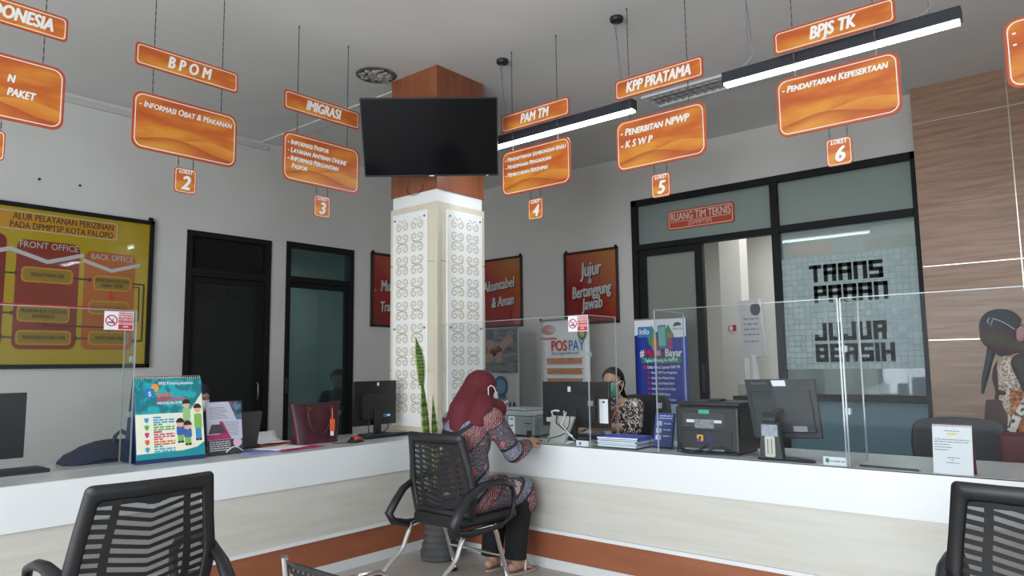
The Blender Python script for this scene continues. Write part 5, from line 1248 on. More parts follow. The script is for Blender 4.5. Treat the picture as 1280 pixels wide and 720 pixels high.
# white desk calendar
t = thing('desk_calendar', 'white spiral desk calendar with printed lines on the right counter', 'calendar', (3.655, 0.585, TOP + 0.001), RZ - 0.08)
t.location = (3.735, 0.592, TOP + 0.001)
c2 = lambda mb: slant(mb, 0.14, 0.0)
c2(MB().box(-0.078, 0.078, -0.002, 0.001, 0, 0.215)).build('front_page', PAPER, t)
b2 = MB().box(-0.078, 0.078, -0.002, 0.002, 0, 0.215); slant(b2, -0.14, 0.064); b2.build('back_card', mat('maroon_card', srgb(120, 25, 55), 0.5), t)
sp = MB()
for i in range(16):
    x = -0.072 + i * 0.0096
    sp.tube([(x, 0.031 + 0.008 * math.cos(a), 0.214 + 0.009 * math.sin(a)) for a in [j * PI / 3 for j in range(6)]], 0.0014, 5, closed=True)
sp.build('spiral_binding', mat('maroon_wire', srgb(130, 60, 80), 0.4, 0.3), t)
mb = MB(); mb.box(-0.028, 0.028, -0.003, -0.002, 0.186, 0.190); bars(mb, -0.03, 0.03, 0.188, 0.006, -0.0032)
mb = MB().box(-0.02, 0.02, -0.0032, -0.002, 0.172, 0.179); c2(mb); mb.build('yellow_highlight', mat('highlighter', srgb(225, 205, 70), 0.5), t)
mb = MB()
for i, (a, b3) in enumerate(((-.028, .03), (-.07, .068), (-.07, .066), (-.07, -.01), (-.07, .0), (-.07, -.015), (-.02, .03), (-.006, .006), (-.025, .025))): bars(mb, a, b3, (0.188, 0.15, 0.14, 0.128, 0.116, 0.104, 0.072, 0.062, 0.05)[i], 0.0035, -0.0034, seed=i)
c2(mb); mb.build('printed_lines', GREYINK, t)

# ================================================================== POT PLANT IN THE CORNER
t = thing('snake_plant', 'snake plant in a ribbed dark grey pot in the corner behind the visitor chair', 'pot plant', (3.43, 3.53, 0))
prof = [(0.0, 0.002), (0.118, 0.002), (0.128, 0.012), (0.126, 0.03)]
for i in range(9):
    z = 0.04 + i * 0.04; r0 = 0.124 - 0.028 * math.sin(i / 8 * PI * .95); prof += [(r0 - 0.008, z - 0.008), (r0 + 0.004, z + 0.004), (r0 + 0.006, z + 0.014), (r0 + 0.002, z + 0.024)]
prof += [(0.135, 0.42), (0.14, 0.435), (0.12, 0.44), (0.11, 0.40), (0.0, 0.395)]
MB().lathe(prof, n=32).build('pot', mottled('cement_pot', (0.055, 0.055, 0.056), (0.08, 0.08, 0.08), nscale=9, rough=0.8), t)
MB().lathe([(0.0, 0.398), (0.108, 0.398), (0.09, 0.41), (0.0, 0.415)], n=20).build('soil', mottled('soil', (0.02, 0.013, 0.008), (0.04, 0.028, 0.018), nscale=40, rough=1.0), t)
LEAF = mat('leaf_green', (0.05, 0.12, 0.03), 0.45)
LF = mat('snake_leaf', (0.055, 0.12, 0.03), 0.42); N, L, b = nodes(LF)
tc = N.new('ShaderNodeTexCoord'); mp = N.new('ShaderNodeMapping'); mp.inputs['Scale'].default_value = (3, 3, 16); nz = N.new('ShaderNodeTexNoise'); nz.inputs['Scale'].default_value = 4
r = ramp(N, [(0.4, (0.035, 0.085, 0.02)), (0.6, (0.085, 0.16, 0.045))]); L.new(tc.outputs['Object'], mp.inputs[0]); L.new(mp.outputs[0], nz.inputs['Vector']); L.new(nz.outputs['Fac'], r.inputs[0]); L.new(r.outputs[0], b.inputs['Base Color'])
LE = mat('leaf_margin', (0.42, 0.42, 0.10), 0.5)
def leaf(base, tip, wd, bend, twist=0.0):
    base = Vector(base); tip = Vector(tip); n = 14; rows = []
    side0 = Vector((0.64, -0.77, 0)); side0.rotate(Euler((0, 0, twist)))
    fr = Vector((-side0.y, side0.x, 0))
    for i in range(n + 1):
        u = i / n; c = base.lerp(tip, u) + Vector(bend) * math.sin(u * PI)
        w_ = wd * (0.55 + 0.45 * math.sin(min(1, u * 1.7) * PI / 2)) * (1 - u ** 4) ** 0.8 + 0.0008
        if u > 0.72: w_ *= max(0.03, (1 - u) / 0.28) ** 0.6
        rows.append([c - side0 * w_ + fr * 0.008 * (w_ / wd), c - side0 * w_ * .72, c + fr * -0.006 * (w_ / wd), c + side0 * w_ * .72, c + side0 * w_ + fr * 0.008 * (w_ / wd)])
    off = Vector((0, 0, 0)); mb = MB(); nc = 5
    vs = [p for r_ in rows for p in r_]
    for i in range(n):
        for j in range(4): mb.add([rows[i][j], rows[i][j + 1], rows[i + 1][j + 1], rows[i + 1][j]], [(0, 1, 2, 3)], 1 if j in (0, 3) else 0, True)
    return mb.build('leaf', [LF, LE], t, solid=0.003)
def pl_(px, py, y=3.53): v = onY(px, py, y); return v - Vector((3.43, 3.53, 0))
leaf((-0.035, 0.035, 0.39), pl_(526.5, 462), 0.028, (-0.004, 0, 0), 0.2)
leaf(pl_(526.8, 482, 3.525), pl_(519.5, 421, 3.525), 0.030, (0.014, 0.0, 0), 0.1)
leaf((0.01, -0.005, 0.39), pl_(541, 493), 0.026, (-0.012, 0, 0), -0.2)
leaf((0.055, -0.02, 0.39), pl_(561, 517), 0.020, (-0.012, 0, 0), 0.4)
leaf((-0.03, -0.05, 0.38), (-0.10, -0.1, 0.74), 0.028, (-0.02, -0.01, 0), 0.9)
leaf((0.03, 0.05, 0.38), (0.06, 0.12, 0.70), 0.026, (0.02, 0.01, 0), -0.7)

# ================================================================== CHAIRS
MESHF = see_through('black_mesh', (0.52, 0.52, 0.52), 0.0, 0.6, 0.35, (0.16, 0.16, 0.155))
def make_visitor_chair(label):
    """faces +x; origin on the floor under the seat"""
    t = thing('visitor_chair', label, 'chair', (0, 0, 0), 0, 'black slatted visitor chairs before the counters')
    z0, z1 = 0.395, 0.885
    def hw(v): return 0.222 + 0.045 * (0.5 - 0.5 * math.cos(min(1, max(0, (0.92 - v)) / 0.55) * PI)) - (0.035 * max(0, (0.3 - v) / 0.3))
    def surf(u, v, d=0.0):
        x = -0.165 - 0.075 * v + 0.035 * math.sin(v * PI) * 0.4 + 0.03 * (u * u)
        return Vector((x + d, -u * hw(v), z0 + (z1 - z0) * v))
    def patch(mb, u0, u1, vf0, vf1, nu=4, nv=1, d=0.0):
        rows = []
        for j in range(nv + 1):
            row = []
            for i in range(nu + 1):
                u = u0 + (u1 - u0) * i / nu; a, b_ = vf0(u), vf1(u); row.append(surf(u, a + (b_ - a) * j / nv, d))
            rows.append(row)
        mb.grid(rows)
    C = lambda c: (lambda u: c)
    fr = MB()
    # rounded outer frame as one closed ribbon
    outer, inner = [], []
    def rr_uv(a, b_, c, d, ru, rv):
        p = []
        for cu, cv, a0 in ((b_ - ru, d - rv, 0), (a + ru, d - rv, PI / 2), (a + ru, c + rv, PI), (b_ - ru, c + rv, 1.5 * PI)):
            for i in range(7):
                q = a0 + PI / 2 * i / 6; p.append((cu + ru * math.cos(q), cv + rv * math.sin(q)))
        return p
    def sub(poly, k=3):
        out = []
        for i in range(len(poly)):
            a, b_ = poly[i], poly[(i + 1) % len(poly)]
            for j in range(k): out.append((a[0] + (b_[0] - a[0]) * j / k, a[1] + (b_[1] - a[1]) * j / k))
        return out
    o_ = sub(rr_uv(-1, 1, 0, 1, 0.10, 0.05)); i_ = sub(rr_uv(-0.80, 0.80, 0.13, 0.875, 0.06, 0.03)); n = len(o_)
    rows = [[surf(*p) for p in o_ + o_[:1]], [surf(p[0] * .96 + q[0] * .04, p[1] * .96 + q[1] * .04, -0.012) for p, q in zip(o_ + o_[:1], i_ + i_[:1])], [surf(p[0] * .2 + q[0] * .8, p[1] * .2 + q[1] * .8, -0.012) for p, q in zip(o_ + o_[:1], i_ + i_[:1])], [surf(*p) for p in i_ + i_[:1]],
            [surf(p[0] * .2 + q[0] * .8, p[1] * .2 + q[1] * .8, 0.012) for p, q in zip(o_ + o_[:1], i_ + i_[:1])], [surf(p[0] * .96 + q[0] * .04, p[1] * .96 + q[1] * .04, 0.012) for p, q in zip(o_ + o_[:1], i_ + i_[:1])], [surf(*p) for p in o_ + o_[:1]]]
    fr.grid(rows); fr.build('back_frame', BLACK, t)
    sl = MB(); NS = 11; va, vb = 0.15, 0.86; pitch = (vb - va) / NS
    for k in range(NS + 1):
        vc = va + k * pitch
        f0 = lambda u, vc=vc: vc - pitch * 0.22 + 0.055 * abs(u) / 0.5 * (1 if k < NS else 1) - 0.03
        f1 = lambda u, vc=vc: vc + pitch * 0.22 + 0.055 * abs(u) / 0.5 - 0.03
        if k == NS: f1 = C(0.885)
        patch(sl, -0.5, 0, f0, f1, 3); patch(sl, 0, 0.5, f0, f1, 3)
        g0 = lambda u, vc=vc: vc - pitch * 0.26 + 0.06 * (abs(u) - 0.58); g1 = lambda u, vc=vc: vc + pitch * 0.26 + 0.06 * (abs(u) - 0.58)
        if k < NS: patch(sl, -0.82, -0.58, g0, g1, 2); patch(sl, 0.58, 0.82, g0, g1, 2)
    for s_ in (-1, 1): patch(sl, s_ * 0.49, s_ * 0.60, C(0.12), C(0.885), 2, 8)
    patch(sl, -0.82, 0.82, C(0.845), C(0.885), 6); patch(sl, -0.10, 0.10, C(0.82), C(0.85), 3)
    sl.s = [False] * len(sl.s); sl.build('back_slats', BLACK, t, solid=0.0025, fix=False)
    me_ = MB(); patch(me_, -0.82, 0.82, C(0.12), C(0.885), 8, 8, 0.010); me_.build('mesh_fabric', MESHF, t, fix=False)
    se = MB()
    rows = []
    for i in range(11):
        u = i / 10; x = -0.20 + 0.47 * u; wd = 0.235 - 0.02 * (1 - u) - (0.03 if i in (0, 10) else 0)
        rows.append([(x, wd * cy, 0.375 + 0.05 * sz + (-0.012 * max(0, u - .8) / .2)) for cy, sz in ((-1, 0.2), (-1, .75), (-.93, 1), (-.5, 1.06), (0, 1.0), (.5, 1.06), (.93, 1), (1, .75), (1, .2), (.9, -.2), (0, -.25), (-.9, -.2), (-1, .2))])
    se.grid(rows); k_ = len(rows[0]) - 1
    se.add(rows[0][:-1], [list(range(k_))]); se.add(rows[-1][:-1], [list(range(k_))])
    se.build('seat', mottled('black_upholstery', (0.006, 0.006, 0.007), (0.010, 0.010, 0.011), nscale=60, rough=0.55), t)
    for s_ in (-1, 1):
        y = -0.262 * s_ if False else 0.262 * s_
        pts = [(-0.30, y * .97, 0.375), (-0.325, y, 0.42), (-0.275, y, 0.485), (-0.22, y, 0.545), (-0.12, y * 1.03, 0.592), (-0.03, y * 1.03, 0.605), (0.06, y * 1.03, 0.60), (0.14, y * 1.03, 0.575), (0.178, y, 0.525), (0.175, y, 0.45), (0.14, y, 0.385), (0.07, y * .97, 0.352), (-0.05, y * .95, 0.345), (-0.2, y * .95, 0.348)]
        MB().tube(pts, [0.030, 0.034, 0.032, 0.030, 0.026, 0.023, 0.022, 0.021, 0.019, 0.018, 0.018, 0.018, 0.02, 0.026], 10, closed=True, flat=(1.0, 0.72)).build('armrest', BLACK, t)
    for s_ in (-1, 1):
        y = 0.215 * s_
        MB().tube([(0.04, y, 0.365), (0.075, y, 0.30), (0.135, y, 0.13), (0.172, y, 0.03), (0.16, y, 0.014)], 0.0135, 10).build('front_leg', CHROME, t)
        MB().tube([(0.10, y, 0.35), (-0.10, y, 0.352), (-0.19, y, 0.345), (-0.215, y, 0.31), (-0.255, y, 0.23), (-0.29, y, 0.195), (-0.345, y, 0.165), (-0.44, y, 0.09), (-0.50, y, 0.02)], 0.0135, 10).build('rear_leg', CHROME, t)
        MB().ell((0.158, y, 0.014), (0.028, 0.020, 0.014)).build('rubber_foot', BLACK, t); MB().ell((-0.50, y, 0.015), (0.022, 0.018, 0.015)).build('rubber_foot', BLACK, t)
    MB().tube([(0.12, -0.215, 0.17), (0.12, 0.215, 0.17)], 0.009, 8).build('cross_bar', CHROME, t)
    return t
ch = make_visitor_chair('black slatted visitor chair under the woman in the red hijab')
CHX, CHY = 3.115, 3.03
ch.location = (CHX, CHY, 0)
c2_ = copy_tree(ch); c2_.location = (1.168, 2.865, 0); c2_.rotation_euler = (0, 0, PI / 2); c2_['label'] = 'empty black slatted visitor chair in the left foreground'
c3_ = copy_tree(ch); c3_.location = (2.895, 0.215, 0); c3_.rotation_euler = (0, 0, 0.0); c3_['label'] = 'empty black slatted visitor chair at the lower right corner'

# waiting chair of perforated black metal, only its top corner in view
t = thing('waiting_chair', 'perforated black metal waiting chair with chrome tubes, its top corner at the bottom edge', 'chair', (1.30, 1.62, 0), 0)
def back_pt(v, k): return Vector((0.0 - 0.0 + k * 0.11, v, 0.715 - k * 0.33))
rows = [[(-0.135 + 0.12 * i / 6 + 0.02 * math.sin(i / 6 * PI), 0.19 - 0.38 * j / 8, 0.735 - 0.32 * i / 6) for j in range(9)] for i in range(7)]
MB().grid(rows).build('back_panel', SATIN, t, solid=0.004)
pf = MB()
for i in range(1, 14):
    for j in range(1, 16):
        x = -0.135 + 0.12 * i / 14 + 0.02 * math.sin(i / 14 * PI); pf.cyl((x - 0.0045, 0.19 - 0.38 * j / 16, 0.735 - 0.32 * i / 14), (x + 0.0045, 0.19 - 0.38 * j / 16, 0.735 - 0.32 * i / 14), 0.005, n=6)
tag(pf.build('perforations', mat('hole_grey', (0.06, 0.06, 0.06), 0.6), t), kind='stuff')
rows = [[(0.02 + 0.40 * i / 6, 0.22 - 0.44 * j / 8, 0.405 + 0.015 * math.cos(i)) for j in range(9)] for i in range(7)]
MB().grid(rows).build('seat_panel', SATIN, t, solid=0.004)
for s_ in (-1, 1):
    MB().tube([(-0.135, 0.198 * s_, 0.745), (-0.12, 0.205 * s_, 0.66), (-0.06, 0.21 * s_, 0.5), (0.0, 0.22 * s_, 0.40), (0.1, 0.225 * s_, 0.39), (0.42, 0.225 * s_, 0.40)], 0.011, 10).build('side_tube', CHROME, t)
    MB().tube([(-0.02, 0.22 * s_, 0.44), (0.02, 0.24 * s_, 0.58), (0.08, 0.25 * s_, 0.615), (0.24, 0.25 * s_, 0.61), (0.30, 0.245 * s_, 0.57), (0.31, 0.23 * s_, 0.41)], 0.012, 10).build('armrest', CHROME, t)
    MB().tube([(0.02, 0.2 * s_, 0.40), (0.10, 0.2 * s_, 0.2), (0.0, 0.2 * s_, 0.0)], 0.014, 8).build('leg', CHROME, t)
    MB().tube([(0.36, 0.2 * s_, 0.40), (0.30, 0.2 * s_, 0.2), (0.40, 0.2 * s_, 0.0)], 0.014, 8).build('leg', CHROME, t)

# chairs of the staff behind the counter
def staff_chair(label, x, y, rz, w_, zt):
    t = thing('office_chair', label, 'chair', (x, y, 0), rz)
    rows = []
    for i in range(9):
        v = i / 8; wd = w_ / 2 * (0.86 + 0.14 * math.sin(v * PI * .9)) * (1 if v < .9 else 0.94)
        rows.append([(-0.24 - 0.05 * v + 0.05 * (u * u), wd * u, 0.53 + (zt - 0.53) * v - (0.02 * abs(u) ** 3 if v > .95 else 0)) for u in (-1, -.75, -.4, 0, .4, .75, 1)])
    MB().grid(rows).build('backrest', mottled('black_upholstery_b', (0.010, 0.010, 0.013), (0.016, 0.016, 0.020), nscale=60, rough=0.6), t, solid=0.035, bevel=0.01)
    MB().prism(rrect(-0.24, 0.24, 0.42, 0.50, 0.03), -0.24, 0.24).build('seat', BLACK, t, bevel=0.02)
    MB().tube([(-0.26, 0, 0.60), (-0.24, 0, 0.46), (-0.1, 0, 0.41)], 0.03, 8, flat=(1, .5)).build('back_support', BLACK, t)
    MB().cyl((0, 0, 0.07), (0, 0, 0.42), 0.028).build('column', DARKGREY, t)
    for k in range(5):
        a = 2 * PI * k / 5; l = MB().tube([(0.02 * math.cos(a), 0.02 * math.sin(a), 0.10), (0.28 * math.cos(a), 0.28 * math.sin(a), 0.065)], [0.025, 0.016], 8).build('base_arm', DARKGREY, t)
        MB().ell((0.29 * math.cos(a), 0.29 * math.sin(a), 0.028), (0.028, 0.028, 0.028)).build('castor', BLACK, l)
    for s_ in (-1, 1): MB().tube([(-0.1, 0.25 * s_, 0.46), (-0.08, 0.28 * s_, 0.60), (0.0, 0.28 * s_, 0.665), (0.16, 0.28 * s_, 0.665)], [0.018, 0.018, 0.02, 0.02], 8).build('armrest', BLACK, t)
    return t
staff_chair('black office chair behind the masked clerk', 4.91, 2.935, PI + 0.12, 0.50, 1.015)
staff_chair('black office chair behind the white desk calendar, beside the woman in the orange vest', 5.08, 0.79, PI + 0.05, 0.52, 0.90)
staff_chair('dark office chair of the person in the blue hijab', 2.62, 5.38, -PI / 2, 0.44, 0.86)
# ================================================================== PEOPLE
def organic(mb, voxel, iters=6, fac=0.5):
    """melt overlapping rounded pieces into one continuous skin; returns a mesh builder"""
    me = bpy.data.meshes.new('tmp'); me.from_pydata(mb.v, [], mb.f)
    o = bpy.data.objects.new('tmp', me); COL.objects.link(o)
    r = o.modifiers.new('r', 'REMESH'); r.mode = 'VOXEL'; r.voxel_size = voxel
    s_ = o.modifiers.new('s', 'SMOOTH'); s_.factor = fac; s_.iterations = iters
    dg = bpy.context.evaluated_depsgraph_get(); dg.update()
    e = bpy.data.meshes.new_from_object(o.evaluated_get(dg))
    out = MB(); out.add([v.co.copy() for v in e.vertices], [list(p.vertices) for p in e.polygons], 0, True)
    bpy.data.objects.remove(o); bpy.data.meshes.remove(me); bpy.data.meshes.remove(e)
    return out
def paint(mb, fn):
    for i, f in enumerate(mb.f):
        c = Vector((0, 0, 0))
        for k in f: c += mb.v[k]
        mb.m[i] = fn(c / len(f))
    return mb
def frame3(f, up=Vector((0, 0, 1))):
    f = Vector(f).normalized(); l = up.cross(f).normalized(); u = f.cross(l).normalized()
    return f, l, u
def head_prims(mb, c, f, s=1.0):
    """c centre of the skull, f facing direction"""
    f, l, u = frame3(f); R_ = Matrix((f, l, u)).transposed(); c = Vector(c)
    P_ = lambda a, b, d: c + (f * a + l * b + u * d) * s
    E = lambda a, b, d, ra, rb, rc: mb.ell(P_(a, b, d), (ra * s, rb * s, rc * s), R_)
    E(-0.008, 0, 0.022, 0.093, 0.074, 0.088)          # skull
    E(0.022, 0, -0.040, 0.066, 0.060, 0.072)          # face
    E(0.050, 0, -0.088, 0.030, 0.034, 0.024)          # chin
    E(0.078, 0, 0.028, 0.018, 0.045, 0.016)           # brow
    E(0.082, 0, -0.016, 0.016, 0.010, 0.026)          # nose bridge
    E(0.094, 0, -0.032, 0.014, 0.015, 0.012)          # nose tip
    E(0.078, 0, -0.064, 0.014, 0.024, 0.008); E(0.076, 0, -0.075, 0.013, 0.021, 0.008)   # lips
    for b in (-1, 1):
        E(0.052, b * 0.040, -0.022, 0.026, 0.022, 0.024)   # cheek
        E(-0.006, b * 0.074, -0.012, 0.018, 0.009, 0.030)  # ear
    return P_, R_
def face_parts(t, P_, R_, off, s=1.0):
    for b in (-1, 1):
        e = MB().ell(P_(0.0795, b * 0.031, 0.004) - off, (0.009 * s, 0.0145 * s, 0.008 * s), R_).build('eye', mat('eye_white', (0.7, 0.68, 0.65), 0.3), t)
        MB().ell(P_(0.087, b * 0.031, 0.004) - off, (0.003 * s, 0.0065 * s, 0.0065 * s), R_).build('iris', INK, e)
        MB().ell(P_(0.086, b * 0.032, 0.026) - off, (0.006 * s, 0.018 * s, 0.0035 * s), R_).build('eyebrow', mat('brow', (0.02, 0.014, 0.012), 0.8), t)
def hand_prims(mb, wr, d, pn, side, curl=0.6, s=1.0, spread=1.0):
    """wr wrist, d direction of the hand, pn palm normal, side +1 when the thumb lies along d x pn"""
    wr = Vector(wr); d = Vector(d).normalized(); pn = (Vector(pn) - d * Vector(pn).dot(d)).normalized(); a = d.cross(pn) * side
    W = lambda x, y, z: wr + (d * x + a * y + pn * z) * s
    R_ = Matrix((d, a, pn)).transposed()
    mb.ell(W(0.045, 0, 0), (0.052 * s, 0.038 * s, 0.015 * s), R_); mb.cap(W(-0.01, 0, 0), W(0.03, 0, 0), 0.025 * s, 0.024 * s)
    for i, (y, L_) in enumerate(((0.028, 0.070), (0.0095, 0.079), (-0.0095, 0.073), (-0.027, 0.056))):
        p = Vector((0.084 - 0.004 * abs(i - 1.2), y * spread, 0)); ang = 0.0
        for k, fr in enumerate((0.45, 0.31, 0.24)):
            ang += curl * (0.75, 1.0, 0.8)[k]
            q = p + Vector((math.cos(ang) * L_ * fr, (y * 0.25) * fr * (1 - curl * .6), math.sin(ang) * L_ * fr))
            mb.cap(W(*p), W(*q), (0.0092 - 0.0008 * k) * s, (0.0086 - 0.0009 * k) * s, 10); p = q
    p = Vector((0.018, 0.028, 0.004)); q = Vector((0.048, 0.055, 0.012)); r_ = Vector((0.076, 0.058 - 0.02 * curl, 0.016 + 0.012 * curl))
    mb.cap(W(*p), W(*q), 0.0125 * s, 0.0105 * s, 10); mb.cap(W(*q), W(*r_), 0.0102 * s, 0.0085 * s, 10)
def foot_prims(mb, an, toe, s=1.0):
    an = Vector(an); toe = Vector(toe); d = (toe - an); d.z = 0; d.normalize(); l = Vector((-d.y, d.x, 0))
    mb.cap(an, Vector((an.x, an.y, toe.z + 0.028)), 0.036 * s, 0.036 * s); mb.cap(Vector((an.x, an.y, toe.z + 0.022)) - d * 0.035, Vector((an.x, an.y, toe.z + 0.030)) + d * 0.06, 0.030 * s, 0.036 * s)
    mb.cap(Vector((an.x, an.y, toe.z + 0.030)) + d * 0.06, toe - d * 0.05 + Vector((0, 0, 0.010)), 0.036 * s, 0.026 * s)
    for i, y in enumerate((0.027, 0.011, -0.003, -0.016, -0.028)):
        mb.cap(toe - d * 0.05 + l * y + Vector((0, 0, 0.006)), toe - d * (0.006 + 0.007 * i) + l * y * 1.15 + Vector((0, 0, 0.0)), 0.013, (0.012, 0.010, 0.0095, 0.009, 0.0085)[i] * s, 8)
def body_prims(mb, J, s=1.0):
    V = Vector; pel, che, nek = V(J['pelvis']), V(J['chest']), V(J['neck'])
    f, l, u = frame3(J['fwd'], (nek - pel).normalized())
    R_ = Matrix((f, l, u)).transposed()
    mb.ell(pel, (0.105 * s, 0.15 * s, 0.11 * s), R_); mb.ell(pel.lerp(che, .5), (0.085 * s, 0.118 * s, 0.15 * s), R_); mb.ell(che, (0.098 * s, 0.145 * s, 0.15 * s), R_)
    mb.cap(che, nek, 0.08 * s, 0.05 * s); mb.cap(nek, J['head'] + V((0, 0, -0.04)), 0.048 * s, 0.046 * s)
    for k in 'RL':
        if 'sh' + k not in J: continue
        sh, el, wr = V(J['sh' + k]), V(J['el' + k]), V(J['wr' + k])
        mb.cap(nek - V((0, 0, 0.03)), sh, 0.05 * s, 0.05 * s); mb.cap(sh, el, 0.047 * s, 0.037 * s); mb.cap(el, wr, 0.038 * s, 0.025 * s)
        hand_prims(mb, wr, V(J['hd' + k]), V(J['pn' + k]), J['sd' + k], J.get('curl' + k, 0.6), 0.92 * s)
    for k in 'RL':
        if 'hip' + k not in J: continue
        hp, kn, an, to = V(J['hip' + k]), V(J['knee' + k]), V(J['ank' + k]), V(J['toe' + k])
        mb.cap(hp, kn, 0.082 * s, 0.055 * s); mb.cap(kn, kn.lerp(an, .35), 0.054 * s, 0.052 * s); mb.cap(kn.lerp(an, .35), an, 0.052 * s, 0.035 * s)
        foot_prims(mb, an, to, s)
    return mb

SKIN = mottled('skin', (0.40, 0.225, 0.145), (0.46, 0.27, 0.18), nscale=12, rough=0.5)
# --- batik fabrics
def batik_visitor():
    m = mat('batik_tunic', (0.3, 0.05, 0.06), 0.75); N, L, b = nodes(m)
    tc = N.new('ShaderNodeTexCoord'); mp = N.new('ShaderNodeMapping'); L.new(tc.outputs['Object'], mp.inputs[0]); mp.inputs['Rotation'].default_value = (0.15, 0.72, 0.1)
    sp = N.new('ShaderNodeSeparateXYZ'); L.new(mp.outputs[0], sp.inputs[0])
    wob = N.new('ShaderNodeTexNoise'); wob.inputs['Scale'].default_value = 5; L.new(tc.outputs['Object'], wob.inputs['Vector'])
    ad = N.new('ShaderNodeMath'); ad.operation = 'MULTIPLY_ADD'; ad.inputs[1].default_value = 0.05; L.new(wob.outputs['Fac'], ad.inputs[0]); L.new(sp.outputs['Z'], ad.inputs[2])
    sc = N.new('ShaderNodeMath'); sc.operation = 'MULTIPLY'; sc.inputs[1].default_value = 3.1; L.new(ad.outputs[0], sc.inputs[0])
    fr = N.new('ShaderNodeMath'); fr.operation = 'FRACT'; L.new(sc.outputs[0], fr.inputs[0])
    # band mask: 0 red hatch, 1 grey-blue hatch, 2 dark floral
    red = ramp(N, [(0, (1, 1, 1)), (0.27, (0, 0, 0))], 'CONSTANT'); blu = ramp(N, [(0, (0, 0, 0)), (0.31, (1, 1, 1)), (0.50, (0, 0, 0))], 'CONSTANT')
    lin = ramp(N, [(0, (0, 0, 0)), (0.26, (1, 1, 1)), (0.315, (0, 0, 0)), (0.50, (1, 1, 1)), (0.55, (0, 0, 0)), (0.975, (1, 1, 1))], 'CONSTANT')
    for r_ in (red, blu, lin): L.new(fr.outputs[0], r_.inputs[0])
    wv = N.new('ShaderNodeTexWave'); wv.inputs['Scale'].default_value = 32; wv.inputs['Distortion'].default_value = 5; wv.inputs['Detail'].default_value = 1.5; wv.inputs['Detail Scale'].default_value = 3
    m2 = N.new('ShaderNodeMapping'); m2.inputs['Rotation'].default_value = (0.3, -0.5, 0.9); L.new(tc.outputs['Object'], m2.inputs[0]); L.new(m2.outputs[0], wv.inputs['Vector'])
    rc = ramp(N, [(0.0, (0.13, 0.012, 0.020)), (0.62, (0.15, 0.016, 0.024)), (0.8, (0.34, 0.25, 0.24))]); bc = ramp(N, [(0.0, (0.055, 0.05, 0.09)), (0.35, (0.10, 0.10, 0.17)), (0.6, (0.27, 0.28, 0.34))])
    L.new(wv.outputs['Fac'], rc.inputs[0]); L.new(wv.outputs['Fac'], bc.inputs[0])
    vo = N.new('ShaderNodeTexVoronoi'); vo.feature = 'DISTANCE_TO_EDGE'; vo.inputs['Scale'].default_value = 80; L.new(tc.outputs['Object'], vo.inputs['Vector'])
    dc = ramp(N, [(0.0, (0.22, 0.19, 0.22)), (0.08, (0.13, 0.11, 0.135)), (0.16, (0.025, 0.018, 0.028))]); L.new(vo.outputs['Distance'], dc.inputs[0])
    # flowers
    v2 = N.new('ShaderNodeTexVoronoi'); v2.inputs['Scale'].default_value = 24; L.new(tc.outputs['Object'], v2.inputs['Vector'])
    v3 = N.new('ShaderNodeTexVoronoi'); v3.inputs['Scale'].default_value = 7.5; L.new(tc.outputs['Object'], v3.inputs['Vector'])
    f1 = N.new('ShaderNodeMath'); f1.operation = 'LESS_THAN'; f1.inputs[1].default_value = 0.50; L.new(v2.outputs['Distance'], f1.inputs[0])
    f2 = N.new('ShaderNodeMath'); f2.operation = 'LESS_THAN'; f2.inputs[1].default_value = 0.42; L.new(v3.outputs['Distance'], f2.inputs[0])
    f3 = N.new('ShaderNodeMath'); f3.operation = 'MULTIPLY'; L.new(f1.outputs[0], f3.inputs[0]); L.new(f2.outputs[0], f3.inputs[1])
    pc = ramp(N, [(0.0, (0.50, 0.20, 0.22)), (0.5, (0.45, 0.10, 0.12)), (0.8, (0.52, 0.36, 0.36))], 'CONSTANT'); L.new(v3.outputs['Color'], pc.inputs[0])
    def mix(fac, a, b_):
        x = N.new('ShaderNodeMix'); x.data_type = 'RGBA'; L.new(fac, x.inputs[0]); L.new(a, x.inputs[6])
        if isinstance(b_, tuple): x.inputs[7].default_value = (*b_, 1)
        else: L.new(b_, x.inputs[7])
        return x.outputs[2]
    c = mix(f3.outputs[0], dc.outputs[0], pc.outputs[0]); c = mix(red.outputs[0], c, rc.outputs[0]); c = mix(blu.outputs[0], c, bc.outputs[0]); c = mix(lin.outputs[0], c, (0.015, 0.012, 0.022))
    L.new(c, b.inputs['Base Color'])
    return m
BATIK = batik_visitor()
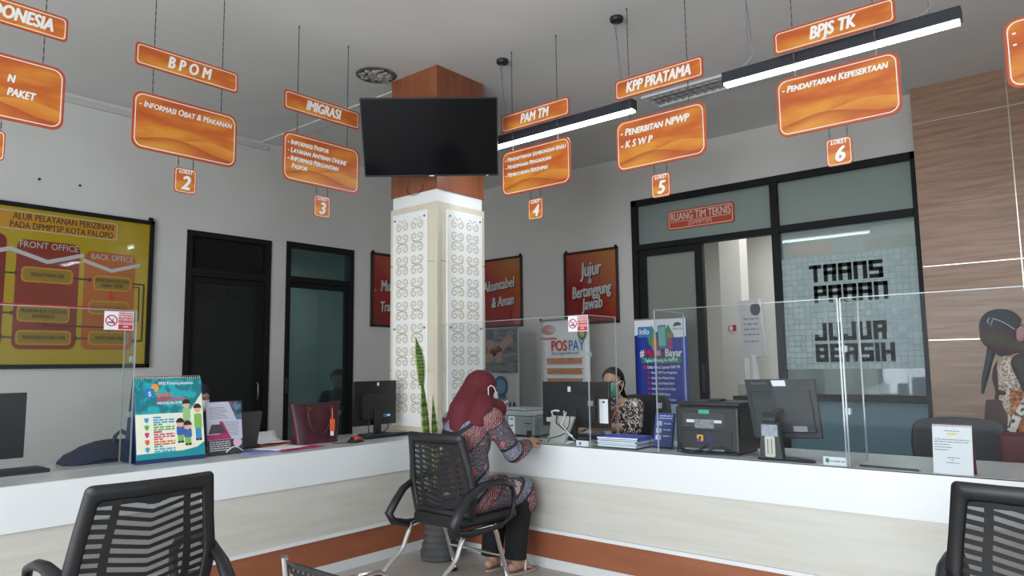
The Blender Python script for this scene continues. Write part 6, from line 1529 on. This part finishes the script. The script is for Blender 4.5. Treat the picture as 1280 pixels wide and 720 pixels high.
def spotted(name, ground, mark, mark2, scale, th=0.12):
    m = mat(name, ground, 0.75); N, L, b = nodes(m); tc = N.new('ShaderNodeTexCoord')
    wv = N.new('ShaderNodeTexWave'); wv.inputs['Scale'].default_value = scale * .35; wv.inputs['Distortion'].default_value = 9; wv.inputs['Detail'].default_value = 1; wv.inputs['Detail Scale'].default_value = 2.5; L.new(tc.outputs['Object'], wv.inputs['Vector'])
    vo = N.new('ShaderNodeTexVoronoi'); vo.inputs['Scale'].default_value = scale * .5; L.new(tc.outputs['Object'], vo.inputs['Vector'])
    r = ramp(N, [(0.0, ground), (0.62, ground), (0.68, mark), (0.9, mark)]); r2 = ramp(N, [(0.0, (1, 1, 1)), (0.36, (0, 0, 0))], 'CONSTANT')
    L.new(wv.outputs['Fac'], r.inputs[0]); L.new(vo.outputs['Distance'], r2.inputs[0])
    nz = N.new('ShaderNodeTexNoise'); nz.inputs['Scale'].default_value = 8; L.new(tc.outputs['Object'], nz.inputs['Vector'])
    r3 = ramp(N, [(0.0, ground), (0.5, ground), (0.56, mark2)]); L.new(nz.outputs['Fac'], r3.inputs[0])
    x = N.new('ShaderNodeMix'); x.data_type = 'RGBA'; L.new(r2.outputs[0], x.inputs[0]); L.new(r.outputs[0], x.inputs[6]); L.new(r3.outputs[0], x.inputs[7]); L.new(x.outputs[2], b.inputs['Base Color'])
    return m

# ---------------------------------------------------------------- the visitor in the red hijab
YV = 2.985; V = Vector
base = V((3.10, YV, 0)); t = thing('person', 'person in a dark red hijab and batik tunic sitting at the right counter, back turned', 'person', base)
hc = onY(603, 488, YV); HF = V((0.86, -0.50, -0.20))
shR = onY(616, 523, 2.825); elR = onY(642, 566, 2.775); wrR = onX(660, 556, 3.555); hdR = onX(672, 546, 3.645) - wrR
J = dict(fwd=V((1, 0, 0)), pelvis=V((3.08, YV, 0.525)), chest=V((3.12, YV, 0.83)), neck=V((3.185, YV, 0.985)), head=hc,
         shR=shR, elR=elR, wrR=wrR, hdR=hdR, pnR=V((0.2, 0.55, -1)), sdR=-1, curlR=0.75,
         shL=V((3.17, YV + 0.165, 0.93)), elL=V((3.40, YV + 0.24, 0.82)), wrL=onY(617, 519, YV + 0.04), hdL=V((0.10, -0.12, 0.95)), pnL=V((-1, 0, -.3)), sdL=1, curlL=0.7,
         hipR=V((3.10, YV - 0.085, 0.50)), kneeR=V((3.515, YV - 0.09, 0.505)), ankR=V((3.465, YV - 0.085, 0.085)), toeR=V((3.60, YV - 0.095, 0.024)),
         hipL=V((3.10, YV + 0.085, 0.50)), kneeL=V((3.515, YV + 0.085, 0.505)), ankL=V((3.44, YV + 0.085, 0.085)), toeL=V((3.57, YV + 0.095, 0.024)))
mb = MB(); body_prims(mb, J, 0.93); P_, R_ = head_prims(mb, hc, HF, 0.93)
organic(mb, 0.0045, 3).build('body', SKIN, t, off=base, fix=False)
face_parts(t, P_, R_, base, 0.93)
# tunic
mb = MB()
mb.ell(J['pelvis'] + V((0.02, 0, 0.02)), (0.155, 0.185, 0.125)); mb.ell(V((3.10, YV, 0.68)), (0.130, 0.168, 0.18)); mb.ell(V((3.115, YV, 0.83)), (0.125, 0.175, 0.16)); mb.cap(V((3.13, YV, 0.9)), V((3.185, YV, 0.98)), 0.09, 0.06)
for k, s_ in (('R', -1), ('L', 1)):
    sh, el, wr = V(J['sh' + k]), V(J['el' + k]), V(J['wr' + k])
    mb.cap(V((3.15, YV, 0.93)), sh, 0.075, 0.066); mb.cap(sh, el, 0.066, 0.062); mb.cap(el, el.lerp(wr, .55), 0.062, 0.054); mb.cap(el.lerp(wr, .55), el.lerp(wr, .9 if s_ < 0 else .7), 0.054, 0.040)
    hp, kn = V(J['hip' + k]), V(J['knee' + k])
    mb.cap(hp, kn + V((0.0, 0, -0.012)), 0.100, 0.082); mb.cap(kn + V((0.01, 0, -0.01)), kn + V((0.022, s_ * 0.008, -0.10)), 0.080, 0.078)
mb.cap(V((3.25, YV, 0.47)), V((3.50, YV, 0.45)), 0.09, 0.07)
tu = organic(mb, 0.008, 10).build('batik_tunic', BATIK, t, off=base, fix=False)
# trousers
mb = MB()
for k, s_ in (('R', -1), ('L', 1)):
    kn, an = V(J['knee' + k]), V(J['ank' + k])
    mb.tube([kn + V((-0.01, 0, -0.06)), kn + V((-0.025, 0, -0.16)), kn.lerp(an, .6) + V((-0.012, 0, 0)), an + V((-0.005, 0, 0.04)), an + V((-0.008, 0, 0.005))], [0.074, 0.076, 0.072, 0.068, 0.070], 18)
organic(mb, 0.007, 4).build('trousers', mat('black_trousers', (0.006, 0.006, 0.007), 0.85), t, off=base, fix=False)
# hijab
mb = MB()
f, l, u = frame3(HF); RH = Matrix((f, l, u)).transposed(); H_ = lambda a, b, d: hc + f * a + l * b + u * d
mb.ell(H_(-0.018, 0, 0.016), (0.106, 0.094, 0.106), RH)
mb.ell(H_(-0.008, 0, -0.055), (0.090, 0.088, 0.10), RH)
mb.cap(H_(-0.04, 0, -0.02), onY(583, 514, YV), 0.095, 0.105); mb.cap(onY(583, 514, YV), onY(577, 536, YV), 0.105, 0.080)
for s_ in (-1, 1):
    mb.cap(H_(-0.03, s_ * 0.02, -0.06), onY(588, 514, YV) + V((0.02, s_ * 0.085, 0)), 0.085, 0.085); mb.cap(onY(588, 514, YV) + V((0.02, s_ * 0.085, 0)), onY(580, 537, YV) + V((0, s_ * 0.075, 0)), 0.085, 0.066)
    mb.cap(H_(-0.0, s_ * 0.03, -0.085), onY(607, 511, YV) + V((-0.05 if s_ > 0 else 0, s_ * 0.09, 0.0)), 0.064, 0.050 if s_ > 0 else 0.060)
mb.cap(H_(0.0, 0, -0.09), onY(606, 512, YV), 0.072, 0.062)
hj = organic(mb, 0.007, 8)
# the cloth's loose folds, then the opening around the face
for i, p in enumerate(hj.v):
    if p.z < hc.z - 0.02:
        a = math.atan2(p.y - YV, p.x - (hc.x - 0.08)); k = min(1, (hc.z - 0.02 - p.z) / 0.18); p2 = p - V((hc.x - 0.08, YV, p.z)); hj.v[i] = p + p2.normalized() * (0.004 * math.sin(a * 6 + p.z * 7) + 0.002 * math.sin(a * 11 - p.z * 12)) * k
keep = []
for q in hj.f:
    c = sum((hj.v[k] for k in q), V((0, 0, 0))) / len(q); d = c - hc; a, b_, z = d.dot(f), d.dot(l), d.dot(u)
    if not (a > 0.055 and (b_ / 0.066) ** 2 + ((z + 0.03) / 0.085) ** 2 < 1): keep.append(q)
hj.f = keep; hj.m = [0] * len(keep); hj.s = [True] * len(keep)
HIJ = mottled('wine_cloth', (0.088, 0.005, 0.012), (0.108, 0.007, 0.015), nscale=5, rough=0.8)
ho = hj.build('hijab', HIJ, t, off=base, fix=False, solid=0.004)
MB().ell(onY(589.5, 460.5, YV - 0.03) - base, 0.004).build('pin', CHROME, ho)
MASKW = mat('white_mask', (0.72, 0.72, 0.73), 0.7)
def mask(t, P_, f_, l_, u_, m_, off, s=1.0, strap=True):
    rows = []
    for i in range(9):
        v = i / 8; z = 0.004 - 0.105 * v; row = []
        for j in range(13):
            w_ = -1 + j / 6; a = 0.108 - 0.055 * abs(w_) ** 2.2 - 0.030 * max(0, v - .5) * 2 - 0.020 * (1 - v) * (1 - abs(w_)) * .3 + 0.006 * math.sin(v * PI)
            row.append(P_(a, 0.066 * w_ * (1 - 0.18 * v), z) - off)
        rows.append(row)
    o = MB().grid(rows).build('face_mask', m_, t, solid=0.002)
    if strap:
        for sg in (-1, 1):
            MB().tube([P_(0.052, sg * 0.068, 0.0) - off, P_(0.02, sg * 0.083, 0.018) - off, P_(-0.012, sg * 0.087, 0.012) - off, P_(-0.015, sg * 0.086, -0.02) - off, P_(0.02, sg * 0.079, -0.06) - off, P_(0.048, sg * 0.060, -0.09) - off], 0.0022, 6).build('ear_loop', PAPER, o)
    return o
mask(t, P_, f, l, u, MASKW, base, 0.93, False)
mb = MB().tube([H_(0.060, -0.094, 0.000) - base, H_(0.035, -0.1065, 0.028) - base, H_(0.012, -0.110, 0.036) - base, H_(-0.002, -0.110, 0.02) - base, H_(0.008, -0.107, -0.02) - base, H_(0.032, -0.102, -0.055) - base, H_(0.058, -0.090, -0.068) - base, H_(0.075, -0.068, -0.06) - base], 0.0026, 6).build('mask_loop', PAPER, t)
# sandals
for k, s_ in (('R', -1), ('L', 1)):
    an, to = V(J['ank' + k]), V(J['toe' + k]); d = (to - an); d.z = 0; ln = d.length; d.normalize(); n_ = V((-d.y, d.x, 0))
    pts = []
    for i in range(24):
        a = 2 * PI * i / 24; L_ = 0.125; c = an + d * (ln * .5 - 0.01); w_ = 0.042 * (1 + 0.18 * math.cos(a)); p = c + d * L_ * math.cos(a) + n_ * w_ * math.sin(a); pts.append((p.x - base.x, p.y - base.y))
    so = MB().slab(pts, 0.001, 0.013).build('sandal', mat('cream_sandal', (0.42, 0.33, 0.28), 0.6), t, bevel=0.003)
    z = 0.062
    MB().tube([an + d * .03 + n_ * .046 + V((0, 0, -0.06)) - base, an + d * .055 + n_ * .030 + V((0, 0, -0.012)) - base, an + d * .085 + V((0, 0, -0.012)) - base, to - d * 0.045 + V((0, 0, 0.014)) - base], 0.0055, 8, flat=(1, .6)).build('strap', MASKW, so)
    MB().tube([an + d * .03 - n_ * .046 + V((0, 0, -0.06)) - base, an + d * .055 - n_ * .030 + V((0, 0, -0.012)) - base, an + d * .085 + V((0, 0, -0.012)) - base], 0.0055, 8, flat=(1, .6)).build('strap', MASKW, so)
tp = thing('pen', 'short white pen held near the chin of the person in the red hijab', 'pen', (0, 0, 0))
pp = onX(627, 505, 3.47); tp.location = pp
MB().tube([(-0.045, 0.02, -0.02), (0.04, -0.02, 0.018)], 0.0042, 8).build('barrel', PAPER, tp); MB().ell((0.042, -0.021, 0.019), 0.0045).build('cap', DARKGREY, tp)
tp2 = thing('mobile_phone', 'dark phone lying on the right counter beside the visitor\'s hand', 'phone', (3.79, 3.03, TOP + 0.001), 0.3)
MB().slab(rrect(-0.035, 0.035, -0.07, 0.07, 0.01), 0, 0.008).build('phone_body', SATIN, tp2, bevel=0.002); MB().slab(rrect(-0.032, 0.032, -0.066, 0.066, 0.008), 0.008, 0.0086).build('screen', mat('glossy_screen', (0.006, 0.006, 0.007), 0.13), tp2)

# ---------------------------------------------------------------- the clerk in the green mask
hc = onX(766.0, 478.5, 4.70); base = V((4.80, hc.y - 0.03, 0))
t = thing('person', 'person with tied-back black hair and a green face mask sitting behind the large monitor', 'person', base)
HF = V((-0.985, -0.06, -0.13))
cy = hc.y - 0.02; fw = V((-0.99, 0.10, 0)).normalized(); lf = V((-fw.y, fw.x, 0))
def B(a, b_, z): return V((4.80, cy, z)) + fw * a + lf * b_
J = dict(fwd=fw, pelvis=B(0.02, 0, 0.585), chest=B(0.06, 0, 0.855), neck=B(0.085, 0, 1.005), head=hc,
         shR=B(0.06, -0.165, 0.945), elR=B(0.22, -0.235, 0.80), wrR=onX(700, 540, 4.17) + V((0, 0, 0.0)), hdR=V((-0.95, 0.18, -0.12)), pnR=V((0, 0, -1)), sdR=1, curlR=0.35,
         shL=B(0.06, 0.165, 0.945), elL=B(0.16, 0.225, 0.80), wrL=B(0.42, 0.06, 0.815), hdL=V((-0.7, 0.6, -0.05)), pnL=V((0, 0, -1)), sdL=-1, curlL=0.3,
         hipR=B(0.05, -0.09, 0.52), kneeR=B(0.36, -0.10, 0.52), ankR=B(0.30, -0.10, 0.09), toeR=B(0.44, -0.1, 0.024), hipL=B(0.05, 0.09, 0.52), kneeL=B(0.36, 0.10, 0.52), ankL=B(0.30, 0.10, 0.09), toeL=B(0.44, 0.10, 0.024))
# her right hand (image left) lies on the mouse, the left forearm on the counter edge
J['shR'], J['shL'] = B(0.06, -0.165, 0.945), B(0.06, 0.165, 0.945)
mb = MB(); body_prims(mb, J, 0.95); P_, R_ = head_prims(mb, hc, HF, 0.96)
organic(mb, 0.0045, 3).build('body', SKIN, t, off=base, fix=False)
face_parts(t, P_, R_, base, 0.96)
f, l, u = frame3(HF); RH = Matrix((f, l, u)).transposed(); H_ = lambda a, b, d: hc + f * a + l * b + u * d
mb = MB(); mb.ell(H_(-0.012, 0, 0.028), (0.098, 0.081, 0.092), RH); mb.ell(H_(-0.055, 0, -0.01), (0.06, 0.07, 0.075), RH); mb.ell(H_(-0.098, 0, -0.01), (0.028, 0.032, 0.032), RH)
for i in range(4): mb.cap(H_(-0.095 - 0.002 * i, 0.014 * i, -0.02 - 0.045 * i), H_(-0.097 - 0.002 * i, 0.014 * i + .012, -0.065 - 0.045 * i), 0.026 - .003 * i, 0.022 - .003 * i)
hr = organic(mb, 0.006, 5)
keep = []
for q in hr.f:
    c = sum((hr.v[k] for k in q), V((0, 0, 0))) / len(q); d = c - hc; a, b_, z = d.dot(f), d.dot(l), d.dot(u)
    hl = 0.068 - 0.9 * b_ * b_ / 0.08
    if a > 0.0 and z < 0.090 - 7.5 * b_ * b_ and a > 0.012: continue
    keep.append(q)
hr.f = keep; hr.m = [0] * len(keep); hr.s = [True] * len(keep)
HAIR = mottled('black_hair', (0.006, 0.005, 0.005), (0.010, 0.008, 0.007), (8, 8, 1), 20, 0.6, spec=0.2)
hr.build('hair', HAIR, t, off=base, fix=False, solid=0.005)
mask(t, P_, f, l, u, mat('green_mask', (0.10, 0.42, 0.33), 0.7), base, 0.96)
BAT2 = spotted('brown_batik_shirt', (0.035, 0.016, 0.013), (0.62, 0.60, 0.58), (0.085, 0.028, 0.018), 44)
mb = MB()
mb.ell(B(0.03, 0, 0.60), (0.13, 0.165, 0.13)); mb.ell(B(0.045, 0, 0.74), (0.118, 0.155, 0.17)); mb.ell(B(0.055, 0, 0.87), (0.112, 0.165, 0.135)); mb.cap(B(0.06, 0, 0.92), B(0.08, 0, 0.985), 0.085, 0.062)
for k in 'RL':
    sh, el, wr = V(J['sh' + k]), V(J['el' + k]), V(J['wr' + k])
    mb.cap(B(0.06, 0, 0.94), sh, 0.066, 0.062); mb.cap(sh, el, 0.064, 0.058); mb.cap(el, el.lerp(wr, .22), 0.057, 0.052)
organic(mb, 0.008, 8).build('batik_shirt', BAT2, t, off=base, fix=False)
lp_ = [H_(0.0, 0.06, -0.115), B(0.115, 0.07, 0.97), B(0.165, 0.05, 0.90), B(0.178, 0.0, 0.78), B(0.165, -0.05, 0.90), B(0.115, -0.07, 0.97)]
MB().tube([p - base for p in lp_[1:]], 0.012, 8, flat=(1, .3)).build('lanyard', mat('orange_lanyard', srgb(235, 120, 60), 0.6), t)
MB().prism(rrect(-0.03, 0.03, 0.70, 0.78, 0.005), -0.002, 0.002).build('badge', PAPER, t, loc=B(0.185, 0.0, 0) - base, rz=math.atan2(fw.y, fw.x) + PI / 2)

# ---------------------------------------------------------------- the woman in the orange vest at the right edge
hc = onX(1257, 410, 5.58); base = V((5.52, hc.y - 0.02, 0))
t = thing('person', 'person in a dark banded headscarf and orange batik vest, cut off by the right edge', 'person', base)
HF = V((0.25, -0.95, -0.10)); f, l, u = frame3(HF); RH = Matrix((f, l, u)).transposed(); H_ = lambda a, b, d: hc + f * a + l * b + u * d
bx, by = 5.61, hc.y - 0.035
fw = V((0.1, -1, 0)).normalized(); lf = V((-fw.y, fw.x, 0))
def B(a, b_, z): return V((bx, by, z)) + fw * a + lf * b_
J = dict(fwd=fw, pelvis=B(-0.02, 0, 0.80), chest=B(0.0, 0, 1.13), neck=B(0.0, 0, 1.30), head=hc, shR=B(0.035, -0.175, 1.235), elR=B(0.10, -0.22, 1.00), wrR=B(0.30, -0.14, 0.95), hdR=V((0.1, -1, 0)), pnR=V((0, 0, -1)), sdR=1,
         shL=B(0.0, 0.165, 1.245), elL=B(0.10, 0.21, 1.00), wrL=B(0.30, 0.14, 0.95), hdL=V((0.1, -1, 0)), pnL=V((0, 0, -1)), sdL=-1,
         hipR=B(0, -0.085, 0.76), kneeR=B(0.03, -0.085, 0.42), ankR=B(0, -0.085, 0.085), toeR=B(0.14, -0.09, 0.024), hipL=B(0, 0.085, 0.76), kneeL=B(0.03, 0.085, 0.42), ankL=B(0, 0.085, 0.085), toeL=B(0.14, 0.09, 0.024))
mb = MB(); body_prims(mb, J, 0.95); P_, R_ = head_prims(mb, hc, HF, 0.96)
organic(mb, 0.006, 3).build('body', SKIN, t, off=base, fix=False)
face_parts(t, P_, R_, base, 0.96)
MAROON = mat('maroon_dress', (0.055, 0.020, 0.020), 0.85); DKSL = mottled('dark_sleeve', (0.014, 0.011, 0.011), (0.022, 0.017, 0.016), nscale=30, rough=0.85)
mb = MB(); mb.ell(B(-0.02, 0, 1.02), (0.160, 0.105, 0.26)); mb.tube([B(-0.03, 0, 1.0), B(-0.03, 0, 0.75), B(-0.02, 0, 0.4), B(0, 0, 0.12)], [0.15, 0.18, 0.21, 0.235], 20)
mb.ell(B(0.0, 0, 1.14), (0.165, 0.10, 0.15)); mb.cap(B(0, 0, 1.2), B(0, 0, 1.29), 0.09, 0.065)
organic(mb, 0.01, 6).build('maroon_dress', MAROON, t, off=base, fix=False)
mb = MB()
for k in 'RL':
    sh, el, wr = V(J['sh' + k]), V(J['el' + k]), V(J['wr' + k]); mb.cap(sh, el, 0.066, 0.056); mb.cap(el, wr, 0.055, 0.042)
organic(mb, 0.008, 5).build('dark_sleeves', DKSL, t, off=base, fix=False)
mb = MB(); mb.ell(B(0.0, 0, 1.14), (0.190, 0.135, 0.17)); mb.ell(B(0.01, 0, 0.97), (0.188, 0.145, 0.20)); mb.ell(B(0.01, 0, 0.86), (0.188, 0.155, 0.14))
vs_ = organic(mb, 0.008, 6)
CRB = mottled('cream_lace_trim', (0.55, 0.48, 0.40), (0.25, 0.16, 0.11), nscale=70, rough=0.8, lo=.45, hi=.55); OBT = spotted('orange_batik', (0.42, 0.12, 0.02), (0.09, 0.03, 0.012), (0.55, 0.24, 0.06), 50)
def vest(c):
    d = c - V((bx, by, 0)); a = d.dot(fw); b_ = d.dot(lf)
    back = a + 0.02
    edge = -0.075 - 0.02 * (1.2 - c.z)
    if a < edge - 0.025: return 2
    if a < edge + 0.030: return 1
    ring = math.hypot(a - 0.0, (c.z - 1.20) * .8) if abs(b_) > 0.1 else 1
    if ring < 0.105: return 1
    if a > 0.02 + (c.z - 0.8) * 0.35 and a < 0.085 + (c.z - 0.8) * 0.35 and c.z < 1.0: return 1
    return 0
paint(vs_, vest); vs_.build('orange_vest', [OBT, CRB, MAROON], t, off=base, fix=False)
# long headscarf with dark bands
mb = MB(); mb.ell(H_(-0.025, 0, 0.018), (0.118, 0.098, 0.104), RH); mb.ell(H_(-0.03, 0, -0.055), (0.11, 0.092, 0.095), RH); mb.ell(H_(-0.075, 0, 0.0), (0.07, 0.08, 0.085), RH)
mb.cap(H_(-0.02, 0, -0.09), B(0.0, 0, 1.33), 0.082, 0.085)
hs = organic(mb, 0.007, 6)
keep = []
for q in hs.f:
    c = sum((hs.v[k] for k in q), V((0, 0, 0))) / len(q); d = c - hc; a, b_, z = d.dot(f), d.dot(l), d.dot(u)
    if not (a > 0.045 and (b_ / 0.072) ** 2 + ((z + 0.025) / 0.085) ** 2 < 1): keep.append(q)
hs.f = keep; hs.m = [0] * len(keep); hs.s = [True] * len(keep)
def bandc(c):
    z = (c - hc).dot(u) + 0.12 * (c - hc).dot(f)
    return 1 if -0.062 < z < -0.022 else (2 if -0.125 < z <= -0.062 else (1 if -0.16 < z <= -0.125 else 0))
paint(hs, bandc)
SCARF = [mottled('charcoal_scarf', (0.014, 0.016, 0.020), (0.022, 0.024, 0.028), nscale=9, rough=0.8), mat('maroon_band', (0.050, 0.012, 0.020), 0.8), mat('olive_band', (0.042, 0.038, 0.014), 0.8)]
hso = hs.build('headscarf', SCARF, t, off=base, fix=False, solid=0.004)
tl_ = [onX(1241, 430, 5.58), onX(1236, 452, 5.58), onX(1231, 474, 5.58), onX(1228, 492, 5.58)]
MB().tube([p - base for p in tl_], [0.045, 0.035, 0.030, 0.014], 12, flat=(.6, 1)).build('scarf_tail', SCARF[0], hso)
MB().tube([H_(-0.10, -0.075, 0.055) - base, H_(-0.115, -0.085, 0.03) - base, H_(-0.095, -0.098, 0.008) - base, H_(-0.085, -0.095, 0.05) - base], 0.0025, 6).build('clip', mat('grey_clip', (0.35, 0.36, 0.37), 0.4), hso)
MB().tube([H_(-0.085, -0.108, 0.052) - base, H_(-0.03, -0.116, 0.03) - base, H_(0.03, -0.108, -0.01) - base], 0.0028, 6).build('spectacle_arm', mat('grey_clip', (0.35, 0.36, 0.37), 0.4), t)
mask(t, P_, f, l, u, mat('pink_mask', (0.45, 0.22, 0.24), 0.7), base, 0.96, False)
# white patterned shoulder strap across the body
MB().tube([p - base for p in (onX(1253, 572, 5.41), onX(1261, 548, 5.40), onX(1271, 522, 5.40), onX(1286, 498, 5.42))], 0.024, 10, flat=(1, .25)).build('patterned_sash', mottled('sash_print', (0.55, 0.50, 0.44), (0.05, 0.04, 0.04), nscale=26, rough=0.8, lo=.52, hi=.58), t)
tb = thing('handbag', 'dark red woven bag standing behind the right counter below the orange vest', 'handbag', onX(1292, 566, 4.80) * 1.0)
tb.location.z = 0.0
MB().box(-0.12, 0.12, -0.14, 0.14, 0.60, 0.86).build('bag_body', mottled('red_woven', (0.075, 0.008, 0.014), (0.11, 0.02, 0.03), nscale=60, rough=0.6), tb, bevel=0.02)
MB().box(-0.14, 0.14, -0.16, 0.16, 0.0, 0.59).build('stool', DARKGREY, tb)

# ---------------------------------------------------------------- the person in the blue hijab behind the teal calendar
def seated_far(label, hc, HF, body_m, veil_m, mask_m=None, hair=False, voxel=0.007, floor_z=0.0):
    base = V((hc.x, hc.y, 0)); t = thing('person', label, 'person', base)
    f2 = V((HF.x, HF.y, 0)).normalized(); l2 = V((-f2.y, f2.x, 0)); top = hc.z
    B = lambda a, b_, z: V((hc.x, hc.y, z)) - f2 * 0.09 + f2 * a + l2 * b_
    J = dict(fwd=f2, pelvis=B(0, 0, top - 0.60), chest=B(0.03, 0, top - 0.30), neck=B(0.05, 0, top - 0.15), head=hc)
    for k, s_ in (('R', -1), ('L', 1)):
        J.update({'sh' + k: B(0.03, s_ * .165, top - .21), 'el' + k: B(0.12, s_ * .22, top - .42), 'wr' + k: B(0.33, s_ * .10, top - .40), 'hd' + k: f2, 'pn' + k: V((0, 0, -1)), 'sd' + k: -s_,
                  'hip' + k: B(0.02, s_ * .09, top - .62), 'knee' + k: B(0.38, s_ * .1, top - .62), 'ank' + k: B(0.36, s_ * .1, 0.09), 'toe' + k: B(0.49, s_ * .1, 0.024)})
    mb = MB(); body_prims(mb, J, 0.94); P_, R_ = head_prims(mb, hc, HF, 0.95); organic(mb, voxel, 3).build('body', SKIN, t, off=base, fix=False)
    face_parts(t, P_, R_, base, 0.95)
    mb = MB(); mb.ell(J['pelvis'], (0.16, 0.17, 0.13)); mb.ell(B(0.02, 0, top - .42), (0.13, 0.155, 0.2)); mb.ell(J['chest'], (0.12, 0.165, 0.15)); mb.cap(J['chest'], J['neck'], 0.09, 0.06)
    for k in 'RL':
        sh, el, wr = J['sh' + k], J['el' + k], J['wr' + k]; mb.cap(J['neck'] - V((0, 0, .05)), sh, .065, .062); mb.cap(sh, el, .064, .055); mb.cap(el, el.lerp(wr, .9), .054, .038); mb.cap(J['hip' + k], J['knee' + k], .10, .075); mb.cap(J['knee' + k], J['ank' + k] + V((0, 0, .03)), .072, .055)
    organic(mb, 0.010, 6).build('clothes', body_m, t, off=base, fix=False)
    f, l, u = frame3(HF); RH = Matrix((f, l, u)).transposed(); H_ = lambda a, b, d: hc + f * a + l * b + u * d
    mb = MB(); mb.ell(H_(-0.016, 0, 0.02), (0.104, 0.090, 0.10), RH)
    if not hair:
        mb.ell(H_(-0.01, 0, -0.05), (0.088, 0.086, 0.095), RH); mb.cap(H_(-0.03, 0, -0.06), B(0.03, 0, top - .24), .085, .12); mb.cap(H_(0, 0, -.1), B(0.09, 0, top - .26), .06, .09)
    hs = organic(mb, 0.008, 5); keep = []
    for q in hs.f:
        c = sum((hs.v[k] for k in q), V((0, 0, 0))) / len(q); d = c - hc; a, b_, z = d.dot(f), d.dot(l), d.dot(u)
        if hair: cut = a > 0.015 and z < 0.05
        else: cut = a > 0.045 and (b_ / 0.066) ** 2 + ((z + 0.025) / 0.085) ** 2 < 1
        if not cut: keep.append(q)
    hs.f = keep; hs.m = [0] * len(keep); hs.s = [True] * len(keep)
    hs.build('hair' if hair else 'hijab', veil_m, t, off=base, fix=False, solid=0.004)
    if mask_m: mask(t, P_, f, l, u, mask_m, base, 0.95, False)
    return t
seated_far('person in a dark blue hijab and white mask half hidden behind the teal desk calendar', onY(246.5, 497, 5.28), V((0.35, -0.9, -0.25)), mat('dark_blue_clothes', (0.02, 0.024, 0.04), 0.85), mottled('navy_hijab', (0.012, 0.016, 0.05), (0.018, 0.022, 0.065), nscale=8, rough=0.85), MASKW)
seated_far('person in dark clothes sitting in the dim room behind the teal glass door', onY(422, 473, 7.42), V((-0.75, -0.6, -0.1)), mat('dim_dark_clothes', (0.010, 0.009, 0.010), 0.9), HAIR, None, True)
tch = thing('stool', 'dark stool under the person in the dim room', 'stool', (onY(422, 473, 7.42).x + 0.05, 7.49, 0))
MB().prism(rrect(-0.18, 0.18, 0.38, 0.42, 0.02), -0.18, 0.18).build('seat', DARKGREY, tch, bevel=0.01)
for a in (-1, 1):
    for b_ in (-1, 1): MB().cyl((a * .14, b_ * .14, 0), (a * .12, b_ * .12, 0.38), 0.014).build('leg', DARKGREY, tch)
